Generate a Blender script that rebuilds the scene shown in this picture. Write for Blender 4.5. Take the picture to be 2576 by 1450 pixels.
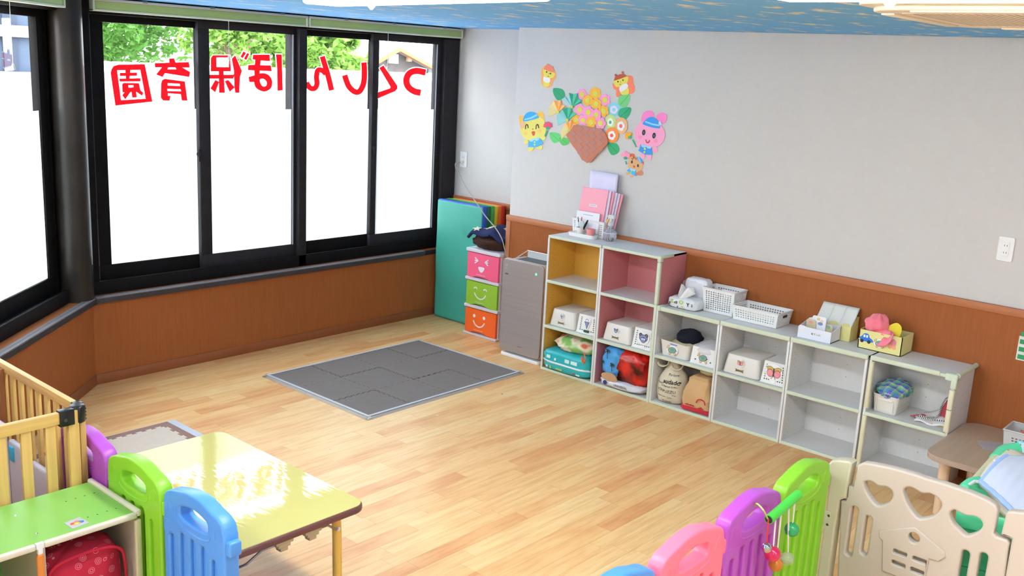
import bpy, bmesh, math, random
from mathutils import Vector, noise
import numpy as np

for o in list(bpy.data.objects):
    bpy.data.objects.remove(o)
COL = bpy.context.scene.collection
SC = bpy.context.scene
PI = math.pi

# ------------------------------------------------------------------ camera
FPX = 2483.37
CAM = np.array([-5.0543, -5.3019, 1.92])
def _axes(yaw, pitch, roll):
    y, p, r = [math.radians(a) for a in (yaw, pitch, roll)]
    f = np.array([math.sin(-y) * math.cos(p), math.cos(y) * math.cos(p), -math.sin(p)])
    right = np.cross(f, [0, 0, 1]); right = right / np.linalg.norm(right)
    up = np.cross(right, f)
    return math.cos(r) * right + math.sin(r) * up, -math.sin(r) * right + math.cos(r) * up, f
RX, UP, FW = _axes(-48.9711, 12.8214, 3.0142)
cd = bpy.data.cameras.new('camera'); cam = bpy.data.objects.new('camera', cd); COL.objects.link(cam)
cd.sensor_width = 36; cd.lens = FPX / 2576 * 36; cd.clip_start = .05; cd.clip_end = 300
from mathutils import Matrix
cam.matrix_world = Matrix(((RX[0], UP[0], -FW[0], CAM[0]), (RX[1], UP[1], -FW[1], CAM[1]), (RX[2], UP[2], -FW[2], CAM[2]), (0, 0, 0, 1)))
SC.camera = cam
# measuring aid: where the sight line of a photo pixel meets a real plane n.p = c
def hit(u, v, n, c):
    d = FW + RX * (u - 1288) / FPX - UP * (v - 725) / FPX
    n = np.array(n, float)
    return CAM + d * (c - n @ CAM) / (n @ d)
def onx(u, v, c): return hit(u, v, (1, 0, 0), c)
def ony(u, v, c): return hit(u, v, (0, 1, 0), c)
def onz(u, v, c): return hit(u, v, (0, 0, 1), c)

# ------------------------------------------------------------------ world and exposure
w = bpy.data.worlds.new('world'); SC.world = w; w.use_nodes = True
nt = w.node_tree; bg = nt.nodes['Background']
tc = nt.nodes.new('ShaderNodeTexCoord'); sp = nt.nodes.new('ShaderNodeSeparateXYZ'); rp = nt.nodes.new('ShaderNodeValToRGB')
nt.links.new(tc.outputs['Generated'], sp.inputs[0]); nt.links.new(sp.outputs['Z'], rp.inputs[0]); nt.links.new(rp.outputs[0], bg.inputs[0])
rp.color_ramp.elements[0].position = 0; rp.color_ramp.elements[0].color = (.98, .985, 1, 1)
rp.color_ramp.elements[1].position = .8; rp.color_ramp.elements[1].color = (.86, .92, 1, 1)
bg.inputs[1].default_value = 6.0
SC.view_settings.view_transform = 'Standard'; SC.view_settings.look = 'None'
SC.view_settings.exposure = 1.1; SC.view_settings.gamma = 1; SC.view_settings.use_curve_mapping = False
LAMP_W = 22.0      # emission of the ceiling tubes' diffusers

# ------------------------------------------------------------------ helpers
def lin(c):
    return tuple((x / 255 / 12.92 if x / 255 <= .04045 else ((x / 255 + .055) / 1.055) ** 2.4) for x in c)
MATS = {}
def mat(name, rgb, rough=.5, var=.04, scale=8, bump=0, bscale=60, metal=0, spec=.5, coat=0, trans=0, alpha=1, sheen=0, emit=0, stretch=(1, 1, 1), rand=0, ior=1.45):
    if name in MATS: return MATS[name]
    m = bpy.data.materials.new(name); m.use_nodes = True; n = m.node_tree.nodes; l = m.node_tree.links
    b = n['Principled BSDF']; c = lin(rgb)
    t = n.new('ShaderNodeTexCoord'); mp = n.new('ShaderNodeMapping'); mp.inputs['Scale'].default_value = stretch
    l.new(t.outputs['Object'], mp.inputs[0])
    nz = n.new('ShaderNodeTexNoise'); nz.inputs['Scale'].default_value = scale; nz.inputs['Detail'].default_value = 4
    l.new(mp.outputs[0], nz.inputs['Vector'])
    r = n.new('ShaderNodeValToRGB')
    r.color_ramp.elements[0].position = .3; r.color_ramp.elements[1].position = .7
    r.color_ramp.elements[0].color = tuple(max(0, x * (1 - var)) for x in c) + (1,)
    r.color_ramp.elements[1].color = tuple(min(1, x * (1 + var)) for x in c) + (1,)
    l.new(nz.outputs[0], r.inputs[0]); l.new(r.outputs[0], b.inputs['Base Color'])
    b.inputs['Roughness'].default_value = rough; b.inputs['Metallic'].default_value = metal
    b.inputs['Specular IOR Level'].default_value = spec; b.inputs['Coat Weight'].default_value = coat; b.inputs['Coat Roughness'].default_value = .08
    b.inputs['Transmission Weight'].default_value = trans; b.inputs['Alpha'].default_value = alpha; b.inputs['Sheen Weight'].default_value = sheen
    b.inputs['IOR'].default_value = ior
    if emit:
        b.inputs['Emission Color'].default_value = c + (1,); b.inputs['Emission Strength'].default_value = emit
    if bump:
        n2 = n.new('ShaderNodeTexNoise'); n2.inputs['Scale'].default_value = bscale; n2.inputs['Detail'].default_value = 3
        l.new(mp.outputs[0], n2.inputs['Vector'])
        bp = n.new('ShaderNodeBump'); bp.inputs['Strength'].default_value = bump; bp.inputs['Distance'].default_value = .004
        l.new(n2.outputs[0], bp.inputs['Height']); l.new(bp.outputs[0], b.inputs['Normal'])
    MATS[name] = m
    return m
def nodes(m): return m.node_tree.nodes, m.node_tree.links, m.node_tree.nodes['Principled BSDF']

def worldloc(o):
    v = Vector((0, 0, 0))
    while o is not None:
        v += o.location; o = o.parent
    return v
class MB:
    """collects geometry in world coordinates, then links it as ONE mesh object"""
    def __init__(s): s.v = []; s.f = []
    def add(s, vs, fs):
        k = len(s.v); s.v += [tuple(map(float, p)) for p in vs]; s.f += [tuple(i + k for i in f) for f in fs]; return s
    def box(s, x0, x1, y0, y1, z0, z1):
        if x0 > x1: x0, x1 = x1, x0
        if y0 > y1: y0, y1 = y1, y0
        if z0 > z1: z0, z1 = z1, z0
        return s.add([(x0, y0, z0), (x1, y0, z0), (x1, y1, z0), (x0, y1, z0), (x0, y0, z1), (x1, y0, z1), (x1, y1, z1), (x0, y1, z1)],
                     [(3, 2, 1, 0), (4, 5, 6, 7), (0, 1, 5, 4), (1, 2, 6, 5), (2, 3, 7, 6), (3, 0, 4, 7)])
    def obox(s, o, U, V, N, u0, u1, v0, v1, n0, n1):
        o, U, V, N = map(Vector, (o, U, V, N))
        p = [o + U * a + V * b + N * c for c in (n0, n1) for (a, b) in ((u0, v0), (u1, v0), (u1, v1), (u0, v1))]
        return s.add(p, [(3, 2, 1, 0), (4, 5, 6, 7), (0, 1, 5, 4), (1, 2, 6, 5), (2, 3, 7, 6), (3, 0, 4, 7)])
    def loft(s, rings, cap0=True, cap1=True):
        n = len(rings[0]); k = len(rings)
        vs = [p for r in rings for p in r]
        fs = [(i * n + j, i * n + (j + 1) % n, (i + 1) * n + (j + 1) % n, (i + 1) * n + j) for i in range(k - 1) for j in range(n)]
        if cap0: fs.append(tuple(range(n - 1, -1, -1)))
        if cap1: fs.append(tuple(range((k - 1) * n, k * n)))
        return s.add(vs, fs)
    def tube(s, pts, r, n=10, caps=True):
        pts = [Vector(p) for p in pts]; rs = r if isinstance(r, (list, tuple)) else [r] * len(pts)
        rings = []; ref = None
        for i, p in enumerate(pts):
            t = (pts[min(i + 1, len(pts) - 1)] - pts[max(i - 1, 0)]).normalized()
            if ref is None: ref = Vector((0, 0, 1)) if abs(t.z) < .9 else Vector((1, 0, 0))
            a = t.cross(ref).normalized(); b = a.cross(t); ref = b
            rings.append([p + a * math.cos(2 * PI * j / n) * rs[i] + b * math.sin(2 * PI * j / n) * rs[i] for j in range(n)])
        return s.loft(rings, caps, caps)
    def lathe(s, c, prof, n=24, sx=1, sy=1, cap0=True, cap1=True):
        return s.loft([[(c[0] + sx * r * math.cos(2 * PI * j / n), c[1] + sy * r * math.sin(2 * PI * j / n), c[2] + z) for j in range(n)] for r, z in prof], cap0, cap1)
    def ball(s, c, rr, n=18, m=12, fn=None):
        if not isinstance(rr, (tuple, list)): rr = (rr, rr, rr)
        rings = []
        for i in range(m + 1):
            th = PI * i / m; th = min(max(th, .03), PI - .03)
            ring = []
            for j in range(n):
                ph = 2 * PI * j / n
                d = Vector((math.sin(th) * math.cos(ph), math.sin(th) * math.sin(ph), -math.cos(th)))
                k = fn(d) if fn else 1
                ring.append((c[0] + d.x * rr[0] * k, c[1] + d.y * rr[1] * k, c[2] + d.z * rr[2] * k))
            rings.append(ring)
        return s.loft(rings)
    def grid(s, fn, nu, nv, closed=False):
        vs = [fn(i / nu, j / nv) for i in range(nu + 1) for j in range(nv + 1)]
        fs = [(i * (nv + 1) + j, (i + 1) * (nv + 1) + j, (i + 1) * (nv + 1) + j + 1, i * (nv + 1) + j + 1) for i in range(nu) for j in range(nv)]
        return s.add(vs, fs)
    def slab(s, loops, o, U, V, N, d0, d1, bevel=0):
        """flat outline (list of loops of (u,v); even-odd holes) extruded from d0 to d1 along N"""
        o, U, V, N = map(Vector, (o, U, V, N))
        cu = bpy.data.curves.new('tmp', 'CURVE'); cu.dimensions = '2D'; cu.fill_mode = 'BOTH'
        cu.extrude = max(abs(d1 - d0) / 2 - bevel, 0); cu.bevel_depth = bevel; cu.bevel_resolution = 2; cu.offset = -bevel
        for lp in loops:
            sp = cu.splines.new('POLY'); sp.points.add(len(lp) - 1); sp.use_cyclic_u = True
            for k, (a, b) in enumerate(lp): sp.points[k].co = (a, b, 0, 1)
        ob = bpy.data.objects.new('tmp', cu); me = bpy.data.meshes.new_from_object(ob)
        mid = (d0 + d1) / 2
        s.add([o + U * p.co.x + V * p.co.y + N * (p.co.z + mid) for p in me.vertices], [tuple(p.vertices) for p in me.polygons])
        bpy.data.objects.remove(ob); bpy.data.curves.remove(cu); bpy.data.meshes.remove(me)
        return s
    def perf(s, c00, c10, c11, c01, nu, nv, hole=.55, mu=1, mv=1, th=.002, sq=False, skip=None):
        """perforated sheet over a quad; a hole in every cell except a solid margin of mu/mv cells"""
        c00, c10, c11, c01 = map(Vector, (c00, c10, c11, c01))
        N = (c10 - c00).cross(c01 - c00).normalized() * th
        P = lambda a, b: (c00 * (1 - a) + c10 * a) * (1 - b) + (c01 * (1 - a) + c11 * a) * b
        oct_ = [(-1, -1), (0, -1), (1, -1), (1, 0), (1, 1), (0, 1), (-1, 1), (-1, 0)]
        for i in range(nu):
            for j in range(nv):
                cx, cy = (i + .5) / nu, (j + .5) / nv
                solid = i < mu or j < mv or i >= nu - mu or j >= nv - mv or (skip and skip((i + .5) / nu, (j + .5) / nv))
                if solid:
                    q = [P(cx + a * .5 / nu, cy + b * .5 / nv) for a, b in ((-1, -1), (1, -1), (1, 1), (-1, 1))]
                    s.add(q + [p + N for p in q], [(3, 2, 1, 0), (4, 5, 6, 7)]); continue
                out = [P(cx + a * .5 / nu, cy + b * .5 / nv) for a, b in oct_]
                k = hole if sq else hole
                inn = [P(cx + a * .5 * k / nu * (1 if sq or not (a and b) else .72), cy + b * .5 * k / nv * (1 if sq or not (a and b) else .72)) for a, b in oct_]
                vs = out + inn + [p + N for p in out] + [p + N for p in inn]
                fs = []
                for t in range(8):
                    u = (t + 1) % 8
                    fs += [(t, 8 + t, 8 + u, u), (16 + t, 16 + u, 24 + u, 24 + t), (8 + t, 24 + t, 24 + u, 8 + u)]
                s.add(vs, fs)
        return s
    def build(s, name, m, parent=None, bevel=0, seg=2, smooth=35, sub=0, solid=0, kind=None, label=None, recalc=True):
        me = bpy.data.meshes.new(name)
        off = worldloc(parent) if parent is not None else Vector((0, 0, 0))
        if parent is None and s.v:
            a = np.array(s.v); lo, hi = a.min(0), a.max(0)
            off = Vector(((lo[0] + hi[0]) / 2, (lo[1] + hi[1]) / 2, lo[2]))
        me.from_pydata([(p[0] - off[0], p[1] - off[1], p[2] - off[2]) for p in s.v], [], s.f)
        bm = bmesh.new(); bm.from_mesh(me)
        if recalc: bmesh.ops.recalc_face_normals(bm, faces=bm.faces)
        if bevel:
            es = [e for e in bm.edges if len(e.link_faces) == 2 and e.calc_face_angle(0) > .6]
            bmesh.ops.bevel(bm, geom=es, offset=bevel, segments=seg, affect='EDGES', profile=.5, clamp_overlap=True)
        bm.to_mesh(me); bm.free()
        if smooth:
            me.polygons.foreach_set('use_smooth', [True] * len(me.polygons)); me.set_sharp_from_angle(angle=math.radians(smooth))
        o = bpy.data.objects.new(name, me); COL.objects.link(o)
        me.materials.append(m if not isinstance(m, str) else MATS[m])
        if parent is not None: o.parent = parent
        else: o.location = off
        if solid:
            md = o.modifiers.new('thick', 'SOLIDIFY'); md.thickness = solid; md.offset = 0
        if sub:
            md = o.modifiers.new('sub', 'SUBSURF'); md.levels = sub; md.render_levels = sub
        if kind: o['kind'] = kind
        if label: o['label'] = label
        return o
def thing(name, label, cat, loc, group=None):
    o = bpy.data.objects.new(name, None); COL.objects.link(o); o.empty_display_size = .05
    o.location = [float(a) for a in loc]; o['label'] = label; o['category'] = cat
    if group: o['group'] = group
    return o
def tag(o, label, cat, group=None):
    o['label'] = label; o['category'] = cat
    if group: o['group'] = group
    return o
def struct(o): o['kind'] = 'structure'; return o
def sroot(name, loc=(0, 0, 0)):
    o = bpy.data.objects.new(name, None); COL.objects.link(o); o.location = loc; o['kind'] = 'structure'; o.empty_display_size = .05; return o
def text(s, size, o, U, V, N, m, parent, name='lettering', th=.0006, bold=0, align='CENTER'):
    cu = bpy.data.curves.new('t', 'FONT'); cu.body = s; cu.size = size; cu.extrude = th / 2; cu.offset = bold; cu.align_x = align; cu.align_y = 'CENTER'; cu.resolution_u = 2
    ob = bpy.data.objects.new('t', cu); me = bpy.data.meshes.new_from_object(ob)
    o, U, V, N = map(Vector, (o, U, V, N)); mb = MB()
    mb.add([o + U * p.co.x + V * p.co.y + N * p.co.z for p in me.vertices], [tuple(p.vertices) for p in me.polygons])
    bpy.data.objects.remove(ob); bpy.data.meshes.remove(me)
    return mb.build(name, m, parent, smooth=0, recalc=False)
def text_on(s, size, o, m, parent, surf, bold=0, name='lettering'):
    """lettering wrapped on a curved front: surf(y, z) gives the x of the surface"""
    ob = text(s, size, o, NY, Z_, NX, m, parent, name, th=.0004, bold=bold)
    w0 = worldloc(parent)
    for v in ob.data.vertices: v.co.x = surf(v.co.y + w0.y, v.co.z + w0.z) - w0.x
    return ob
def cat(pts, n=6, closed=True):
    """Catmull-Rom smoothing of a 2-D/3-D outline"""
    P = [np.array(p, float) for p in pts]; L = len(P); out = []
    for i in range(L if closed else L - 1):
        g = lambda k: P[k % L] if closed else P[min(max(k, 0), L - 1)]
        a, b, c, d = g(i - 1), g(i), g(i + 1), g(i + 2)
        for t in np.arange(n) / n:
            out.append(tuple(.5 * ((2 * b) + (c - a) * t + (2 * a - 5 * b + 4 * c - d) * t * t + (3 * b - a - 3 * c + d) * t ** 3)))
    if not closed: out.append(tuple(P[-1]))
    return out
def ell(cx, cy, rx, ry=None, n=20, a=0):
    ry = ry or rx; ca, sa = math.cos(a), math.sin(a)
    return [(cx + rx * math.cos(t) * ca - ry * math.sin(t) * sa, cy + rx * math.cos(t) * sa + ry * math.sin(t) * ca) for t in [2 * PI * i / n for i in range(n)]]
def stroke(pts, w, smoothn=5):
    P = [np.array(p) for p in (cat(pts, smoothn, False) if len(pts) > 2 and smoothn else pts)]; L, R = [], []
    for i, p in enumerate(P):
        t = P[min(i + 1, len(P) - 1)] - P[max(i - 1, 0)]; t = t / (np.linalg.norm(t) + 1e-9); n = np.array([-t[1], t[0]])
        ww = w if not callable(w) else w(i / (len(P) - 1))
        L.append(tuple(p + n * ww / 2)); R.append(tuple(p - n * ww / 2))
    return L + R[::-1]
def rrect(x0, x1, y0, y1, r, n=5):
    out = []
    for cx, cy, a in ((x1 - r, y1 - r, 0), (x0 + r, y1 - r, PI / 2), (x0 + r, y0 + r, PI), (x1 - r, y0 + r, 1.5 * PI)):
        out += [(cx + r * math.cos(a + PI / 2 * k / n), cy + r * math.sin(a + PI / 2 * k / n)) for k in range(n + 1)]
    return out
def setkids(o, fn):
    for c in o.children: fn(c)
def copy_tree(o, parent=None, loc=None, label=None):
    c = o.copy(); COL.objects.link(c); c.parent = parent
    if loc is not None: c.location = loc
    if label: c['label'] = label
    for ch in o.children: copy_tree(ch, c)
    return c
X_, Y_, Z_ = (1, 0, 0), (0, 1, 0), (0, 0, 1)
NX, NY = (-1, 0, 0), (0, -1, 0)
# ------------------------------------------------------------------ materials
WHITEWALL = mat('wall_paper', (204, 201, 198), .85, .012, 30, bump=.15, bscale=220)
mat('white_plastic', (232, 232, 230), .38, .01)
mat('offwhite_plastic', (226, 222, 214), .4, .01)
mat('grey_plastic', (196, 196, 196), .4, .02)
mat('white_board', (220, 220, 219), .5, .02, 12, stretch=(6, 6, 1))
mat('mint_edge', (204, 214, 192), .42, .02)
mat('cream_edge', (216, 210, 180), .42, .02)
mat('yellow_board', (222, 170, 72), .5, .02)
mat('pink_board', (205, 128, 132), .5, .02)
mat('peg_dark', (70, 66, 60), .8)
mat('dark_bronze', (27, 26, 27), .5, .1, 14, spec=.06)
mat('mid_bronze', (46, 44, 47), .5, .1, 14, spec=.12)
mat('alu', (178, 182, 190), .35, .03)
mat('rib_grey', (66, 60, 60), .55, .05)
mat('nosing_top', (112, 106, 110), .5, .04)
mat('green_blind', (168, 190, 120), .6, .03)
mat('blind_edge', (216, 222, 196), .5, .02)
mat('red_film', (222, 30, 50), .5, .02)
mat('black', (22, 22, 24), .5)
mat('dark_line', (60, 55, 60), .6)
mat('paper_white', (236, 236, 242), .8, .01)
mat('grey_tape', (190, 194, 204), .45, .03, 20); mat('clear_tape', (196, 184, 172), .35, .03, 20, alpha=.55)
mat('foam_grey', (118, 108, 102), .8, .04, 30, bump=.3, bscale=300)
mat('foam_brown', (146, 112, 100), .8, .04, 30)
mat('foam_beige', (204, 188, 172), .8, .03, 30)
mat('chrome', (200, 200, 205), .12, 0, metal=1)
mat('steel', (150, 150, 150), .3, 0, metal=1)

def wood(name, rgb, grain='Z', var=.12, rough=.45, sc=6):
    m = mat(name, rgb, rough, var, sc, stretch={'Z': (9, 9, .5), 'X': (.5, 9, 9), 'Y': (9, .5, 9)}[grain], bump=.06, bscale=40)
    return m
wood('wainscot', (160, 93, 52), 'Z', .07, .65, 14); nodes(MATS['wainscot'])[2].inputs['Specular IOR Level'].default_value = .15
wood('cap_wood', (178, 108, 66), 'Y', .08)
wood('pine_y', (226, 178, 112), 'Y', .16)
wood('pine_x', (216, 176, 104), 'X', .16)
wood('pine_z', (214, 174, 100), 'Z', .14)
wood('brown_wood', (160, 98, 60), 'Z', .15)
wood('beige_top', (186, 160, 136), 'X', .05)
wood('beech_leg', (222, 190, 158), 'Z', .05)

def plank_material():
    m = bpy.data.materials.new('floor_plank'); m.use_nodes = True; n, l, b = nodes(m)
    t = n.new('ShaderNodeTexCoord'); oi = n.new('ShaderNodeObjectInfo')
    ad = n.new('ShaderNodeVectorMath'); ad.operation = 'MULTIPLY_ADD'; ad.inputs[1].default_value = (1, 1, 1)
    cm = n.new('ShaderNodeCombineXYZ'); mu = n.new('ShaderNodeMath'); mu.operation = 'MULTIPLY'; mu.inputs[1].default_value = 37
    l.new(oi.outputs['Random'], mu.inputs[0]); l.new(mu.outputs[0], cm.inputs[0]); l.new(mu.outputs[0], cm.inputs[1])
    l.new(t.outputs['Object'], ad.inputs[0]); l.new(cm.outputs[0], ad.inputs[2])
    mp = n.new('ShaderNodeMapping'); mp.inputs['Scale'].default_value = (2.2, 26, 1); l.new(ad.outputs[0], mp.inputs[0])
    nz = n.new('ShaderNodeTexNoise'); nz.inputs['Scale'].default_value = 1.6; nz.inputs['Detail'].default_value = 6; nz.inputs['Roughness'].default_value = .62
    l.new(mp.outputs[0], nz.inputs['Vector'])
    mp2 = n.new('ShaderNodeMapping'); mp2.inputs['Scale'].default_value = (2.2, 6, 1); l.new(ad.outputs[0], mp2.inputs[0])
    n2 = n.new('ShaderNodeTexNoise'); n2.inputs['Scale'].default_value = 1.5; l.new(mp2.outputs[0], n2.inputs['Vector'])
    r = n.new('ShaderNodeValToRGB'); e = r.color_ramp.elements
    e[0].position = 0; e[0].color = lin((236, 200, 142)) + (1,); e[1].position = 1; e[1].color = lin((218, 154, 98)) + (1,)
    x = e.new(.55); x.color = lin((232, 184, 124)) + (1,)
    mi = n.new('ShaderNodeMath'); mi.operation = 'MULTIPLY_ADD'; mi.inputs[1].default_value = .75; l.new(oi.outputs['Random'], mi.inputs[0])
    m3 = n.new('ShaderNodeMath'); m3.operation = 'MULTIPLY_ADD'; m3.inputs[1].default_value = 1.1; m3.inputs[2].default_value = -.42
    l.new(n2.outputs[0], m3.inputs[0]); l.new(m3.outputs[0], mi.inputs[2]); l.new(mi.outputs[0], r.inputs[0])
    g = n.new('ShaderNodeValToRGB'); g.color_ramp.elements[0].position = .36; g.color_ramp.elements[0].color = (.80, .66, .52, 1); g.color_ramp.elements[1].position = .56; g.color_ramp.elements[1].color = (1, 1, 1, 1)
    l.new(nz.outputs[0], g.inputs[0])
    mx = n.new('ShaderNodeMix'); mx.data_type = 'RGBA'; mx.blend_type = 'MULTIPLY'; mx.inputs[0].default_value = .55
    l.new(r.outputs[0], mx.inputs[6]); l.new(g.outputs[0], mx.inputs[7]); l.new(mx.outputs[2], b.inputs['Base Color'])
    b.inputs['Roughness'].default_value = .37; b.inputs['Specular IOR Level'].default_value = .36
    MATS['floor_plank'] = m
plank_material()

def ceiling_material():
    m = bpy.data.materials.new('sky_wallpaper'); m.use_nodes = True; n, l, b = nodes(m)
    t = n.new('ShaderNodeTexCoord'); mp = n.new('ShaderNodeMapping'); mp.inputs['Scale'].default_value = (4.5, 4.5, 1); mp.inputs['Rotation'].default_value = (0, 0, .9)
    mp.inputs['Scale'].default_value = (3.2, 6.5, 1)
    l.new(t.outputs['Object'], mp.inputs[0])
    nz = n.new('ShaderNodeTexNoise'); nz.inputs['Scale'].default_value = 1.6; nz.inputs['Detail'].default_value = 5; nz.inputs['Roughness'].default_value = .55; l.new(mp.outputs[0], nz.inputs['Vector'])
    r = n.new('ShaderNodeValToRGB'); e = r.color_ramp.elements
    e[0].position = .565; e[0].color = lin((104, 178, 240)) + (1,); e[1].position = .66; e[1].color = lin((222, 216, 204)) + (1,)
    l.new(nz.outputs[0], r.inputs[0]); l.new(r.outputs[0], b.inputs['Base Color']); b.inputs['Roughness'].default_value = .9
    MATS['sky_wallpaper'] = m
ceiling_material()

def glass_material():
    m = bpy.data.materials.new('window_glass'); m.use_nodes = True; n, l, b = nodes(m)
    n.remove(b); out = n['Material Output']
    tr = n.new('ShaderNodeBsdfTransparent'); tr.inputs[0].default_value = (.96, .98, .98, 1)
    gl = n.new('ShaderNodeBsdfGlossy'); gl.inputs['Roughness'].default_value = .01
    fr = n.new('ShaderNodeFresnel'); fr.inputs[0].default_value = 1.5
    ge = n.new('ShaderNodeNewGeometry'); om = n.new('ShaderNodeMath'); om.operation = 'SUBTRACT'; om.inputs[0].default_value = 1; l.new(ge.outputs['Backfacing'], om.inputs[1])
    fm = n.new('ShaderNodeMath'); fm.operation = 'MULTIPLY'; l.new(fr.outputs[0], fm.inputs[0]); l.new(om.outputs[0], fm.inputs[1])
    mx = n.new('ShaderNodeMixShader'); l.new(fm.outputs[0], mx.inputs[0]); l.new(tr.outputs[0], mx.inputs[1]); l.new(gl.outputs[0], mx.inputs[2]); l.new(mx.outputs[0], out.inputs[0])
    MATS['window_glass'] = m
    m = bpy.data.materials.new('frosted_film'); m.use_nodes = True; n, l, b = nodes(m)
    n.remove(b); out = n['Material Output']
    tl = n.new('ShaderNodeBsdfTranslucent'); tl.inputs[0].default_value = (.90, .92, .93, 1)
    df = n.new('ShaderNodeBsdfDiffuse'); df.inputs[0].default_value = (.8, .84, .88, 1)
    mx = n.new('ShaderNodeMixShader'); mx.inputs[0].default_value = .18
    l.new(tl.outputs[0], mx.inputs[1]); l.new(df.outputs[0], mx.inputs[2]); l.new(mx.outputs[0], out.inputs[0])
    MATS['frosted_film'] = m
    for nm, col, k in (('letter_red', (244, 44, 64), .62), ('letter_backing', (250, 250, 252), .92)):
        m = bpy.data.materials.new(nm); m.use_nodes = True; n, l, b = nodes(m); out = n['Material Output']
        c = lin(col) + (1,)
        b.inputs['Base Color'].default_value = c; b.inputs['Roughness'].default_value = .6
        tl = n.new('ShaderNodeBsdfTranslucent'); tl.inputs[0].default_value = c
        mx = n.new('ShaderNodeMixShader'); mx.inputs[0].default_value = k; l.new(b.outputs[0], mx.inputs[1]); l.new(tl.outputs[0], mx.inputs[2]); l.new(mx.outputs[0], out.inputs[0])
        MATS[nm] = m
glass_material()

# ------------------------------------------------------------------ setting
HC = 2.154; XJ = .376; YJ = -.8455; HW = .9045; TD = .012
XL, YB = -7.2, -8.2
DG = math.radians(43); DV = (-math.cos(DG), -math.sin(DG)); DN = (-math.sin(DG), math.cos(DG))   # diagonal bay: along, outward
D0 = (-2.545, 0.0)
def dgp(u, n, z): return (D0[0] + DV[0] * u + DN[0] * n, D0[1] + DV[1] * u + DN[1] * n, z)
DU = 3.6      # length of the diagonal wall
fl = struct(MB().box(XL - 2, XJ + .1, YB, .25, -.08, -.004).build('floor', mat('subfloor', (196, 160, 112), .6), smooth=0))
random.seed(7)
PW = .08; lens = [.4, .52, .64, .76, .9]; pmesh = {}
stf = MB(); cnt = 0
row = 0; y = 0.0
LEND = {}
while y > YB:
    x = -.02 if y < YJ - .04 else XJ
    x += 0; first = True
    limit = -5.2 if y > -1.0 else -4.6
    while x > XL:
        L = random.choice(lens)
        if first: L *= random.uniform(.4, 1); first = False
        x0 = x - L
        vis = False
        if y > -4.3:
            xe = -.30 if y < -1.4 else XJ
            xl = -2.9 + (y) * .0 if y > -1.0 else -3.75
            if y > -.8: xl = -3.1
            vis = x0 < xe and x > xl
            if y < -3.2: vis = vis and x > -3.0
            if y < -3.95: vis = x0 < -.1 and x > -1.75
        hidden = y > YJ and x > .09
        if vis and not hidden and cnt < 300:
            Lk = round(x - x0, 4)
            key = min(lens, key=lambda q: abs(q - Lk)) if abs(min(lens, key=lambda q: abs(q - Lk)) - Lk) < 1e-3 else Lk
            if key not in pmesh:
                g = .0004
                me = bpy.data.meshes.new('plank'); b_ = MB().box(g, key - g, -PW + g, -g, -.003, 0)
                me.from_pydata(b_.v, [], b_.f); me.materials.append(MATS['floor_plank']); pmesh[key] = me
            o = bpy.data.objects.new('plank', pmesh[key]); COL.objects.link(o); o.parent = fl
            o.location = Vector((x0, y, 0)) - worldloc(fl); cnt += 1
        else:
            stf.box(x0 + .0004, x - .0004, y - PW + .0004, y - .0004, -.003, 0)
        x = x0
    y -= PW
stf.build('plank_field', MATS['floor_plank'], fl, smooth=0, kind='stuff')
print('planks', cnt)

struct(MB().add([(XJ + .1, YB, HC), (XJ + .1, .25, HC), (-2.6, .25, HC), dgp(DU, .25, HC), (XL - 2, -3, HC), (XL - 2, YB, HC)], [(0, 1, 2, 3, 4, 5)])
       .add([(XJ + .1, YB, HC + .1), (XJ + .1, .25, HC + .1), (-2.6, .25, HC + .1), dgp(DU, .25, HC + .1), (XL - 2, -3, HC + .1), (XL - 2, YB, HC + .1)], [(0, 1, 2, 3, 4, 5)])
       .build('ceiling', MATS['sky_wallpaper'], smooth=0, recalc=False))
wr = struct(MB().box(0, .5, YB, YJ, 0, HC).build('wall_right', WHITEWALL, bevel=.004, smooth=30))
wr2 = struct(MB().box(XJ, XJ + .15, YJ, .3, 0, HC).build('wall_recess', WHITEWALL, smooth=0))
struct(MB().box(XL - 2, XJ, YB - .1, YB, 0, HC).build('wall_back', WHITEWALL, smooth=0))
struct(MB().box(XL - 2.1, XL - 2, YB, -3, 0, HC).build('wall_left', WHITEWALL, smooth=0))
# wainscot panels, cap rails, baseboards
b = MB().box(-TD, 0, YB, YJ + .0, 0, HW - .035); struct(b.build('trim_1', MATS['wainscot'], smooth=0))
b = MB()
for k in range(1): b.box(-.022, 0, YB, YJ + .012, HW - .04, HW)
b.box(-.018, 0, YJ - .028, YJ + .012, 0, HW - .04); b.box(-.012, XJ * .0 + .12, YJ, YJ + .012, 0, HW)
struct(b.build('trim_2', MATS['cap_wood'], bevel=.004))
struct(MB().box(XJ - .01, XJ, YJ + .012, .18, 0, HW - .035).build('trim_3', MATS['wainscot'], smooth=0))
struct(MB().box(XJ - .02, XJ, YJ + .012, .18, HW - .04, HW).build('trim_4', MATS['cap_wood'], bevel=.004))
struct(MB().box(.12, XJ, YJ - .0, YJ + .012, 0, HW).build('trim_5', MATS['wainscot'], smooth=0))
struct(MB().box(-2.545, XJ - .01, 0, .2, 0, .478).build('wall_window', MATS['wainscot'], smooth=0))
o = []
for n0, n1, z0, z1, nm, m in ((0, .22, 0, .478, 'wall_bay', 'wainscot'),):
    struct(MB().add([dgp(0, n0, z0), dgp(DU, n0, z0), dgp(DU, n1, z0), dgp(-.06, n1, z0), dgp(0, n0, z1), dgp(DU, n0, z1), dgp(DU, n1, z1), dgp(-.06, n1, z1)],
                    [(0, 1, 2, 3), (4, 5, 6, 7), (0, 1, 5, 4), (1, 2, 6, 5), (2, 3, 7, 6), (3, 0, 4, 7)]).build(nm, MATS[m], smooth=0))
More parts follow.
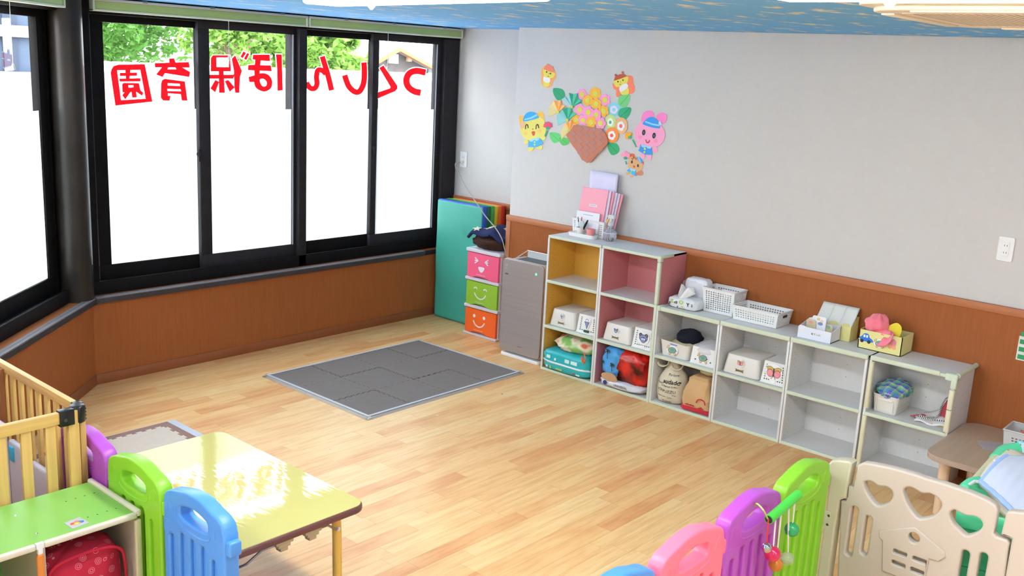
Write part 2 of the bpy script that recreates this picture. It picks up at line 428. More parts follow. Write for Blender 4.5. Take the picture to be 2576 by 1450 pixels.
wood('base_wood', (146, 84, 50), 'X', .06)
struct(MB().box(-2.55, XJ - .01, -.007, 0, 0, .06).build('baseboard_window', MATS['base_wood'], bevel=.002))
b = MB().obox(dgp(0, 0, 0), DV + (0,), Z_, (-DN[0], -DN[1], 0), 0.003, DU, 0, .06, 0, .007); struct(b.build('baseboard_bay', MATS['base_wood'], bevel=.002))
# window sills and their ribbed nosing
struct(MB().box(-2.55, XJ - .01, 0, .21, .478, .508).build('trim_6', MATS['wainscot'], smooth=0))
struct(MB().obox(dgp(0, 0, 0), DV + (0,), DN + (0,), Z_, -.06, DU, 0, .23, .478, .508).build('trim_7', MATS['wainscot'], smooth=0))
def nosing(o, U, N, length, start, name):
    b = MB().obox(o, U, N, Z_, start, length, -.024, 0, .478, .513)
    b.obox(o, U, N, Z_, start, length, 0, .022, .508, .514)
    root = struct(b.build(name, MATS['nosing_top'], bevel=.002))
    r = MB()
    for k in range(6):
        z = .480 + k * .0052
        r.obox(o, U, N, Z_, start, length, -.0275, -.024, z, z + .0032)
    r.build('rib', MATS['rib_grey'], root, smooth=0)
nosing((-2.545, 0, 0), X_, Y_, 2.545 + .0, 0, 'trim_8')
nosing((D0[0], D0[1], 0), DV + (0,), DN + (0,), DU, 0, 'trim_9')
struct(MB().box(0, XJ - .012, -.012, 0, .478, .512).build('trim_10', MATS['mid_bronze'], bevel=.002))
# bay column
struct(MB().lathe((-2.615, .03, .508), [(.086, 0), (.086, HC - .508)], 40).build('column', mat('column_metal', (38, 34, 31), .38, .3, 5, spec=.35), smooth=60))

# ------------------------------------------------------------------ windows
def window(name, P, u0, u1, panes, mull, zb=.512, zt=2.10, zf=1.553, jn=.06, ur=None):
    """P(u,n,z) world point, panes: list of (glass_u0, glass_u1, front?)"""
    root = sroot(name, P((u0 + u1) / 2, .1, zb))
    def bx(u0, u1, n0, n1, z0, z1, m=None):
        m = m if m is not None else MB()
        return m.add([P(u0, n0, z0), P(u1, n0, z0), P(u1, n1, z0), P(u0, n1, z0), P(u0, n0, z1), P(u1, n0, z1), P(u1, n1, z1), P(u0, n1, z1)],
                     [(3, 2, 1, 0), (4, 5, 6, 7), (0, 1, 5, 4), (1, 2, 6, 5), (2, 3, 7, 6), (3, 0, 4, 7)])
    f = MB()
    bx(ur or u0, u1, .07, .21, zb, zb + .05, f); bx(ur or u0, u1, .055, .075, zb, zb + .075, f)
    bx(u0, u1, .055, .21, zt - .035, HC, f)
    f.build('window_frame', MATS['dark_bronze'], root, bevel=.002)
    s = MB()
    bx(u0, u0 + .05, jn, .21, zb, zt, s); bx(u1 - .06, u1, .06, .21, zb, zt, s)
    s.build('jamb', MATS['dark_bronze'], root, bevel=.002)
    for (a, b) in mull:
        bx(a, b, .055, .21, zb, HC - .01).build('mullion', MATS['mid_bronze'], root, bevel=.003)
    for g0, g1, front, l0, l1 in panes:
        n0 = .09 if front else .13; n1 = n0 + .032
        fr = MB(); zg0, zg1 = .66, 2.026
        bx(l0, l1, n0, n1, zb + .05, zg0, fr); bx(l0, l1, n0, n1, zg1, zt - .02, fr)
        bx(l0, g0, n0, n1, zg0, zg1, fr); bx(g1, l1, n0, n1, zg0, zg1, fr)
        sash = fr.build('sash', MATS['mid_bronze'] if front else MATS['dark_bronze'], root, bevel=.002)
        nm = (n0 + n1) / 2
        bx(g0 - .004, g1 + .004, nm - .002, nm + .002, zg0 - .004, zg1 + .004).build('pane', MATS['window_glass'], sash, smooth=0)
        bx(g0, g1, nm - .0042, nm - .003, zg0, zf).build('privacy_film', MATS['frosted_film'], sash, smooth=0)
        # the light gasket line beside the glass
        if l1 - g1 > .001 and not front:
            bx(g1 - .002, g1 + .012, n0 - .004, n0, zg0, zg1).build('gasket', MATS['alu'], sash, smooth=0)
        else:
            bx(g1 - .001, g1 + .008, n0 - .002, n0, zg0, zg1).build('gasket', MATS['alu'], sash, smooth=0)
    return root, bx
PM = lambda u, n, z: (u, n, z)
w1, bx = window('window_1', PM, -2.52, XJ - .01,
    [(-2.36, -1.79, False, -2.43, -1.71), (-1.725, -1.125, True, -1.80, -1.10),
     (-1.01, -.435, False, -1.04, -.36), (-.40, .16, True, -.45, .22)], [(-1.095, -1.035)])
bx(.22, XJ - .01, .058, .2, .512, 2.1).build('jamb', MATS['mid_bronze'], w1, bevel=.004)
PD = dgp
PD2 = lambda u, n, z: dgp(u, n + .02, z)
w2, bxd = window('window_2', PD2, .05, 1.86, [(.185, 1.0, False, .10, 1.08), (1.06, 1.72, True, .98, 1.80)], [], jn=.13, ur=.13)
struct(MB().add([(-2.545, .13, .51), dgp(.068, .155, .51), dgp(.068, .22, .51), (-2.5, .22, .51), (-2.545, .13, HC), dgp(.068, .155, HC), dgp(.068, .22, HC), (-2.5, .22, HC)],
   [(0, 1, 2, 3), (4, 5, 6, 7), (0, 1, 5, 4), (1, 2, 6, 5), (2, 3, 7, 6), (3, 0, 4, 7)]).build('trim_11', MATS['dark_bronze'], smooth=0))
struct(bxd(1.86, DU + .6, 0, .2, .508, HC).build('wall_bay_light_block', WHITEWALL, smooth=0))  # unseen wall, added to cut the bay's daylight on the long wall
# crescent locks
for (px, py, nm) in ((500, 388, 0), (941, 372, 1)):
    q = ony(px, py, .085)
    l = MB().ball(q, (.014, .012, .016), 14, 8).box(q[0] - .006, q[0] + .006, q[1] - .012, q[1], q[2] - .045, q[2]).box(q[0], q[0] + .022, q[1] - .004, q[1] + .006, q[2] - .032, q[2] + .03)
    l.build('crescent_lock', MATS['mid_bronze'], w1, bevel=.002)

# portals only guide the sampling of the sky through the window openings
for loc, rz, sx in (((-1.07, .24, 1.33), 0, 2.9), (dgp(1.0, .26, 1.33), None, 1.8)):
    ld = bpy.data.lights.new('portal', 'AREA'); ld.shape = 'RECTANGLE'; ld.size = sx; ld.size_y = 1.62
    ld.cycles.is_portal = True
    lo = bpy.data.objects.new('sky_portal', ld); COL.objects.link(lo); lo.location = loc
    d = Vector((0, -1, 0)) if rz == 0 else Vector((-DN[0], -DN[1], 0))
    lo.rotation_euler = d.to_track_quat('-Z', 'Z').to_euler()

# ------------------------------------------------------------------ window lettering (a nursery's name read from behind)
def K(ox, oy, s): return lambda pts: [(ox + a / s, oy + b / s) for a, b in pts]
A_ = K(0, 0, 4.025); B_ = K(560, 0, 4.025)
def letter(label, loops_px, yy, halo=0):
    base = None; root = None
    allq = []
    for lp, holes in loops_px:
        allq.append([[tuple(ony(u, v, yy)[[0, 2]]) for u, v in l] for l in [lp] + holes])
    a = np.array([p for g in allq for p in g[0]])
    root = thing('window_letter', label, 'letter', (a[:, 0].mean(), yy, a[:, 1].min()))
    for k, g in enumerate(allq):
        MB().slab(g, (0, yy, 0), X_, Z_, NY, .0002 * k, .0008 + .0002 * k).build('stroke', MATS['letter_red'], root, smooth=0)
    if halo:
        for k, g in enumerate(allq[:1] if len(allq) == 8 else allq):
            c = cu_offset(g[0], halo)
            MB().slab([c], (0, yy, 0), X_, Z_, NY, -.0012 - .0002 * k, -.0006 - .0002 * k).build('backing', MATS['letter_backing'], root, smooth=0)
    return root
def cu_offset(lp, d):
    P = [np.array(p) for p in lp]; n = len(P); area = sum(P[i][0] * P[(i + 1) % n][1] - P[(i + 1) % n][0] * P[i][1] for i in range(n)); sg = 1 if area > 0 else -1
    out = []
    for i in range(n):
        e1 = P[i] - P[i - 1]; e2 = P[(i + 1) % n] - P[i]
        n1 = np.array([e1[1], -e1[0]]) / (np.linalg.norm(e1) + 1e-9) * sg; n2 = np.array([e2[1], -e2[0]]) / (np.linalg.norm(e2) + 1e-9) * sg
        m = n1 + n2; m = m / (np.linalg.norm(m) + 1e-9); k = 1 / max(.6, m @ n1)
        out.append(tuple(P[i] + m * d * k))
    return out
Yg, Yf = .1405, .1005
letter('red mirror-written kanji letter in a square frame, leftmost on the window', [
    (A_([(1130, 700), (1150, 670), (1200, 655), (1465, 650), (1543, 1030), (1168, 1070), (1120, 740)]), [A_([(1185, 712), (1420, 708), (1475, 1000), (1225, 1015)])]),
    (A_([(1268, 700), (1320, 700), (1310, 800), (1275, 800)]), []), (A_([(1212, 738), (1384, 735), (1388, 768), (1215, 770)]), []),
    (A_([(1208, 797), (1420, 792), (1422, 825), (1212, 826)]), []),
    (A_([(1235, 855), (1250, 840), (1405, 842), (1425, 930), (1240, 936)]), [A_([(1297, 865), (1350, 863), (1352, 884), (1302, 888)])]),
    (A_([(1275, 915), (1325, 925), (1268, 1006), (1236, 965)]), []), (A_([(1330, 920), (1375, 920), (1385, 985), (1338, 990)]), []),
    (A_([(1370, 925), (1410, 905), (1450, 940), (1437, 970)]), [])], Yg, .005)
letter('red mirror-written two-tiered kanji letter, second from the left on the window', [
    (A_([(1712, 595), (1762, 590), (1780, 640), (1715, 645)]), []), (A_([(1565, 640), (1912, 628), (1920, 685), (1570, 682)]), []),
    (A_([(1640, 680), (1705, 684), (1645, 780), (1580, 755)]), []), (A_([(1690, 702), (1785, 702), (1770, 670), (1820, 670), (1925, 730), (1915, 780), (1650, 738)]), []),
    (A_([(1640, 812), (1670, 798), (1870, 825), (1897, 1020), (1840, 1018), (1830, 955), (1700, 945), (1698, 970), (1727, 972), (1715, 1020), (1650, 1018), (1628, 990), (1630, 850)]),
     [A_([(1697, 842), (1820, 850), (1822, 872), (1698, 866)]), A_([(1693, 900), (1828, 905), (1832, 925), (1694, 922)])])], Yg, .006)
letter('red mirror-written kanji letter right of the first sash stile', [
    (A_([(2135, 590), (2155, 560), (2328, 560), (2338, 722), (2135, 722)]), [A_([(2190, 583), (2305, 583), (2320, 612), (2316, 680), (2192, 680)])]),
    (A_([(2215, 715), (2262, 715), (2276, 940), (2218, 940)]), []), (A_([(2120, 758), (2370, 757), (2360, 797), (2120, 797)]), []),
    (A_([(2180, 810), (2218, 830), (2178, 935), (2130, 895)]), []), (A_([(2275, 822), (2310, 810), (2375, 885), (2325, 930)]), []),
    (A_([(2345, 595), (2380, 560), (2448, 718), (2428, 780), (2422, 940), (2382, 940), (2372, 885), (2368, 720)]), [])], Yf, .004)
letter('red mirror-written hiragana letter with two small ticks at its upper left', [
    (B_([(210, 520), (237, 535), (205, 590), (180, 576)]), []), (B_([(248, 536), (270, 546), (240, 608), (215, 596)]), []),
    (B_([(540, 550), (598, 552), (608, 915), (555, 920), (552, 700)]), []),
    (B_([(308, 555), (475, 553), (480, 620), (385, 613), (380, 660), (488, 662), (496, 722), (375, 716), (372, 750), (322, 770), (320, 714), (255, 710), (258, 660), (325, 655), (330, 605), (302, 602)]), []),
    (B_([(262, 780), (322, 762), (330, 830), (270, 832)]), []),
    (B_(cat([(318, 770), (330, 880), (400, 925), (450, 920), (492, 885), (500, 820), (470, 765), (420, 742), (372, 745)], 4)), [B_(cat([(376, 805), (415, 800), (445, 830), (440, 868), (410, 876), (385, 850)], 4))])], Yf, .005)
letter('red mirror-written h-shaped hiragana letter beside the dark centre mullion', [
    (B_(stroke([(1008, 572), (1060, 740), (1103, 915)], 54)), []),
    (B_(stroke([(1045, 750), (1010, 715), (965, 712), (950, 780), (955, 850), (930, 895), (885, 890), (848, 838)], 52)), [])], Yg, .005)
letter('red mirror-written hook-shaped hiragana letter crossing the grey sash edge', [
    (B_(stroke([(1430, 632), (1436, 740), (1425, 850), (1385, 925), (1335, 928), (1275, 870), (1235, 762)], 56)), [])], Yg, .005)
letter('red mirror-written angular hiragana letter, second from the right on the window', [
    (B_([(1588, 690), (1628, 662), (1770, 870), (1768, 900), (1745, 925), (1565, 1000), (1545, 985), (1545, 945), (1695, 895), (1700, 880)]), [])], Yf, .006)
letter('red mirror-written curved hiragana letter, rightmost on the window', [
    (B_(stroke([(2055, 735), (1960, 718), (1890, 745), (1860, 810), (1880, 880), (1940, 925), (2005, 940)], 64)), [])], Yf, .006)

# ------------------------------------------------------------------ roller blinds
def blind(P, u0, u1, cord, label, loc, cordz):
    t = thing('roller_blind', label, 'blind', loc)
    def bx(u0, u1, n0, n1, z0, z1):
        return MB().add([P(u0, n0, z0), P(u1, n0, z0), P(u1, n1, z0), P(u0, n1, z0), P(u0, n0, z1), P(u1, n0, z1), P(u1, n1, z1), P(u0, n1, z1)],
                     [(3, 2, 1, 0), (4, 5, 6, 7), (0, 1, 5, 4), (1, 2, 6, 5), (2, 3, 7, 6), (3, 0, 4, 7)])
    bx(u0 + .01, u1 - .01, .012, .052, 2.088, 2.132).build('headbox', MATS['green_blind'], t, bevel=.003)
    bx(u0, u1, .008, .054, 2.078, 2.089).build('lower_rail', MATS['blind_edge'], t, bevel=.002)
    bx(u0, u1, .004, .05, 2.132, 2.146).build('mounting_rail', MATS['grey_plastic'], t, bevel=.002)
    for a in (u0, u1 - .012): bx(a, a + .012, .006, .054, 2.078, 2.138).build('end_cap', MATS['blind_edge'], t, bevel=.003)
    for f in (.2, .5, .85): bx(u0 + (u1 - u0) * f, u0 + (u1 - u0) * f + .03, .0, .01, 2.138, 2.15).build('bracket', MATS['steel'], t, bevel=.002)
    c = P(cord, .03, 2.08); e = P(cord, .03, cordz)
    MB().tube([c, e], .0014, 6).build('pull_cord', MATS['white_plastic'], t)
    MB().lathe((e[0], e[1], e[2] - .03), [(.010, 0), (.010, .005), (.004, .03)], 12).build('cord_weight', MATS['offwhite_plastic'], t)
    return t
blind(PM, -2.47, -1.065, -1.63, 'pale green roller blind headbox over the window pair beside the black column', (-1.77, .03, 2.08), 1.88)
blind(PM, -1.055, .345, -.37, 'pale green roller blind headbox ending at the white recess wall', (-.35, .03, 2.08), 1.86)
blind(PD, .16, 1.6, .72, 'pale green roller blind headbox over the bay window at the left edge', PD(.9, .03, 2.08), 1.80)

# ------------------------------------------------------------------ outdoors
ext = struct(MB().box(-14, 34, .4, 40, -.4, -.3).build('ground', mat('pale_ground', (190, 188, 182), .9, .05), smooth=0))
struct(MB().box(-14, -2, -14, .6, -.45, -.35).build('ground_side', mat('pale_ground', (190, 188, 182), .9, .05), smooth=0)) if False else None
def foliage(c, rr, n, s, seed, mb):
    rnd = random.Random(seed)
    cl = [(Vector((rnd.gauss(0, .48), rnd.gauss(0, .45), rnd.gauss(0, .48)))) for _ in range(48)]
    for i in range(n):
        k = rnd.choice(cl); d = Vector((rnd.gauss(0, 1), rnd.gauss(0, 1), rnd.gauss(0, 1))).normalized() * rnd.uniform(.12, .36)
        p = k + d
        if p.length > 1: p = p / p.length
        p = Vector((c[0] + p.x * rr[0], c[1] + p.y * rr[1], c[2] + p.z * rr[2]))
        a = Vector((rnd.gauss(0, 1), rnd.gauss(0, 1), rnd.gauss(0, .6))).normalized(); b = a.cross(Vector((rnd.gauss(0, 1), rnd.gauss(0, 1), rnd.gauss(0, 1)))).normalized()
        L = s * rnd.uniform(.7, 1.3)
        mb.add([p - a * L, p + b * L * .45, p + a * L, p - b * L * .45], [(0, 1, 2, 3)])
    return mb
def leafmat(name, rgb):
    m = mat(name, rgb, .6, .25, 3); n, l, b = nodes(m); out = n['Material Output']
    tl = n.new('ShaderNodeBsdfTranslucent'); tl.inputs[0].default_value = tuple(min(1, x * 1.2) for x in lin(rgb)) + (1,)
    mx = n.new('ShaderNodeMixShader'); mx.inputs[0].default_value = .35
    l.new(b.outputs[0], mx.inputs[1]); l.new(tl.outputs[0], mx.inputs[2]); l.new(mx.outputs[0], out.inputs[0])
    return m
leafmat('leaf_green', (76, 124, 44)); leafmat('leaf_light', (112, 150, 60)); leafmat('blossom', (190, 90, 130))
def tree(name, label, c, rr, n, s, m, seed, trunk=True, catg='tree'):
    t = thing(name, label, catg, (c[0], c[1], -.3))
    foliage(c, rr, n, s, seed, MB()).build('foliage', MATS[m], t, smooth=0, kind='stuff', recalc=False)
    MB().tube([(c[0], c[1], -.3), (c[0] + .05, c[1], .8), (c[0], c[1], c[2])], [.12, .09, .05], 8).build('trunk', mat('bark', (96, 80, 66), .9, .2), t)
tree('garden_tree', 'large leafy green tree outside the left window pane', (2.0, 9.3, 2.55), (2.1, 1.5, 1.15), 16000, .062, 'leaf_green', 3)
tree('garden_tree', 'smaller lighter tree outside behind the kanji letter right of the stile', (2.9, 7.15, 2.21), (.74, .42, .54), 3200, .055, 'leaf_light', 4)
tree('bamboo_bush', 'bright bushy plant outside the third window pane', (5.35, 8.4, 1.85), (1.05, .7, .75), 7000, .085, 'leaf_light', 5, catg='bush')
tree('blossom_tree', 'tree with magenta blossom at the top of the third window pane', (5.9, 11.5, 2.55), (.55, .5, .4), 700, .05, 'blossom', 6)
tree('blossom_tree', 'magenta blossoming bush outside left of the centre mullion', (4.75, 9.65, 1.88), (.4, .3, .28), 600, .05, 'blossom', 8)
gw = thing('garden_wall', 'long white garden wall with tiled coping outside the windows', 'wall', (1.5, 6, -.3))
MB().box(-7, 14, 6, 6.15, -.3, 1.58).build('wall_body', mat('white_plaster', (232, 230, 226), .9), gw, smooth=0)
cp = MB()
for k in range(60):
    x = -7 + k * .35
    cp.add([(x, 5.82, 1.57), (x + .33, 5.82, 1.57), (x + .33, 6.1, 1.69), (x, 6.1, 1.69), (x, 6.35, 1.6), (x + .33, 6.35, 1.6)], [(0, 1, 2, 3), (3, 2, 5, 4)])
cp.build('coping_tiles', mat('pale_tile', (216, 216, 216), .7), gw, smooth=0, kind='stuff', solid=.02)
# dark timber house with a gable
pk, le, re = ony(986, 112, 9.5), ony(938, 140, 9.5), ony(1064, 160, 9.5)
hh = thing('timber_house', 'dark timber house with a pale tiled gable roof outside the rightmost pane', 'house', (pk[0], 9.5, -.3))
cx = pk[0]
MB().add([(le[0] - .5, 9.6, -.3), (re[0] + .25, 9.6, -.3), (re[0] + .25, 9.6, re[2] - .05), (cx, 9.6, pk[2] - .08), (le[0] - .5, 9.6, le[2] - .25), (le[0] - .5, 14, -.3), (re[0] + .25, 14, -.3), (re[0] + .25, 14, re[2] - .05), (cx, 14, pk[2] - .08), (le[0] - .5, 14, le[2] - .25)],
   [(0, 1, 2, 3, 4), (5, 6, 7, 8, 9), (0, 1, 6, 5), (1, 2, 7, 6), (0, 4, 9, 5)]).build('house_wall', mat('dark_timber', (84, 78, 78), .8, .15), hh, smooth=0)
def roofslab(p, q, m, nm, th=.06, y0=9.3, y1=14.3):
    MB().add([(p[0], y0, p[2]), (q[0], y0, q[2]), (q[0], y1, q[2]), (p[0], y1, p[2]), (p[0], y0, p[2] - th), (q[0], y0, q[2] - th), (q[0], y1, q[2] - th), (p[0], y1, p[2] - th)],
       [(0, 1, 2, 3), (7, 6, 5, 4), (0, 1, 5, 4), (1, 2, 6, 5), (2, 3, 7, 6), (3, 0, 4, 7)]).build(nm, m, hh, smooth=0)
ri = (re[0] + .45, 0, re[2] - .12); li = (le[0] - .6, 0, le[2] - .28)
roofslab(pk, ri, mat('roof_tile', (120, 126, 136), .6, .1), 'roof'); roofslab(pk, li, MATS['roof_tile'], 'roof')
for q in (ri, li):
    MB().add([(pk[0], 9.25, pk[2] - .06), (q[0], 9.25, q[2] - .06), (q[0], 9.35, q[2] - .06), (pk[0], 9.35, pk[2] - .06), (pk[0], 9.25, pk[2] - .12), (q[0], 9.25, q[2] - .12), (q[0], 9.35, q[2] - .12), (pk[0], 9.35, pk[2] - .12)],
      [(0, 1, 2, 3), (7, 6, 5, 4), (0, 1, 5, 4), (1, 2, 6, 5), (2, 3, 7, 6), (3, 0, 4, 7)]).build('barge_board', mat('timber_orange', (150, 92, 56), .7), hh, smooth=0)
q = ony(991, 148, 9.55)
MB().box(q[0] - .14, q[0] + .1, 9.53, 9.59, q[2] - .09, q[2] + .09).build('window', mat('house_window', (206, 200, 198), .5), hh, smooth=0)
q = ony(1030, 146, 9.55)
MB().box(q[0] - .05, q[0] + .05, 9.53, 9.59, q[2] - .07, q[2] + .07).build('vent', mat('house_vent', (206, 170, 140), .5), hh, smooth=0)
nb = thing('neighbour_building', 'grey-blue neighbouring building seen through the bay window', 'building', (-1.9, 4.4, -.3))
MB().box(-4.4, -.85, 4.0, 6.0 - .2, -.3, 4.2).build('house_wall', mat('blue_grey_wall', (70, 82, 100), .9, .06), nb, smooth=0)
for k in range(8): MB().box(-4.3 + k * .42, -4.18 + k * .42, 3.97, 4.0, -.3, 4.1).build('wall_rib', mat('rib_blue', (50, 60, 76), .8), nb, smooth=0)
MB().box(-4.4, -.85, 3.93, 4.0, 1.92, 2.02).build('pale_band', mat('band_pink', (128, 116, 124), .8), nb, smooth=0)
MB().box(-4.4, -.85, 3.90, 4.0, .2, 1.62).build('pale_base', mat('base_pale', (120, 126, 142), .8), nb, smooth=0)
h2 = thing('pale_house', 'pale house with a thin grey flat roof outside the second pane', 'house', (6.3, 12, -.3))
a, b = ony(585, 110, 12), ony(668, 126, 12)
MB().box(a[0], b[0], 12, 15, -.3, a[2] - .16).build('house_wall', mat('pale_wall', (196, 190, 180), .9), h2, smooth=0)
MB().box(a[0] - .2, b[0] + .15, 11.7, 15.3, a[2] - .16, a[2] - .03).build('roof', MATS['roof_tile'], h2, smooth=0)
h3 = thing('white_shed', 'low white outbuilding roof outside the rightmost pane', 'shed', (8.6, 9, -.3))
a = ony(1080, 125, 10)
MB().box(a[0] - .1, a[0] + 3, 10, 13, -.3, a[2] - .1).build('shed_wall', MATS['white_plaster'], h3, smooth=0)
MB().box(a[0] - .3, a[0] + 3.2, 9.8, 13.2, a[2] - .1, a[2]).build('shed_roof', MATS['pale_tile'], h3, smooth=0)
sf = thing('slat_fence', 'short grey slatted fence outside at the foot of the rightmost clear pane', 'fence', (3.2, 3, -.3))
p0, p1 = ony(1040, 253, 3.2), ony(1088, 246, 3.2)
for k in range(9):
    x = p0[0] + (p1[0] - p0[0]) * k / 8
    MB().box(x, x + .03, 3.2, 3.22, -.3, (p0 if k < 4 else p1)[2] + (.0)).build('slat', mat('slat_grey', (150, 146, 150), .7), sf, smooth=0)
MB().box(p0[0], p1[0] + .03, 3.22, 3.25, .6, .66).build('cross_rail', MATS['slat_grey'], sf, smooth=0)
# ------------------------------------------------------------------ ceiling lamps and cassette air conditioner
LM = mat('lamp_diffuser', (255, 252, 250), .4, 0, emit=LAMP_W)
mat('lamp_body', (238, 238, 240), .5, .01)
def ceiling_lamp(x0, y0, x1, y1, label):
    t = thing('ceiling_lamp', label, 'lamp', ((x0 + x1) / 2, (y0 + y1) / 2, 2.09), None)
    d = Vector((x1 - x0, y1 - y0, 0)); L = d.length; d.normalize(); n = Vector((-d.y, d.x, 0))
    if n.x < 0: n = -n
    MB().obox((x0, y0, 0), d, n, Z_, 0, L, -.16, 0, 2.118, HC).build('lamp_body', MATS['lamp_body'], t, bevel=.004)
    b = MB(); b.obox((x0, y0, 0), d, n, Z_, .006, L - .006, -.154, -.006, 2.085, 2.118); b.build('diffuser', LM, t, bevel=.012, seg=3)
    m = Vector((x0, y0, 0)) + d * (L * .2) - n * .01
    MB().lathe((m.x, m.y, 2.072), [(.004, 0), (.016, .014), (.016, .02)], 12).build('pull_switch', MATS['lamp_body'], t)
    return t
_p, _q = onz(856, 16, 2.087), onz(1398, 3, 2.087); _r = onz(1976, 4, 2.087)
ceiling_lamp(_p[0], _p[1], _q[0], _q[1], 'glowing long white ceiling lamp above the window side, at the top centre')
ceiling_lamp(_r[0] + .004, _r[1], _r[0] + .004, _r[1] - 1.2, 'glowing long white ceiling lamp beside the ceiling air conditioner')
ceiling_lamp(-4.9, -2.2, -4.9, -3.4, 'unseen long white ceiling lamp added for room light above the wooden gate')  # this and the next two are unseen lamps, added to brighten the room
ceiling_lamp(-4.9, -5.6, -4.9, -6.8, 'unseen long white ceiling lamp added for room light behind the camera')
ceiling_lamp(-2.6, -6.2, -2.6, -7.4, 'unseen long white ceiling lamp added for room light near the back wall')
ac = thing('air_conditioner', 'cream four-way ceiling cassette air conditioner with a slatted grille', 'air conditioner', (-1.75, -4.5, 2.1))
mat('ac_cream', (228, 218, 202), .5, .01); mat('ac_dark', (170, 156, 138), .6)
ax0, ax1, ay0, ay1 = -2.19, -1.315, -4.95, -4.065
MB().slab([rrect(ax0 - .03, ax1 + .008, ay0 - .008, ay1 + .008, .09)], (0, 0, 0), X_, Y_, Z_, 2.136, 2.1535, .004).build('panel', MATS['ac_cream'], ac)
MB().slab([rrect(ax0 + .015, ax1 - .012, ay0 + .015, ay1 - .012, .11)], (0, 0, 0), X_, Y_, Z_, 2.1215, 2.136, .006).build('front_cover', MATS['ac_cream'], ac)
MB().slab([rrect(ax0 + .10, ax1 - .15, ay0 + .15, ay1 - .09, .03), rrect(ax0 + .125, ax1 - .175, ay0 + .175, ay1 - .115, .02)], (0, 0, 0), X_, Y_, Z_, 2.1185, 2.1215, .001).build('grille_frame', MATS['ac_cream'], ac)
MB().box(ax0 + .125, ax1 - .175, ay0 + .175, ay1 - .115, 2.1205, 2.1213).build('grille_back', MATS['ac_dark'], ac, smooth=0)
gl = MB(); k = ay0 + .18
while k < ay1 - .125:
    gl.box(ax0 + .125, ax1 - .175, k, k + .011, 2.1195, 2.1206); k += .021
gl.build('grille_slats', MATS['ac_cream'], ac, smooth=0, kind='stuff')
MB().box(ax0 + .14, ax1 - .16, ay1 - .062, ay1 - .022, 2.1165, 2.1225).build('louver', MATS['ac_cream'], ac, bevel=.002)
MB().box(ax1 - .065, ax1 - .022, ay0 + .15, ay1 - .17, 2.1165, 2.1225).build('louver', MATS['ac_cream'], ac, bevel=.002)
MB().box(ax0 + .022, ax0 + .065, ay0 + .15, ay1 - .15, 2.1165, 2.1225).build('louver', MATS['ac_cream'], ac, bevel=.002)
MB().box(ax0 + .085, ax0 + .088, ay0 + .09, ay1 - .09, 2.1195, 2.1222).build('seam_line', MATS['ac_dark'], ac, smooth=0)

# ------------------------------------------------------------------ shelving units
XF, XB = -.298, -.018
def peg(mb, c, axis, r=.0022):
    U, V, N = {'y': (X_, Z_, Y_), 'x': (Y_, Z_, X_), 'z': (X_, Y_, Z_)}[axis]
    c, U, V, N = map(Vector, (c, U, V, N)); vs = [c + U * r * math.cos(k * PI / 3) + V * r * math.sin(k * PI / 3) for k in range(6)]
    mb.add(vs, [tuple(range(6))])
def unit(y1, y0, h, levels, board, label, side_trim=True, end=False, top_over=None, trim='mint_edge', post=None):
    """open shelf unit between y0<y1, standing against the right wall"""
    t = thing('shelf_unit', label, 'shelf unit', ((XF + XB) / 2, (y0 + y1) / 2, 0))
    th = .012
    ya, yb = y1 - .0015, y0 + .0015
    sides = []
    MB().box(XF + .004, XB, ya - th, ya, 0, h).build('side_panel', MATS[board], t, smooth=0)
    MB().box(XF + .004, XB, yb, yb + th, 0, h).build('side_panel', MATS[board], t, smooth=0)
    MB().box(XB - .004, XB, yb + th, ya - th, .01, h - .01).build('back_panel', MATS[board], t, smooth=0)
    tb = 'white_board'
    MB().box(XF + .004, XB + .002, yb + .0, ya - .0, h - th, h + .0005).build('top_panel', MATS[tb], t, smooth=0)
    MB().box(XF + .006, XB - .004, yb + th, ya - th, .004, .016).build('bottom_panel', MATS[tb], t, smooth=0)
    pg = MB()
    for lv in levels:
        sh = MB().box(XF + .01, XB - .004, yb + th, ya - th, lv - .014, lv).build('shelf', MATS[tb], t, smooth=0)
        MB().box(XF - .004, XF + .012, yb + th * .6, ya - th * .6, lv - .017, lv + .002).build('edge_strip', MATS[trim], sh, bevel=.004, seg=3)
    MB().box(XF - .003, XF + .01, yb + th * .6, ya - th * .6, .0, .018).build('edge_strip', MATS[trim], t, bevel=.003)
    MB().box(XF - .003, XF + .01, yb + .001, ya - .001, h - .016, h + .002).build('edge_strip', MATS[trim], t, bevel=.004, seg=3)
    for a, bq in ((ya - th - .001, ya), (yb, yb + th + .001)):
        MB().box(XF - .002, XF + .006, a, bq, .0, h - .016).build('edge_strip', MATS['white_board' if trim == 'mint_edge' else 'cream_edge'], t, bevel=.002)
    lo = [0] + list(levels); hi = list(levels) + [h]
    for z0, z1 in zip(lo, hi):
        n = 0
        z = z0 + .035
        while z < z1 - .03:
            for x in (XF + .045, XB - .03): 
                if (n + (x > -.2)) % 1 == 0: peg(pg, (x, ya - th - .0004, z), 'y'); peg(pg, (x + .018, ya - th - .0004, z + .016), 'y')
            if n % 2 == 1 and n < 6: peg(pg, (XB - .0046, (ya + yb) / 2, z), 'x')
            z += .034; n += 1
    if end:
        z = .05
        while z < h - .05:
            for x in (XF + .05, XF + .15, XB - .05): peg(pg, (x, yb - .0004, z), 'y')
            z += .034
    pg.build('peg_holes', MATS['peg_dark'], t, smooth=0, kind='stuff', recalc=False)
    return t
Y0 = -1.4419; W = .42
yy = lambda k: Y0 - k * W
unit(yy(0), yy(1), .88, [.300, .594], 'yellow_board', 'tall shelf unit with yellow inside, beside the grey air purifier')
uP = unit(yy(1), yy(2), .88, [.300, .594], 'pink_board', 'tall shelf unit with pink inside and pink side, right of the yellow one', end=True)
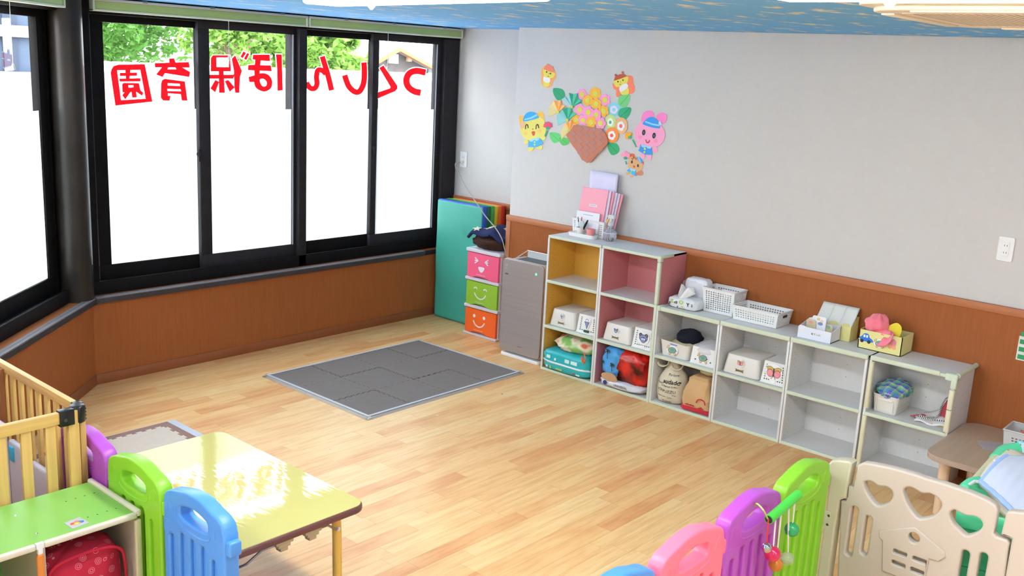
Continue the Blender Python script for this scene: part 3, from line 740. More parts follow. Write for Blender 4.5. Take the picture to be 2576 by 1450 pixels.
# cushioned corner guard on the pink unit's free edge
MB().slab([rrect(XF - .008, XF + .014, yy(2) - .006, yy(2) + .018, .006)], (0, 0, 0), X_, Y_, Z_, .60, .845, .002).build('corner_guard', MATS['mint_edge'], uP)
MB().slab([rrect(XF - .008, XF + .012, yy(2) - .005, yy(2) + .016, .006)], (0, 0, 0), X_, Y_, Z_, 0, .596, .002).build('corner_guard', MATS['mint_edge'], uP)
MB().box(XF - .010, XF + .02, yy(2) - .008, yy(2) + .018, .848, .886).box(XF, XF + .13, yy(2) - .010, yy(2) + .008, .868, .888).build('corner_guard', MATS['mint_edge'], uP, bevel=.006, seg=3)
uA = unit(yy(2), yy(3), .588, [.300], 'white_board', 'low white shelf unit holding the two turtle boxes and cloth bags')
uB = unit(yy(3), yy(4), .588, [.300], 'white_board', 'low white shelf unit holding the two butterfly boxes')
uC = unit(yy(4), yy(5), .588, [.300], 'white_board', 'empty low white shelf unit under the white card holder')
uD = unit(yy(5) - .006, yy(6) - .004, .588, [.300], 'white_board', 'rightmost low white shelf unit with cream padded posts', end=True)
for z0, z1, s in ((.325, .565, 5), (.02, .285, 5)):
    MB().slab([rrect(XF - .014, XF + .010, yy(s) - .034, yy(s) - .010, .008)], (0, 0, 0), X_, Y_, Z_, z0, z1, .002).build('post_guard', MATS['cream_edge'], uD)
for z0, z1 in ((.31, .42), (.424, .52)):
    MB().slab([rrect(XF - .014, XF + .010, yy(6) - .008, yy(6) + .018, .008)], (0, 0, 0), X_, Y_, Z_, z0, z1, .002).build('post_guard', MATS['cream_edge'], uD)
MB().box(XF - .012, XF + .016, yy(6) - .012, yy(6) + .045, .562, .598).box(XF - .014, XF + .014, yy(6) - .012, yy(6) + .016, .525, .585).build('corner_guard', MATS['mint_edge'], uD, bevel=.007, seg=3)
MB().tube([(XF + .01, yy(6) - .006, .590), (XB - .0, yy(6) - .006, .590)], .012, 12).build('side_guard', MATS['mint_edge'], uD)
MB().box(XF - .008, XF + .010, yy(6) + .07, yy(5) - .01, .572, .597).build('front_guard', MATS['mint_edge'], uD, bevel=.006, seg=3)
for k, u_ in ((3, uA), (4, uB), (5, uC)):
    MB().box(XF - .008, XF + .010, yy(k) + .0015, yy(k - 1) - (.03 if k == 3 else .0015), .568, .594).build('front_guard', MATS['mint_edge'], u_, bevel=.005, seg=3)
MB().box(XF - .010, XF + .05, yy(2) - .03, yy(2) - .008, .566, .597).build('corner_guard', MATS['mint_edge'], uA, bevel=.006, seg=3)

# ------------------------------------------------------------------ small containers
def rbox_rings(x0, x1, y0, y1, z0, z1, tap, r=.015):
    R0 = rrect(x0 + tap, x1 - tap, y0 + tap, y1 - tap, r, 3); R1 = rrect(x0, x1, y0, y1, r, 3)
    return [(a, b_, z0) for a, b_ in R0], [(a, b_, z1) for a, b_ in R1]
def lidbox(x0, x1, y0, y1, z0, z1, tap, parent, m='white_plastic', name='body', wall=.003, open_=False, bev=.006):
    a, b_ = rbox_rings(x0, x1, y0, y1, z0, z1, tap)
    mb = MB()
    if not open_: mb.loft([a, b_]); return mb.build(name, MATS[m], parent, bevel=bev if bev else 0)
    a2, b2 = rbox_rings(x0 + wall, x1 - wall, y0 + wall, y1 - wall, z0 + wall, z1, tap, .012)
    mb.loft([a, b_, b2, a2], True, True)
    return mb.build(name, MATS[m], parent, bevel=.0)
def basket(t, x0, x1, y0, y1, z0, z1, tap, nx, ny, nz, m='white_plastic', hole=.55, sq=False, mz=1, inverted=False, skipf=None, mu=1):
    if inverted: B0, B1 = (x0, x1, y0, y1), (x0 + tap, x1 - tap, y0 + tap, y1 - tap)
    else: B0, B1 = (x0 + tap, x1 - tap, y0 + tap, y1 - tap), (x0, x1, y0, y1)
    c = lambda B, i, z: [(B[0], B[2], z), (B[0], B[3], z), (B[1], B[3], z), (B[1], B[2], z)][i]
    mb = MB()
    q = [(0, 1, ny), (1, 2, nx), (2, 3, ny), (3, 0, nx)]
    for s, (i, j, n) in enumerate(q):
        mb.perf(c(B0, i, z0), c(B0, j, z0), c(B1, j, z1), c(B1, i, z1), n, nz, hole, mu, mz, .0018, sq, skipf if s == 0 else None)
    mb.build('perforated_wall', MATS[m], t, smooth=0, recalc=False)
    rim = MB(); w_ = .004
    zt = z0 if inverted else z1; B = B0 if inverted else B1
    for i in range(4):
        a, b_ = Vector(c(B, i, zt)), Vector(c(B, (i + 1) % 4, zt)); rim.tube([a, b_], w_, 6)
    rim.build('rim', MATS[m], t)
    zb = z1 if inverted else z0; B = B1 if inverted else B0
    MB().box(B[0], B[1], B[2], B[3], zb - .002, zb).build('base' if not inverted else 'closed_top', MATS[m], t, smooth=0)

def on_front(x):      # plane facing the room (-x); u runs to the viewer's right (-y)
    return (x, 0, 0), NY, Z_, NX
def shape_front(parent, x, loops, m, name, d=.0008, off=0.0):
    o, U, V, N = on_front(x)
    return MB().slab([[(-a, b_) for a, b_ in lp] for lp in loops], o, U, V, N, off, off + d).build(name, MATS[m] if isinstance(m, str) else m, parent, smooth=0)
mat('sticker_outline', (70, 58, 62), .6); mat('sticker_white', (240, 240, 240), .5); mat('sticker_blue', (128, 144, 196), .6); mat('sticker_teal', (128, 180, 160), .6, .1, 60)
mat('sticker_tan', (222, 190, 140), .6); mat('sticker_pink', (234, 148, 158), .6, .1, 60); mat('sticker_gold', (206, 176, 92), .6); mat('slot_olive', (128, 108, 66), .7); mat('slot_green', (50, 90, 60), .6)
def icecream(p, x, y, z, s):
    st = shape_front(p, x, [cat([(y - .5 * s, z + .7 * s), (y + .5 * s, z + .7 * s), (y + .45 * s, z), (y, z - .85 * s), (y - .45 * s, z)], 3)], 'sticker_white', 'sticker')
    shape_front(st, x, [[(y - .42 * s, z + .28 * s), (y + .42 * s, z + .28 * s), (y, z - .72 * s)]], 'sticker_outline', 'print', .0003, .0009)
    shape_front(st, x, [[(y - .33 * s, z + .22 * s), (y + .33 * s, z + .22 * s), (y, z - .56 * s)]], 'sticker_blue', 'print', .0003, .0013)
    shape_front(st, x, [stroke([(y - .25 * s, z + .38 * s), (y - .12 * s, z + .62 * s), (y + .12 * s, z + .62 * s), (y + .25 * s, z + .38 * s)], .06 * s)], 'sticker_outline', 'print', .0003, .0009)
def bear(p, x, y, z, s):
    st = shape_front(p, x, [ell(y, z, .8 * s, .75 * s)], 'sticker_white', 'sticker')
    for dy in (-.38, .38): shape_front(st, x, [ell(y + dy * s, z + .32 * s, .24 * s)], 'sticker_outline', 'print', .0003, .0009); shape_front(st, x, [ell(y + dy * s, z + .32 * s, .13 * s)], mat('sticker_mauve', (150, 120, 130), .6), 'print', .0003, .0013)
    shape_front(st, x, [ell(y, z, .58 * s, .42 * s)], 'sticker_outline', 'print', .0003, .0014); shape_front(st, x, [ell(y, z, .52 * s, .36 * s)], 'sticker_blue', 'print', .0003, .0018)
    shape_front(st, x, [ell(y, z - .22 * s, .36 * s, .34 * s)], 'sticker_outline', 'print', .0003, .0019); shape_front(st, x, [ell(y, z - .22 * s, .30 * s, .29 * s)], 'sticker_blue', 'print', .0003, .0023)
    for dy in (-.15, .15): shape_front(st, x, [ell(y + dy * s, z - .12 * s, .11 * s, .10 * s)], 'sticker_white', 'print', .0003, .0027)
def turtle(p, x, y, z, s, dirn=1, m='sticker_teal'):
    a = .28
    L = []
    for u, v, rx, ry, an, mm in ((.62, .32, .26, .13, 2.2, 'sticker_tan'), (.30, -.42, .17, .24, .2, 'sticker_tan'), (-.42, -.40, .15, .22, -.3, 'sticker_tan'), (0, 0, .52, .34, -.2, m)):
        L.append((u, v, rx, ry, an, mm))
    st = shape_front(p, x, [ell(y, z, .85 * s, .62 * s)], 'sticker_white', 'sticker')
    for k, (u, v, rx, ry, an, mm) in enumerate(L):
        shape_front(st, x, [ell(y + u * s, z + v * s, rx * s * 1.12, ry * s * 1.15, 18, an)], 'sticker_outline', 'print', .0003, .0009 + k * .0009)
        shape_front(st, x, [ell(y + u * s, z + v * s, rx * s, ry * s, 18, an)], mm, 'print', .0003, .0013 + k * .0009)
    for u, v in ((-.2, .1), (0, .13), (.2, .08), (-.1, -.08), (.12, -.1)):
        shape_front(st, x, [ell(y + u * s, z + v * s, .10 * s, .09 * s, 6), ell(y + u * s, z + v * s, .075 * s, .065 * s, 6)], 'sticker_outline', 'print', .0002, .0046)
    shape_front(st, x, [stroke([(y - .5 * s, z - .08 * s), (y - .72 * s, z + .02 * s)], .05 * s, 0)], 'sticker_outline', 'print', .0003, .0009)
def butterfly(p, x, y, z, s):
    st = shape_front(p, x, [ell(y, z, .95 * s, .95 * s)], 'sticker_white', 'sticker')
    k = 0
    for sy in (-1, 1):
        for u, v, rx, ry, an, mm in ((.40, .30, .38, .26, .35 * sy, 'sticker_gold'), (.40, -.12, .34, .38, -.2 * sy, 'sticker_pink')):
            shape_front(st, x, [ell(y + sy * u * s, z + v * s, rx * s * 1.1, ry * s * 1.12, 18, an)], 'sticker_outline', 'print', .0003, .0009 + k * .0005)
            shape_front(st, x, [ell(y + sy * u * s, z + v * s, rx * s, ry * s, 18, an)], mm, 'print', .0003, .0013 + k * .0005); k += 1
        shape_front(st, x, [stroke([(y, z - .3 * s), (y + sy * .25 * s, z - .75 * s)], .05 * s, 0)], 'sticker_outline', 'print', .0003, .0009)
    shape_front(st, x, [ell(y, z, .06 * s, .5 * s)], 'sticker_outline', 'print', .0003, .004)
def bone(p, x, y, z, w_, h_, m='slot_olive'):
    shape_front(p, x, [cat([(y - w_, z - h_), (y - w_ * .8, z), (y - w_, z + h_), (y - w_ * .5, z + h_ * .6), (y + w_ * .5, z + h_ * .6), (y + w_, z + h_), (y + w_ * .8, z), (y + w_, z - h_), (y + w_ * .5, z - h_ * .6), (y - w_ * .5, z - h_ * .6)], 3)], m, 'handle_slot', .0008)
def upturned_box(y1, y0, label, sticker, zz=.302, h=.108):
    t = thing('storage_box', label, 'box', (-.16, (y0 + y1) / 2, zz), None)
    xf = -.262
    # upturned tub: wide rim below, narrower closed top
    A = rrect(xf - .012, -.04, y0, y1, .02, 4); B = rrect(xf + .004, -.05, y0 + .014, y1 - .014, .02, 4)
    MB().loft([[(a, b_, zz) for a, b_ in A], [(a, b_, zz + h) for a, b_ in B]]).build('body', MATS['offwhite_plastic'], t, bevel=.006)
    c = (y0 + y1) / 2 + .005
    # stickers sit on the sloping front; kept parallel to it by a thin upright base
    sticker(t, xf - .009, c, zz + h * .66, .024)
    bone(t, xf - .013, c, zz + h * .26, .026, .009)
    return t
upturned_box(yy(0) - .028, yy(0) - .235, 'white upturned tub with a small blue ice-cream cone sticker', icecream)
upturned_box(yy(1) - .030, yy(1) - .238, 'white upturned tub with a small blue bear sticker', bear)
upturned_box(yy(3) - .026, yy(3) - .250, 'white upturned tub with a small pink butterfly sticker', butterfly)
def upturned_basket(y1, y0, label, sticker, s, zz=.302, h=.118, n=11, green=False):
    t = thing('storage_basket', label, 'basket', (-.16, (y0 + y1) / 2, zz))
    xf = -.266; c = (y0 + y1) / 2
    sk = lambda u, v: abs(u - .5) < .30 and .18 < v < .9
    basket(t, xf - .006, -.06, y0, y1, zz + .003, zz + h, .010, n + 3, n, 9, 'white_plastic', .5, True, 1, True, skipf=sk)
    sticker(t, xf - .005, c, zz + h * .56, s)
    if green: shape_front(t, xf - .008, [rrect(c - .022, c + .022, zz + .010, zz + .026, .008)], 'slot_green', 'handle_slot')
    else: shape_front(t, xf - .008, [rrect(c - .014, c + .014, zz + .008, zz + .024, .002)], 'sticker_white', 'maker_plate')
    return t
upturned_basket(yy(0) - .250, yy(0) - .408, 'white perforated upturned basket with a large blue ice-cream cone sticker', icecream, .048, green=True, n=9)
upturned_basket(yy(1) - .252, yy(1) - .408, 'white perforated upturned basket with a large blue bear sticker', bear, .052, h=.124)
upturned_basket(yy(3) - .262, yy(3) - .408, 'white perforated upturned basket with a large pink and gold butterfly sticker', butterfly, .052, h=.122)
# turtle boxes in unit A
t = thing('storage_box', 'open white tub with a green turtle sticker holding dark clothes', 'box', (-.16, -2.40, .302))
y1, y0 = yy(2) - .022, yy(2) - .225
R = lambda z, g, k: [(a, b_, z + (.0 if k == 0 else -.018 * math.exp(-((b_ - (y0 + y1) / 2 + .03) / .05) ** 2) if a < -.25 else z * 0)) for a, b_ in rrect(-.272 + g, -.05 - g, y0 + g, y1 - g, .02, 6)]
MB().loft([R(.302, .012, 0), R(.395, 0, 1), R(.395, .003, 1), R(.306, .014, 0)]).build('body', MATS['offwhite_plastic'], t, smooth=50)
turtle(t, -.270, (y0 + y1) / 2 + .01, .345, .046)
st_ = shape_front(t, -.270, [rrect((y0 + y1) / 2 - .02, (y0 + y1) / 2 + .028, .374, .384, .002)], 'sticker_blue', 'name_sticker')
def lump(name, c, rr, m, seed, label=None, ct=None, amp=.18, fr=3.0, n=28, mm=20, parent=None, flat=None, pname=None, group=None, loc=None):
    def fn(d):
        v = noise.noise(Vector(d) * fr + Vector((seed * 3.1, seed, 0))) * amp + noise.noise(Vector(d) * fr * 2.4 + Vector((0, seed * 2.7, 5))) * amp * .5
        return 1 + v
    mb = MB().ball(c, rr, n, mm, fn)
    if flat is not None: mb.v = [(x, y, max(z, flat)) for x, y, z in mb.v]
    o = mb.build(pname or name, MATS[m], parent, smooth=70)
    if parent is None: tag(o, label, ct, group)
    return o
mat('navy_cloth', (26, 28, 44), .95, .2, 40); mat('cream_cloth', (206, 196, 158), .9, .08, 30)
lump('folded_clothes', (-.14, -2.425, .408), (.085, .072, .046), 'navy_cloth', 3, 'bundle of dark navy clothes in the open turtle tub', 'clothes', flat=.345)
lump('folded_towel', (-.16, -2.42, .372), (.095, .085, .02), 'cream_cloth', 5, 'cream cloth under the navy clothes in the turtle tub', 'cloth', amp=.05)
t = thing('storage_basket', 'white perforated basket in a clear plastic bag with a turtle sticker', 'basket', (-.16, -2.61, .302))
basket(t, -.270, -.06, yy(2) - .398, yy(2) - .236, .304, .402, .008, 9, 8, 6, 'white_plastic', .45, False, 1, True, skipf=lambda u, v: v > .35 or abs(u - .5) < .2)
turtle(t, -.268, yy(2) - .318, .345, .046)
bgm = mat('clear_bag', (240, 240, 244), .22, .02, 20, trans=.0, alpha=.42, bump=.7, bscale=40)
MB().ball((-.165, yy(2) - .316, .385), (.116, .086, .045), 26, 16, lambda d: 1 + .10 * noise.noise(Vector(d) * 4)).build('plastic_bag', bgm, t, smooth=60)

# bags on the bottom shelves
def bag_fn(seed, ax=.1): return lambda d: 1 + ax * noise.noise(Vector(d) * 2.2 + Vector((seed, 0, seed))) + ax * .5 * noise.noise(Vector(d) * 6 + Vector((0, seed, 3)))
mat('teal_pack', (40, 176, 182), .28, .06, 12, bump=.25, bscale=30); mat('pack_mark', (214, 240, 240), .4); mat('pack_green', (160, 196, 110), .5); mat('pack_red', (206, 60, 74), .5)
t = thing('nappy_pack', 'teal nappy pack with a white band at the bottom of the yellow unit', 'pack', (-.2, -1.65, .018))
def superbox(c, rr, e, n=36, m=20, wr=.0, seed=0):
    mb = MB(); rings = []
    sg = lambda v, p: math.copysign(abs(v) ** p, v)
    for i in range(m + 1):
        ph = -PI / 2 + PI * i / m; ring = []
        for j in range(n):
            th = 2 * PI * j / n
            x = sg(math.cos(ph), e) * sg(math.cos(th), e); y = sg(math.cos(ph), e) * sg(math.sin(th), e); z = sg(math.sin(ph), e)
            k = 1 + wr * noise.noise(Vector((x * 3 + seed, y * 4, z * 3))) + wr * .6 * noise.noise(Vector((x * 9, y * 9 + seed, z * 7)))
            ring.append((c[0] + x * rr[0] * k, c[1] + y * rr[1] * k, c[2] + z * rr[2] * k))
        rings.append(ring)
    return mb.loft(rings)
superbox((-.205, -1.648, .088), (.12, .188, .068), .35, wr=.05).build('pack_body', MATS['teal_pack'], t, smooth=70)
superbox((-.207, -1.648, .078), (.122, .189, .0085), .35, wr=.05).build('white_band', mat('pack_white', (226, 228, 232), .3), t, smooth=70)
for (u, v, w_, h_, m) in ((.12, .112, .030, .020, 'pack_mark'), (.065, .104, .016, .016, 'pack_mark'), (-.03, .112, .035, .022, 'pack_mark'), (-.085, .112, .05, .022, 'pack_mark'), (.13, .048, .014, .014, 'pack_mark'), (.10, .046, .012, .016, 'pack_green'), (.03, .045, .05, .010, 'pack_green'), (-.085, .045, .014, .008, 'pack_red'), (-.12, .043, .03, .008, 'pack_mark')):
    shape_front(t, -.3275, [rrect(-1.648 + u - w_ / 2, -1.648 + u + w_ / 2, v - h_ / 2, v + h_ / 2, .003)], m, 'print', .003, -.001)
def veg_mat():
    m = mat('vegetable_print', (230, 220, 196), .8, .05); n, l, b = nodes(m)
    t = n.new('ShaderNodeTexCoord'); nz = n.new('ShaderNodeTexNoise'); nz.inputs['Scale'].default_value = 11; nz.inputs['Detail'].default_value = 1; l.new(t.outputs['Object'], nz.inputs[0])
    r = n.new('ShaderNodeValToRGB'); e = r.color_ramp.elements
    e[0].position = .38; e[0].color = lin((132, 180, 92)) + (1,); e[1].position = .62; e[1].color = lin((224, 108, 76)) + (1,)
    a = e.new(.47); a.color = lin((228, 222, 192)) + (1,); a = e.new(.55); a.color = lin((234, 214, 186)) + (1,)
    l.new(nz.outputs[0], r.inputs[0]); l.new(r.outputs[0], b.inputs['Base Color'])
veg_mat()
t = thing('cloth_bag', 'vegetable-patterned drawstring bag squeezed on top of the teal nappy pack', 'bag', (-.18, -1.66, .15))
MB().ball((-.185, -1.655, .195), (.115, .172, .052), 30, 18, bag_fn(4, .16)).build('bag_body', MATS['vegetable_print'], t, smooth=70)
MB().tube(cat([(-.305, -1.79, .19), (-.33, -1.82, .16), (-.325, -1.80, .13), (-.31, -1.775, .165), (-.325, -1.815, .135)], 4, False), .0035, 6).build('drawstring', mat('orange_cord', (240, 110, 40), .7), t)
def red_bag_mat():
    m = mat('red_scene', (150, 20, 18), .25, .1); n, l, b = nodes(m)
    t = n.new('ShaderNodeTexCoord'); nz = n.new('ShaderNodeTexNoise'); nz.inputs['Scale'].default_value = 9; nz.inputs['Detail'].default_value = 4; l.new(t.outputs['Object'], nz.inputs[0])
    r = n.new('ShaderNodeValToRGB'); e = r.color_ramp.elements
    e[0].position = .4; e[0].color = lin((66, 12, 12)) + (1,); e[1].position = .62; e[1].color = lin((216, 40, 26)) + (1,)
    l.new(nz.outputs[0], r.inputs[0]); l.new(r.outputs[0], b.inputs['Base Color'])
red_bag_mat(); mat('bag_blue', (78, 158, 222), .25, .12, 10, bump=.2, bscale=30); mat('palm_dark', (40, 60, 50), .6); mat('bag_clear_white', (214, 214, 220), .25, .05, 20, bump=.4, bscale=40); mat('bag_tan', (190, 150, 110), .4)
t = thing('souvenir_bag', 'glossy red and blue souvenir bag with palm trees in the pink unit', 'bag', (-.18, -2.07, .02))
superbox((-.175, -2.09, .150), (.115, .155, .118), .6, wr=.12, seed=3).build('bag_body', MATS['red_scene'], t, smooth=70)
superbox((-.215, -1.985, .168), (.088, .078, .098), .65, wr=.12, seed=5).build('blue_side', MATS['bag_blue'], t, smooth=70)
superbox((-.215, -2.07, .048), (.105, .165, .026), .6, wr=.10, seed=8).build('white_base', MATS['bag_clear_white'], t, smooth=70)
for (y, z, s) in ((-1.965, .245, .022), (-1.93, .17, .018), (-2.005, .165, .018)):
    for k in range(7):
        a = k * .9; shape_front(t, -.306, [stroke([(y, z), (y + math.cos(a) * s * .6, z + math.sin(a) * s * .5 + .004), (y + math.cos(a) * s, z + math.sin(a) * s * .5 - .004)], .005)], 'palm_dark', 'palm_print', .001, 0) if k else shape_front(t, -.306, [stroke([(y, z), (y - .003, z - s * 2.2)], .004, 0)], 'palm_dark', 'palm_print', .001, 0)
shape_front(t, -.304, [cat([(-1.94, .10), (-2.0, .115), (-2.04, .10), (-2.05, .07), (-1.99, .06), (-1.94, .075)], 4)], 'bag_tan', 'scene_print', .004)
shape_front(t, -.322, [ell(-1.975, .052, .014)], mat('globe_blue', (52, 56, 116), .5), 'globe_print', .002)
text('UNIVERSAL', .020, (-.3235, -2.09, .050), NY, Z_, NX, MATS['sticker_outline'], t)
# printed drawstring bag and paper bag in unit A
t = thing('cloth_bag', 'cream drawstring bag printed with black words in the low white unit', 'bag', (-.2, -2.37, .018))
mat('bag_cream', (212, 202, 178), .9, .05, 12, bump=.5, bscale=14)
def pear(c, prof, sx, sy, seed, amp):
    rings = []
    for i, (r, z) in enumerate(prof):
        ring = []
        for j in range(40):
            th = 2 * PI * j / 40; d = Vector((math.cos(th), math.sin(th), z * 9))
            k = 1 + amp * noise.noise(d * 2.2 + Vector((seed, 0, 0))) + amp * .5 * noise.noise(d * 5 + Vector((0, seed, 0)))
            ring.append((c[0] + sx * r * math.cos(th) * k, c[1] + sy * r * math.sin(th) * k, c[2] + z))
        rings.append(ring)
    return MB().loft(rings)
pf = cat([(.3, 0), (.85, .008), (1, .06), (.98, .11), (.8, .16), (.55, .20), (.35, .225), (.25, .24)], 3, False)
pear((-.205, -2.385, .018), pf, .088, .096, 2, .10).build('bag_body', MATS['bag_cream'], t, smooth=70)
for k, q in enumerate((-2.335, -2.43)):
    MB().grid(lambda a, b_: (-.25 + .03 * math.cos(a * PI) + b_ * .02, q + .028 * math.cos(a * 2 * PI), .252 + .022 * math.sin(a * 2 * PI) + b_ * .006), 20, 2).build('handle', MATS['bag_cream'], t, smooth=60, solid=.004)
def bag_x(y, z):
    r = float(np.interp(z - .018, [p[1] for p in pf], [p[0] for p in pf])); th = PI
    for _ in range(8):
        d = Vector((math.cos(th), math.sin(th), (z - .018) * 9)); k = 1 + .10 * noise.noise(d * 2.2 + Vector((2, 0, 0))) + .05 * noise.noise(d * 5 + Vector((0, 2, 0)))
        sn = max(-.97, min(.97, (y + 2.385) / (.096 * r * k))); th = PI - math.asin(sn)
    return -.205 + .088 * r * math.cos(th) * k - .0025
for s, sz, dy, z in (('Parlem', .020, -.03, .195), ('audade', .034, -.028, .155), ('NANANA SURU', .014, -.02, .128), ('YOUPUZZU', .023, .0, .098), ('Link', .015, -.03, .062), ('ustaga kurasine', .011, .025, .066), ('Tokyo', .022, -.01, .034), ('Stay', .012, -.055, .080), ('ARTISAN', .013, .045, .14)):
    yq = -2.385 + dy
    text_on(s, sz, (-.3, yq, z), MATS['black'], t, bag_x, bold=.0006 if sz > .03 else 0)
t = thing('paper_bag', 'crumpled brown paper bag with a red base band in the low white unit', 'bag', (-.2, -2.58, .018))
mat('kraft', (206, 166, 116), .85, .06, 10, bump=.8, bscale=12); mat('kraft_red', (196, 44, 58), .8, .05)
def crumple(c, rings_, seed, amp=.035):
    out = []; R2 = []
    for q in range(len(rings_) - 1):
        for f in (0, .33, .66): R2.append(tuple(a * (1 - f) + b * f for a, b in zip(rings_[q], rings_[q + 1])))
    R2.append(rings_[-1])
    for (rx, ry, z, oy) in R2:
        ring = []
        for (a, b_) in [(u * (1 - f) + u2 * f, v * (1 - f) + v2 * f) for (u, v), (u2, v2) in zip(rrect(-1, 1, -1, 1, .3, 4), rrect(-1, 1, -1, 1, .3, 4)[1:] + rrect(-1, 1, -1, 1, .3, 4)[:1]) for f in (0, .25, .5, .75)]:
            k = 1 + amp * noise.noise(Vector((a * 2, b_ * 2.5, z * 22 + seed))) + amp * .5 * abs(noise.noise(Vector((a * 4, b_ * 6, z * 55 + seed))))
            ring.append((c[0] + a * rx * k, c[1] + oy + b_ * ry * k, c[2] + z))
        out.append(ring)
    return MB().loft(out)
crumple((-.20, -2.585, .018), [(.075, .085, 0, 0), (.09, .095, .01, 0), (.092, .094, .05, 0), (.088, .088, .10, 0), (.080, .075, .15, .0), (.070, .068, .19, 0), (.05, .05, .205, 0)], 4, .12).build('bag_body', MATS['kraft'], t, smooth=25)
crumple((-.20, -2.585, .020), [(.0775, .0875, 0, 0), (.093, .098, .008, 0), (.0945, .0975, .030, 0)], 4, .12).build('red_base', MATS['kraft_red'], t, smooth=25)
shape_front(t, -.299, [stroke([(-2.60, .085), (-2.61, .105), (-2.63, .112), (-2.65, .105), (-2.66, .085)], .006)], 'kraft_red', 'rainbow_print', .002)
shape_front(t, -.299, [[(-2.61, .055), (-2.635, .068), (-2.655, .055)]], 'kraft_red', 'hat_print', .002)
for k in range(8): shape_front(t, -.2985, [rrect(-2.535 - k * .0075, -2.530 - k * .0075, .058, .058 + .006 + .002 * (k % 3), .0008)], 'kraft_red', 'red_print', .002)
t = lump('rolled_cloth', (-.14, -2.60, .25), (.09, .072, .032), 'cream_cloth', 11, 'pale folded cloth wedged above the brown paper bag', 'cloth', amp=.1)

# contents of unit D
t = thing('storage_basket', 'off-white ribbed basket holding a checked cloth in the rightmost unit', 'basket', (-.17, -3.64, .302))
lidbox(-.256, -.05, -3.70, -3.57, .302, .397, .010, t, 'offwhite_plastic', open_=True)
MB().box(-.2585, -.2515, -3.672, -3.600, .366, .380).build('handle', MATS['offwhite_plastic'], t, bevel=.003)
MB().slab([rrect(-3.680, -3.592, .312, .376, .004), rrect(-3.676, -3.596, .316, .372, .003)], (-.2535, 0, 0), Y_, Z_, NX, -.001, .003).build('front_frame', MATS['offwhite_plastic'], t, smooth=0)
for k in range(11):
    z = .314 + k * .0072; y = -3.690 - .010 * (z - .302) / .095
    MB().box(-.242, -.064, y - .003, y, z, z + .0035).build('slat', MATS['offwhite_plastic'], t, smooth=0)
def plaid():
    m = mat('plaid_cloth', (90, 140, 190), .85, .05); n, l, b = nodes(m)
    t = n.new('ShaderNodeTexCoord'); sep = n.new('ShaderNodeSeparateXYZ'); l.new(t.outputs['Object'], sep.inputs[0])
    outs = []
    for ax, fr in (('X', 22), ('Y', 24)):
        a = n.new('ShaderNodeMath'); a.operation = 'MULTIPLY_ADD'; a.inputs[1].default_value = fr; l.new(sep.outputs[ax], a.inputs[0])
        z_ = n.new('ShaderNodeMath'); z_.operation = 'MULTIPLY'; z_.inputs[1].default_value = 12; l.new(sep.outputs['Z'], z_.inputs[0]); l.new(z_.outputs[0], a.inputs[2])
        f = n.new('ShaderNodeMath'); f.operation = 'FRACT'; l.new(a.outputs[0], f.inputs[0]); outs.append(f)
    r1 = n.new('ShaderNodeValToRGB'); r1.color_ramp.interpolation = 'CONSTANT'; e = r1.color_ramp.elements
    e[0].position = 0; e[0].color = lin((72, 76, 176)) + (1,); e[1].position = .3; e[1].color = lin((56, 150, 190)) + (1,)
    for p, c in ((.55, (150, 190, 110)), (.78, (196, 208, 120)), (.95, (220, 230, 240))): x = e.new(p); x.color = lin(c) + (1,)
    r2 = n.new('ShaderNodeValToRGB'); r2.color_ramp.interpolation = 'CONSTANT'; e = r2.color_ramp.elements
    e[0].position = 0; e[0].color = lin((110, 110, 200)) + (1,); e[1].position = .45; e[1].color = lin((70, 180, 200)) + (1,)
    for p, c in ((.7, (140, 200, 140)), (.96, (230, 236, 240))): x = e.new(p); x.color = lin(c) + (1,)
    l.new(outs[0].outputs[0], r1.inputs[0]); l.new(outs[1].outputs[0], r2.inputs[0])
    mx = n.new('ShaderNodeMix'); mx.data_type = 'RGBA'; mx.inputs[0].default_value = .5; l.new(r1.outputs[0], mx.inputs[6]); l.new(r2.outputs[0], mx.inputs[7]); l.new(mx.outputs[2], b.inputs['Base Color'])
plaid()
lump('checked_cloth', (-.16, -3.645, .415), (.115, .078, .044), 'plaid_cloth', 9, 'blue, green and violet checked cloth heaped in the off-white basket', 'cloth', amp=.22, fr=2.4, n=40, mm=26, flat=.36)
# red and white bib with checked piping
mat('bib_white', (236, 230, 230), .9, .03); mat('bib_red', (206, 84, 96), .9, .05); mat('bib_yellow', (222, 206, 70), .8)
t = thing('bib', 'red and white cloth bib with a black checked border in the rightmost unit', 'bib', (-.16, -3.85, .302))
def sheet(o, m, name, P, lift=lambda a, b_: 0, nu=16, nv=10, th=.004):
    c = [Vector(p) for p in P]
    return MB().grid(lambda a, b_: (c[0] * (1 - a) + c[1] * a) * (1 - b_) + (c[3] * (1 - a) + c[2] * a) * b_ + Vector((0, 0, lift(a, b_))), nu, nv).build(name, MATS[m], o, smooth=60, solid=th)
sheet(t, 'bib_white', 'white_panel', [(-.245, -3.785, .305), (-.225, -3.935, .306), (-.06, -3.935, .352), (-.08, -3.78, .312)], lambda a, b_: .006 * math.sin(a * 9 + b_ * 4))
sheet(t, 'bib_red', 'red_panel', [(-.155, -3.865, .330), (-.15, -3.94, .332), (-.045, -3.94, .400), (-.06, -3.87, .395)], lambda a, b_: .004 * math.sin(a * 6 + b_ * 5))
sheet(t, 'bib_red', 'red_flap', [(-.185, -3.745, .305), (-.21, -3.80, .308), (-.15, -3.83, .314), (-.14, -3.78, .31)], lambda a, b_: .004 * math.sin(a * 5))
sheet(t, 'bib_yellow', 'yellow_patch', [(-.225, -3.86, .303), (-.215, -3.94, .303), (-.19, -3.93, .305), (-.20, -3.86, .305)], nu=4, nv=4)
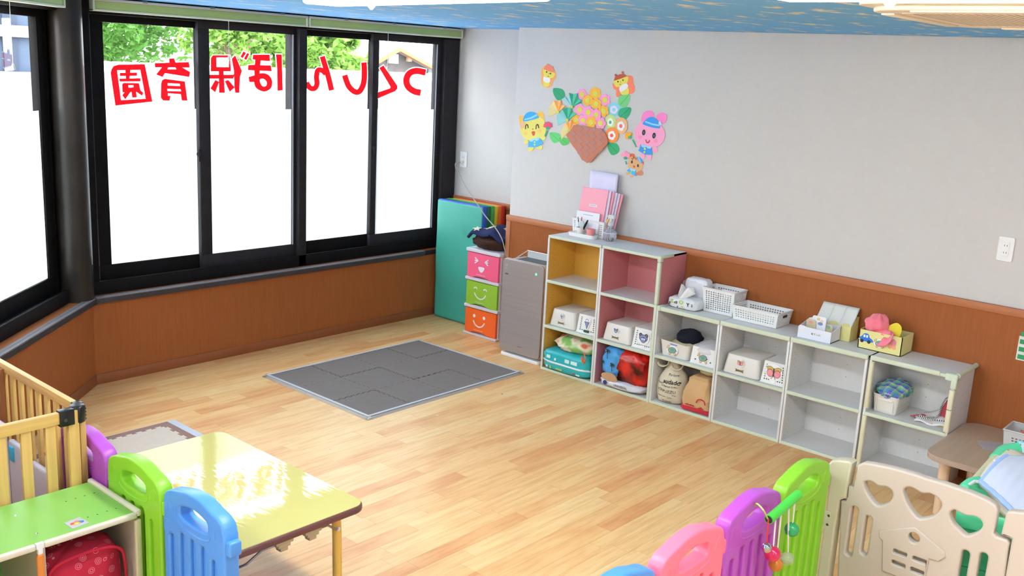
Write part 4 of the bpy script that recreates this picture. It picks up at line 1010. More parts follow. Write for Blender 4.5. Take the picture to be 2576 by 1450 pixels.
pth = cat([(-.205, -3.775, .314), (-.18, -3.83, .322), (-.17, -3.87, .334), (-.11, -3.865, .37), (-.06, -3.868, .402), (-.047, -3.90, .405), (-.048, -3.938, .404)], 14, False)
for kk, mm_ in ((0, 'black'), (1, 'sticker_white')):
    mb = MB()
    for i in range(kk, len(pth) - 1, 2): mb.tube([pth[i], pth[i + 1]], .0042, 6)
    mb.build('piping', MATS[mm_], t, smooth=0)
pth = cat([(-.205, -3.775, .314), (-.205, -3.85, .320), (-.185, -3.935, .326)], 20, False)
for kk, mm_ in ((0, 'black'), (1, 'sticker_white')):
    mb = MB()
    for i in range(kk, len(pth) - 1, 2): mb.tube([pth[i], pth[i + 1]], .0035, 6)
    mb.build('piping', MATS[mm_], t, smooth=0)

# ------------------------------------------------------------------ on top of the tall units
ZT = .881
t = thing('desk_tray', 'low white tray on top of the yellow unit holding two cups', 'tray', (-.17, -1.61, ZT))
lidbox(-.198, -.135, -1.716, -1.515, ZT, ZT + .024, .004, t, 'white_plastic', open_=True, name='tray_body')
def cup(y, x, m, label, r=.026, h=.055):
    t = thing('pen_cup', label, 'cup', (x, y, ZT + .004))
    MB().lathe((x, y, ZT + .004), [(.001, 0), (r * .75, 0), (r, h), (r - .002, h), (r * .75 - .002, .003), (.001, .003)], 28).build('cup_body', MATS[m], t)
    return t
mat('pink_plastic', (246, 150, 152), .4)
cup(-1.590, -.163, 'offwhite_plastic', 'white cup holding pens in the tray'); cup(-1.668, -.163, 'pink_plastic', 'pink cup in the tray beside the white cup')
mat('pen_clear', (196, 204, 204), .3, .02); mat('pen_red', (230, 60, 50), .4)
def pen(a, b_, label, m, capm, r=.004):
    t = thing('pen', label, 'pen', a)
    a, b_ = Vector(a), Vector(b_); c = a.lerp(b_, .72)
    MB().tube([a, c], r, 8).build('barrel', MATS[m], t); MB().tube([c, b_], [r * 1.1, r * .6], 8).build('pen_cap', MATS[capm], t)
pen((-.165, -1.585, ZT + .01), (-.150, -1.553, ZT + .118), 'slim clear pen with a black end leaning left in the white cup', 'pen_clear', 'black', .003)
pen((-.165, -1.590, ZT + .01), (-.150, -1.583, ZT + .122), 'clear pen with a red cap in the white cup', 'pen_clear', 'pen_red')
pen((-.158, -1.597, ZT + .03), (-.175, -1.65, ZT + .112), 'thick black pen leaning right in the white cup', 'black', 'black', .0065)
MB().slab([ell(0, 0, .018, .024)], (-.165, -1.600, ZT + .078), NY, Z_, NX, -.004, .004, .002).build('eraser', MATS['pen_clear'], None)
tag(bpy.data.objects['eraser'], 'pale rounded eraser sticking out of the white cup', 'eraser')
t = thing('storage_basket', 'white perforated basket of pink files on top of the yellow unit', 'basket', (-.1, -1.62, ZT))
basket(t, -.128, .0 - .022, -1.742, -1.492, ZT + .003, ZT + .104, .006, 8, 20, 8, 'white_plastic', .55, True, 1)
mat('file_pink', (250, 168, 184), .55, .02); mat('file_pale', (236, 214, 236), .6); mat('lilac_paper', (226, 220, 244), .7)
o = MB().obox((-.115, -1.515, ZT + .02), NY, (.10, -.06, .99), NX, 0, .200, 0, .285, 0, .006).build('file_folder', MATS['file_pink'], smooth=0); tag(o, 'front pink file folder with a small white title label', 'folder')
MB().obox((-.115, -1.515, ZT + .02), NY, (.10, -.06, .99), NX, .075, .135, .172, .186, .006, .0068).build('title_label', MATS['paper_white'], o, smooth=0)
mb = MB()
for k in range(9): mb.obox((-.115, -1.515, ZT + .02), NY, (.10, -.06, .99), NX, .080 + k * .0055, .083 + k * .0055, .177, .181, .0068, .0072)
mb.build('printed_title', MATS['sticker_outline'], o, smooth=0)
for k, (mm_, lb) in enumerate((('lilac_paper', 'pale lilac file directly behind the front pink folder'), ('file_pink', 'second pink file folder behind the front one'), ('file_pale', 'pale pink loose sheet file, third from the front'), ('lilac_paper', 'thin lilac file near the back of the basket'), ('file_pink', 'rearmost pink file in the basket'))):
    d = .011 * (k + 1)
    o = MB().obox((-.115 + d, -1.522 - d * .9, ZT + .02), NY, (.08, -.06 - .02 * k, .99), NX, 0, .200, 0, .282 - .004 * k, 0, .004).build('file_folder', MATS[mm_], smooth=0); tag(o, lb, 'folder')
o = MB().obox((-.131, -1.520, ZT + .03), NY, (.05, -.03, 1), NX, 0, .180, 0, .125, 0, .002).build('paper_sheet', MATS['paper_white'], smooth=0); tag(o, 'white printed sheet standing in front of the pink files', 'paper')
mb = MB()
for k in range(11): mb.obox((-.131, -1.520, ZT + .03), NY, (.05, -.03, 1), NX, .055 + k * .007, .0585 + k * .007, .105, .108, .002, .0026)
mb.build('printed_title', MATS['sticker_outline'], o, smooth=0)
o = MB().grid(lambda a, b_: (-.030 + .018 * b_ * b_ * 0 - .012 * math.sin(b_ * PI) * a, -1.535 - .218 * a, ZT + .02 + (.385 - .005 * a) * b_), 10, 10).build('paper_sheet', MATS['lilac_paper'], solid=.0015, smooth=60); tag(o, 'large pale lilac sheet standing tall behind the pink files', 'paper')
# spray bottle of water
mat('clear_plastic', (244, 246, 248), .06, 0, trans=.9, ior=1.3); mat('yellow_plastic', (246, 196, 60), .4)
t = thing('spray_bottle', 'round clear spray bottle with a yellow trigger on the tall units', 'bottle', (-.13, -1.80, ZT)); c = (-.13, -1.795, ZT)
MB().lathe(c, [(.001, 0), (.028, 0), (.038, .015), (.042, .035), (.038, .055), (.026, .072), (.016, .085), (.014, .098)], 28).build('bottle_body', MATS['clear_plastic'], t)
MB().lathe((c[0], c[1], c[2] + .096), [(.016, 0), (.016, .02), (.010, .026), (.010, .05)], 20).build('screw_collar', mat('clear_white', (226, 228, 230), .3, 0, alpha=.8), t)
MB().box(c[0] - .012, c[0] + .012, c[1] - .028, c[1] + .018, c[2] + .140, c[2] + .162).tube([(c[0], c[1] + .015, c[2] + .152), (c[0], c[1] + .032, c[2] + .150)], .006, 8).build('spray_head', MATS['clear_white'], t, bevel=.006, seg=3)
MB().tube([(c[0], c[1] + .014, c[2] + .145), (c[0], c[1] + .028, c[2] + .12), (c[0], c[1] + .034, c[2] + .105)], [.006, .005, .003], 8).build('trigger', MATS['yellow_plastic'], t)
MB().tube([(c[0], c[1], c[2] + .01), (c[0] + .004, c[1], c[2] + .1)], .002, 6).build('dip_tube', MATS['white_plastic'], t)
MB().lathe((c[0], c[1], c[2] + .050), [(.0415, 0), (.0415, .004)], 28, cap0=False, cap1=False).build('water_line', MATS['white_plastic'], t)
o = MB().obox((-.21, -1.50, ZT + .0005), NY, (1, .2, 0), Z_, 0, .07, 0, .02, 0, .0008).build('paper_slip', mat('pink_slip', (244, 206, 214), .8), smooth=0); tag(o, 'small pink paper slip at the front left of the yellow unit top', 'paper')
o = MB().obox((-.245, -1.565, ZT + .0005), (.5, -.86, 0), (.86, .5, 0), Z_, 0, .045, 0, .004, 0, .0012).build('paper_strip', mat('strip_cream', (226, 226, 200), .8), smooth=0); tag(o, 'thin cream strip lying in front of the white tray', 'strip')

# ------------------------------------------------------------------ on top of the low units
ZL = .5895
t = thing('wet_wipes_pack', 'pack of wet wipes with green letters and a tissue pulled out', 'pack', (-.2, -2.41, ZL))
wp = mat('wipes_white', (228, 230, 232), .3, .02, 20, bump=.3, bscale=30)
superbox((-.195, -2.415, ZL + .033), (.058, .100, .033), .5, wr=.09, seed=2).build('pack_body', wp, t, smooth=70)
for k in range(3):
    MB().grid(lambda a, b_: (-.20 + .03 * b_ - .015 * k + .012 * math.sin(a * 5 + k), -2.355 - .10 * a * (.5 + .5 * b_) - .008 * k, ZL + .060 + (.052 + .018 * math.cos(a * 7 + k)) * b_), 10, 6).build('tissue', MATS['white_plastic'], t, smooth=60, solid=.001)
mat('print_green', (170, 206, 60), .5); mat('print_yellow', (232, 208, 60), .5)
for s, m_, dy, z, sz in (('O', 'print_green', -.0, .042, .034), ('C', 'print_green', .06, .04, .026), ('r3', 'sticker_outline', .035, .036, .022), ('Y', 'sticker_outline', -.045, .036, .028), ('p', 'sticker_outline', .075, .03, .022), ('u', 'print_yellow', -.008, .018, .026), ('c', 'sticker_outline', .022, .014, .016), ('2', 'sticker_outline', -.072, .036, .02)):
    text(s, sz, (-.2548, -2.415 + dy, ZL + z), NY, Z_, NX, MATS[m_], t, bold=.0008, th=.0012)
t = thing('tissue_bundle', 'plastic-wrapped white paper towel bundle behind the wet wipes', 'bundle', (-.1, -2.44, ZL))
superbox((-.105, -2.435, ZL + .085), (.040, .075, .085), .3, wr=.03).build('paper_stack', MATS['paper_white'], t, smooth=60)
superbox((-.105, -2.430, ZL + .080), (.050, .088, .080), .45, wr=.12, seed=4).build('plastic_wrap', mat('clear_wrap', (236, 238, 244), .12, .02, 20, alpha=.25, bump=.6, bscale=40), t, smooth=70)
t = thing('storage_basket', 'deep white square-holed basket beside the wrapped paper bundle', 'basket', (-.1, -2.6, ZL))
basket(t, -.172, -.028, -2.705, -2.50, ZL + .003, ZL + .138, .010, 10, 13, 11, 'white_plastic', .55, True, 1)
MB().box(-.168, -.032, -2.7, -2.505, ZL + .126, ZL + .130).build('inner_lip', MATS['white_plastic'], t) if False else None
o = MB().slab([rrect(-2.69, -2.56, ZL + .02, ZL + .125, .012)], (-.06, 0, 0), Y_, Z_, NX, 0, .004).build('picture_card', MATS['paper_white']); tag(o, 'white rounded card inside the deep white basket', 'card')
t = thing('storage_basket', 'long shallow white round-holed basket on the low units', 'basket', (-.12, -2.86, ZL))
basket(t, -.205, -.028, -2.992, -2.712, ZL + .003, ZL + .080, .010, 12, 18, 6, 'white_plastic', .55, False, 1)
shape = MB().slab([rrect(-.145, -.095, ZL + .052, ZL + .066, .006)], (0, -2.992, 0), X_, Z_, NY, 0, .002).build('handle_slot', MATS['peg_dark'], t, smooth=0)
# white card holder
t = thing('card_holder', 'white scalloped plastic holder with a Japanese name label', 'holder', (-.2, -3.22, ZL))
mat('translucent_white', (226, 228, 238), .35, .01)
x0, x1, ya, yb = -.245, -.13, -3.135, -3.315
MB().box(x0, x1, yb, ya, ZL, ZL + .004).build('base', MATS['translucent_white'], t, smooth=0)
sc = [(ya, ZL), (ya, ZL + .052)] + [(ya - .012 + .012 * math.cos(a), ZL + .055 + .012 * math.sin(a)) for a in (.6, 1.2, 1.8)] + [(ya - .03, ZL + .066), (ya - .045, ZL + .062), (yb, ZL + .060), (yb, ZL)]
shape_front(t, x0, [sc], 'translucent_white', 'front_panel', .003)
shape_front(t, x1, [[(ya, ZL), (ya, ZL + .085), (ya - .02, ZL + .092), (ya - .04, ZL + .082), (yb, ZL + .075), (yb, ZL)]], 'translucent_white', 'rear_panel', .003)
for q in (ya, yb):
    MB().add([(x0, q, ZL), (x1, q, ZL), (x1, q, ZL + .08), (x0, q, ZL + .058), (x0, q + .003, ZL), (x1, q + .003, ZL), (x1, q + .003, ZL + .08), (x0, q + .003, ZL + .058)], [(0, 1, 2, 3), (7, 6, 5, 4), (3, 2, 6, 7), (0, 3, 7, 4), (1, 5, 6, 2)]).build('side_panel', MATS['translucent_white'], t, smooth=0)
lb_ = shape_front(t, x0, [rrect(-3.262, -3.205, ZL + .022, ZL + .040, .001)], 'paper_white', 'name_label', .001, .003)
text('靴下入れ', .013, (x0 - .0045, -3.234, ZL + .031), NY, Z_, NX, MATS['black'], t)
for k, (y, z, s, m_, lb) in enumerate(((-3.175, .075, .026, 'cream_cloth', 'small picture card with a pink drawing at the left of the holder'), (-3.215, .090, .038, 'paper_white', 'largest picture card with a blue car standing in the holder'), (-3.265, .066, .024, 'cream_cloth', 'small picture card with a green drawing at the right of the holder'))):
    o = MB().slab([rrect(y - s, y + s, ZL + .012, ZL + z + s * .7, .010)], (-.19 + .008 * k, 0, 0), Y_, Z_, NX, 0, .002).build('picture_card', MATS[m_], smooth=0); tag(o, lb, 'card')
    xx = -.192 + .008 * k
    if k == 1:
        shape_front(o, xx, [ell(y - .008, ZL + .078, .014, .009)], 'sticker_blue', 'print', .0006); shape_front(o, xx, [rrect(y - .004, y + .012, ZL + .094, ZL + .108, .002)], 'sticker_tan', 'print', .0006); shape_front(o, xx, [rrect(y - .022, y - .008, ZL + .088, ZL + .098, .002)], 'sticker_tan', 'print', .0006)
    else: shape_front(o, xx, [ell(y, ZL + z + .002, .012, .008)], 'sticker_pink' if k == 0 else 'sticker_teal', 'print', .0006)
# cream folded organiser
t = thing('file_organiser', 'cream and white three-pocket cardboard organiser by the wall', 'organiser', (-.09, -3.26, ZL))
mat('card_yellow', (230, 222, 150), .7, .02); mat('card_white', (222, 222, 216), .7, .02)
y0, y1 = -3.365, -3.165; xo, xi = -.125, -.03
prof = lambda y: [(xo, y, ZL), (xi, y, ZL), (xi, y, ZL + .165), (xi - .03, y, ZL + .168), (xo, y, ZL + .078)]
a, b_ = prof(y0), prof(y1)
MB().add([(xo, y0, ZL), (xi, y0, ZL), (xi, y0, ZL + .12), (xo, y0, ZL + .078), (xo, y1, ZL), (xi, y1, ZL), (xi, y1, ZL + .12), (xo, y1, ZL + .078)], [(0, 1, 2, 3), (7, 6, 5, 4), (0, 3, 7, 4), (1, 5, 6, 2), (0, 4, 5, 1), (3, 2, 6, 7)]).build('body', MATS['card_yellow'], t, smooth=0)
for k in range(3):
    ya_, yb_ = y1 - (y1 - y0) * k / 3, y1 - (y1 - y0) * (k + 1) / 3
    MB().grid(lambda u, v: (xo + .002 + (xi - xo - .004) * v ** .8 * .95, ya_ + (yb_ - ya_) * u, ZL + .080 + .088 * v - .012 * math.sin(PI * u) * (1 - v)), 6, 6).build('pocket_flap', MATS['card_white'], t, smooth=60, solid=.002)
# yellow box with hats
t = thing('hat_box', 'cream yellow carton with car, turtle and butterfly stickers', 'box', (-.1, -3.54, ZL))
bx0, bx1, by0, by1 = -.185, -.03, -3.655, -3.435
mb = MB().box(bx0, bx1, by0, by1, ZL, ZL + .003)
mb.box(bx0, bx0 + .004, by0, by1, ZL, ZL + .098).box(bx1 - .004, bx1, by0, by1, ZL, ZL + .098).box(bx0, bx1, by0, by0 + .004, ZL, ZL + .098).box(bx0, bx1, by1 - .004, by1, ZL, ZL + .098)
mb.build('carton', MATS['card_yellow'], t, smooth=0)
mat('car_blue', (44, 116, 214), .5); mat('tyre', (40, 36, 40), .6)
cy_, cz_ = -3.472, ZL + .052
st = shape_front(t, bx0, [cat([(cy_ + .034, cz_ - .010), (cy_ + .032, cz_ + .004), (cy_ + .020, cz_ + .014), (cy_ + .010, cz_ + .028), (cy_ - .010, cz_ + .028), (cy_ - .020, cz_ + .010), (cy_ - .034, cz_ + .002), (cy_ - .034, cz_ - .012)], 4)], 'car_blue', 'car_sticker', .001)
for d in (-.018, .018): shape_front(st, bx0, [ell(cy_ + d, cz_ - .012, .009)], 'tyre', 'print', .0006, .0012)
for d in (-.006, .008): shape_front(st, bx0, [rrect(cy_ + d - .005, cy_ + d + .005, cz_ + .008, cz_ + .022, .003)], 'sticker_white', 'print', .0006, .0012)
shape_front(st, bx0, [ell(cy_ + .032, cz_ - .005, .004)], 'print_yellow', 'print', .0006, .0012)
turtle(t, bx0 - .0006, -3.545, ZL + .045, .036)
sb = shape_front(t, bx0, [ell(-3.612, ZL + .062, .016, .020), ], 'sticker_pink', 'butterfly_sticker', .001)
shape_front(t, bx0, [ell(-3.594, ZL + .066, .014, .018)], 'sticker_pink', 'butterfly_sticker', .0012); shape_front(t, bx0, [ell(-3.598, ZL + .040, .010, .010)], mat('sticker_peach', (246, 170, 120), .6), 'butterfly_sticker', .0014); shape_front(t, bx0, [ell(-3.618, ZL + .038, .010, .010)], 'sticker_peach', 'butterfly_sticker', .0014)
mat('hat_pink', (250, 128, 146), .8, .04, 20, sheen=.3); mat('hat_yellow', (236, 216, 60), .8, .03)
t = thing('sun_hat', 'crumpled pink sun hat lying in the cream yellow carton', 'hat', (-.15, -3.53, ZL + .08))
MB().ball((-.125, -3.500, ZL + .128), (.058, .058, .052), 34, 24, lambda d: 1 + .20 * noise.noise(Vector(d) * 2.2 + Vector((3, 1, 0))) + .06 * math.sin(math.atan2(d.y, d.x) * 7)).build('crown', MATS['hat_pink'], t, smooth=80)
MB().grid(lambda a, b_: (-.175 + .020 * math.cos(a * PI * 1.2) - .026 * b_, -3.505 - .105 * a, ZL + .108 - .05 * b_ * (1 - .3 * a) - .030 * math.sin(a * PI) + .004 * math.sin(a * 14)), 24, 6).build('brim', MATS['hat_pink'], t, smooth=80, solid=.003)
MB().ball((-.155, -3.56, ZL + .088), (.030, .042, .026), 24, 16, lambda d: 1 + .2 * noise.noise(Vector(d) * 3)).build('crown_fold', MATS['hat_pink'], t, smooth=80)
t = thing('sun_hat', 'yellow hat brim standing behind the pink hat in the carton', 'hat', (-.11, -3.6, ZL + .08))
MB().slab([cat([(-.026, -.04), (.020, -.045), (.038, -.01), (.036, .030), (.010, .048), (-.022, .030), (-.036, 0)], 5)], (-.13, -3.585, ZL + .105), NY, (.2, 0, .98), NX, -.0015, .0015, .0005).build('brim', MATS['hat_yellow'], t)
# ------------------------------------------------------------------ corner: folded gym mats, drawers, purifier
mat('mat_teal', (70, 172, 152), .5, .03, 6, bump=.25, bscale=10)
cols = {'mat_blue': (58, 96, 206), 'mat_dkgreen': (28, 110, 78), 'mat_green': (70, 176, 84), 'mat_yellow': (232, 196, 60), 'mat_orange': (246, 128, 50), 'mat_red': (214, 52, 46)}
for k, v in cols.items(): mat(k, v, .5, .03, 10, bump=.2, bscale=20)
edges = [.100, .146, .188, .192, .232, .266, .272, .312, .350]
defs = [('folded gym mat with a teal face and blue edge, frontmost of the leaning stack', ('mat_blue', 'mat_dkgreen'), (.098, .143, .186)),
        ('folded gym mat with green and yellow edges in the middle of the leaning stack', ('mat_green', 'mat_yellow'), (.192, .232, .268)),
        ('folded gym mat with orange and red edges nearest the wall', ('mat_orange', 'mat_red'), (.275, .313, .352))]
for i, (lb, cs, xs) in enumerate(defs):
    t = thing('folded_gym_mat', lb, 'gym mat', ((xs[0] + xs[2]) / 2, -.27, 0))
    for k in range(2):
        top = .905 - .004 * i - .003 * k
        MB().box(xs[k] + .001, xs[k + 1] - .001, -.505 + .004 * i, -.040 + .01 * i, .002, top).build('mat_panel', MATS[cs[k]], t, bevel=.008, seg=3)
    if i == 0:
        def bulge(a, b_):
            y = -.043 - .459 * a; z = .006 + .892 * b_
            return (.0965 - .010 * math.sin(PI * a) * math.sin(PI * b_) + .0035 * noise.noise(Vector((y * 9, z * 4, 1))) - .004 * abs(math.sin(PI * min(max((b_ - .49 + .18 * (a - .2)) * 2.2 + .5, 0), 1))), y, z)
        MB().grid(bulge, 40, 60).build('vinyl_face', MATS['mat_teal'], t, smooth=80, solid=.002)
# drawers
t = thing('drawer_tower', 'narrow three-drawer plastic tower with smiling faces in pink, green and orange', 'drawers', (.09, -.66, 0))
fr = mat('frosted_plastic', (214, 212, 220), .35, .02)
DX, DY0, DY1 = -.058, -.834, -.508
for k, (z0, z1, colr) in enumerate(((.018, .195, (250, 108, 44)), (.222, .395, (150, 196, 62)), (.422, .600, (250, 104, 140)))):
    MB().slab([rrect(DY0, DY1, z1 + .004, z1 + .027, .008) if k < 2 else rrect(DY0, DY1, z1 + .004, z1 + .030, .010)], (0, 0, 0), Y_, Z_, NX, -.30, -DX + .006, .004).build('frame_tier', fr, t)
    MB().box(DX + .02, .284, DY0 + .006, DY0 + .014, z0 - .01, z1 + .008).build('side_wall', fr, t, smooth=0); MB().box(DX + .02, .284, DY1 - .014, DY1 - .006, z0 - .01, z1 + .008).build('side_wall', fr, t, smooth=0)
    m = mat('drawer_%d' % k, colr, .32, .01)
    c = (DY0 + DY1) / 2; L = (DY1 - DY0) / 2 - .014
    out = [(c - L, z0), (c - L * .5, z0)] + [(c + L * .5 * math.cos(a), z0 + .016 * math.sin(a)) for a in (2.6, 2.1, PI / 2, 1.0, .5)] + [(c + L * .5, z0), (c + L, z0), (c + L, z1), (c - L, z1)]
    front = MB()
    # gently bowed front built from slices
    n = 16
    for i in range(n):
        a, b_ = -1 + 2 * i / n, -1 + 2 * (i + 1) / n
        zb = lambda q: z0 + (.016 * math.sqrt(max(0, 1 - (q / .55) ** 2)) if abs(q) < .55 else 0)
        xx = lambda q: DX - .014 * (1 - q * q)
        front.add([(xx(a), c - L * a, zb(a)), (xx(b_), c - L * b_, zb(b_)), (xx(b_), c - L * b_, z1), (xx(a), c - L * a, z1), (DX + .02, c - L * a, zb(a)), (DX + .02, c - L * b_, zb(b_)), (DX + .02, c - L * b_, z1), (DX + .02, c - L * a, z1)],
                  [(3, 2, 1, 0), (4, 5, 6, 7), (0, 1, 5, 4), (2, 3, 7, 6)] + ([(3, 0, 4, 7)] if i == 0 else []) + ([(1, 2, 6, 5)] if i == n - 1 else []))
    dr = front.build('drawer', m, t, smooth=40)
    MB().box(DX + .02, .28, DY0 + .02, DY1 - .02, z0 + .004, z1 - .03).build('drawer_body', m, dr, smooth=0) 
    fx = DX - .014; fw = mat('face_white', (236, 226, 236), .5)
    def sh(loops, nm='face_print'): shape_front(dr, fx, loops, fw, nm, .0015, -.0005)
    cz = (z0 + z1) / 2 + .01
    if k == 0:
        sh([ell(c + .048, cz + .032, .012)]); sh([ell(c - .048, cz + .032, .012)])
        sh([stroke([(c + .055, cz - .004), (c + .035, cz - .030), (c, cz - .042), (c - .035, cz - .030), (c - .055, cz - .004)], .010)])
    elif k == 1:
        for s in (1, -1): sh([stroke([(c + s * .046 + .016, cz + .028), (c + s * .046, cz + .040), (c + s * .046 - .016, cz + .028)], .008)])
        sh([stroke([(c + .055, cz - .002), (c + .035, cz - .028), (c, cz - .040), (c - .035, cz - .028), (c - .055, cz - .002)], .008)])
    else:
        for s in (1, -1):
            e = c + s * .046
            for dz in (.020, 0, -.020): sh([stroke([(e + s * .018, cz + .030 + dz), (e - s * .016, cz + .030)], lambda q: .009 - .003 * q, 0)])
        sh([cat([(c + .026, cz - .012), (c - .026, cz - .012), (c - .022, cz - .034), (c, cz - .050), (c + .022, cz - .034)], 4)])
    mb = MB()
    for q in range(18): mb.box(fx - .001, fx, c + .045 - q * .005, c + .048 - q * .005, z0 + .028, z0 + .031)
    mb.build('tiny_print', fw, dr, smooth=0, kind='stuff')
MB().slab([rrect(DY0 + .0, DY1 - .0, .0, .016, .007)], (0, 0, 0), Y_, Z_, NX, -.30, -DX + .008, .003).build('base_frame', fr, t)
MB().box(.285, .30, DY0 + .006, DY1 - .006, 0, .62).build('back_wall', fr, t, smooth=0)
# blankets
mat('brown_fleece', (60, 34, 24), .95, .25, 25, bump=.5, bscale=60); mat('cream_star', (226, 222, 196), .9, .03)
mat('navy_blanket', (26, 36, 80), .9, .1, 25)
lump('fleece_blanket', (.075, -.668, .680), (.155, .168, .062), 'brown_fleece', 3, 'folded brown fleece blanket on the drawer tower', 'blanket', amp=.14, fr=2, n=44, mm=28, flat=.632)
t = thing('star_blanket', 'navy blanket with cream stars folded on the brown fleece', 'blanket', (.10, -.68, .70))
def nb(a, b_):
    x = -.055 + .30 * b_; y = -.515 - .315 * a
    z = .728 + .040 * math.sin(PI * min(1, a * .9 + .1)) * (1 - (2 * b_ - 1) ** 4 * .35) + .010 * math.sin(a * 11 + b_ * 6)
    if b_ < .12: z -= (.12 - b_) * .12
    if a < .1: z -= (.1 - a) * .20
    return (x, y, z)
MB().grid(nb, 36, 26).build('blanket_cloth', MATS['navy_blanket'], t, smooth=80, solid=.022)
def star_at(a, b_, s, rot):
    p = Vector(nb(a, b_)); q = Vector(nb(a + .02, b_)) - p; r = Vector(nb(a, b_ + .02)) - p
    U = q.normalized(); V = r.normalized(); N = V.cross(U).normalized()
    if N.z < 0: N = -N
    pts = [((s if i % 2 == 0 else s * .45) * math.cos(rot + i * PI / 5), (s if i % 2 == 0 else s * .45) * math.sin(rot + i * PI / 5)) for i in range(10)]
    MB().slab([pts], p, U, V, N, .009, .0145, .001).build('star', MATS['cream_star'], t)
star_at(.45, .30, .040, .3); star_at(.18, .10, .034, .9); star_at(.62, .62, .036, .2); star_at(.12, .5, .03, .2); star_at(.9, .45, .034, 1)
MB().tube([nb(a / 20, -.0) for a in range(0, 14)], .0115, 10).build('stitched_edge', MATS['navy_blanket'], t)
# air purifier
t = thing('air_purifier', 'tall slim grey brushed-metal air purifier with a white base', 'air purifier', (-.17, -1.215, 0))
am = mat('brushed_grey', (164, 155, 152), .32, .05, 5, metal=.25, stretch=(1, .4, 40))
MB().slab([rrect(-1.388, -1.035, .034, .662, .028)], (0, 0, 0), Y_, Z_, NX, .238, .254, .004).build('front_panel', am, t)
MB().slab([rrect(-1.390, -1.033, .032, .664, .029)], (0, 0, 0), Y_, Z_, NX, .226, .238, .002).build('panel_edge', mat('champagne', (196, 184, 174), .35), t)
MB().slab([rrect(-1.386, -1.04, .026, .655, .03)], (0, 0, 0), Y_, Z_, NX, .06, .228, .006).build('housing', mat('purifier_white', (206, 200, 198), .4, .01), t)
MB().slab([rrect(-.262, -.05, -1.392, -1.050, .025)], (0, 0, 0), X_, Y_, Z_, 0, .022, .005).build('base', MATS['white_plastic'], t)
ov = MB().slab([rrect(-1.366, -1.10, .652, .700, .012), rrect(-1.356, -1.11, .660, .694, .008)][:1], (0, 0, 0), Y_, Z_, NX, .078, .085, .002)
ov.build('air_flap', MATS['grey_plastic'], t)
MB().box(-.21, -.09, -1.360, -1.106, .655, .659).build('outlet_grille', mat('vent_dark', (96, 104, 108), .6), t, smooth=0)
MB().tube([(-.215, -1.10, .657), (-.085, -1.10, .702), (-.085, -1.366, .702), (-.215, -1.366, .657), (-.215, -1.10, .657)], .004, 8).build('vent_rim', MATS['white_plastic'], t)
shape_front(t, -.254, [ell(-1.325, .600, .009)], mat('status_green', (96, 210, 150), .4, 0, emit=.6), 'status_light')
shape_front(t, -.254, [rrect(-1.085, -1.060, .556, .564, .004), rrect(-1.082, -1.063, .5585, .5615, .0015)], MATS['dark_line'], 'sensor_slot')
text('20', .022, (-.2545, -1.068, .618), NY, Z_, NX, MATS['grey_plastic'], t, name='display_digits'); text('20', .016, (-.2545, -1.068, .596), NY, Z_, NX, MATS['grey_plastic'], t, name='display_digits')
shape_front(t, -.254, [rrect(-1.235, -1.195, .085, .087, .001)], MATS['dark_line'], 'badge')
# wall outlets and the cable
mat('outlet_white', (232, 232, 232), .4)
def outlet(x, y, z, label):
    t = thing('wall_outlet', label, 'outlet', (x, y, z - .06))
    MB().slab([rrect(y - .036, y + .036, z - .059, z + .059, .008)], (0, 0, 0), Y_, Z_, NX, -x + .0002, -x + .007, .002).build('cover_plate', MATS['outlet_white'], t)
    MB().slab([rrect(y - .017, y + .017, z - .034, z + .034, .003)], (0, 0, 0), Y_, Z_, NX, -x + .007, -x + .009, .001).build('socket_insert', MATS['outlet_white'], t)
    mb = MB()
    for dz in (-.017, .017):
        for dy in (-.006, .006): mb.box(x - .0096, x - .009, y + dy - .001, y + dy + .001, z + dz - .004, z + dz + .004)
    mb.build('slots', MATS['dark_line'], t, smooth=0)
outlet(XJ, -.022, 1.185, 'white wall outlet with a plug in it on the recessed wall by the window')
outlet(0, -4.010, 1.177, 'white double wall outlet at the right end of the long wall')
t = thing('power_cable', 'grey power cable hanging from the recess wall outlet down behind the purifier', 'cable', (XJ, -.02, 1.16))
MB().box(XJ - .034, XJ - .009, -.030, -.012, 1.158, 1.178).build('plug', MATS['offwhite_plastic'], t, bevel=.004)
cp_ = [(XJ - .034, -.020, 1.166), (XJ - .065, .0, 1.158), (XJ - .06, .005, 1.125)]
for (u, v, x) in ((1152, 432, .30), (1170, 468, .20), (1200, 512, .082), (1222, 545, .06), (1245, 572, .0), (1262, 600, -.09), (1270, 630, -.085), (1275, 648, -.07)):
    cp_.append(tuple(onx(u, v, x)))
MB().tube(cat(cp_, 5, False), .0038, 8).build('cord', mat('cable_grey', (158, 154, 148), .5), t)

# ------------------------------------------------------------------ foam mats on the floor
t = thing('foam_play_mat', 'dark grey twelve-tile foam play mat edged with silver tape', 'mat', (-1.1, -.95, 0))
def jigsaw(x0, x1, y0, y1, sides, pitch=7, d=.010):
    """tile outline with interlocking teeth; sides: (bottom,right,top,left) in {-1,0,1}"""
    c = [(x0, y0), (x1, y0), (x1, y1), (x0, y1)]; out = []
    for k in range(4):
        a, b_ = np.array(c[k]), np.array(c[(k + 1) % 4]); e = b_ - a; L = np.linalg.norm(e); e = e / L; n = np.array([e[1], -e[0]])
        out.append(tuple(a))
        if sides[k]:
            for i in range(pitch):
                s0, s1 = L * (i + .28) / pitch, L * (i + .72) / pitch; g = .006
                dd = d * sides[k]
                out += [tuple(a + e * s0), tuple(a + e * (s0 - g) + n * dd), tuple(a + e * (s1 + g) + n * dd), tuple(a + e * s1)]
    return out
MX0, MX1, MY0, MY1 = -1.722, -.478, -1.416, -.482
nx_, ny_ = 4, 3
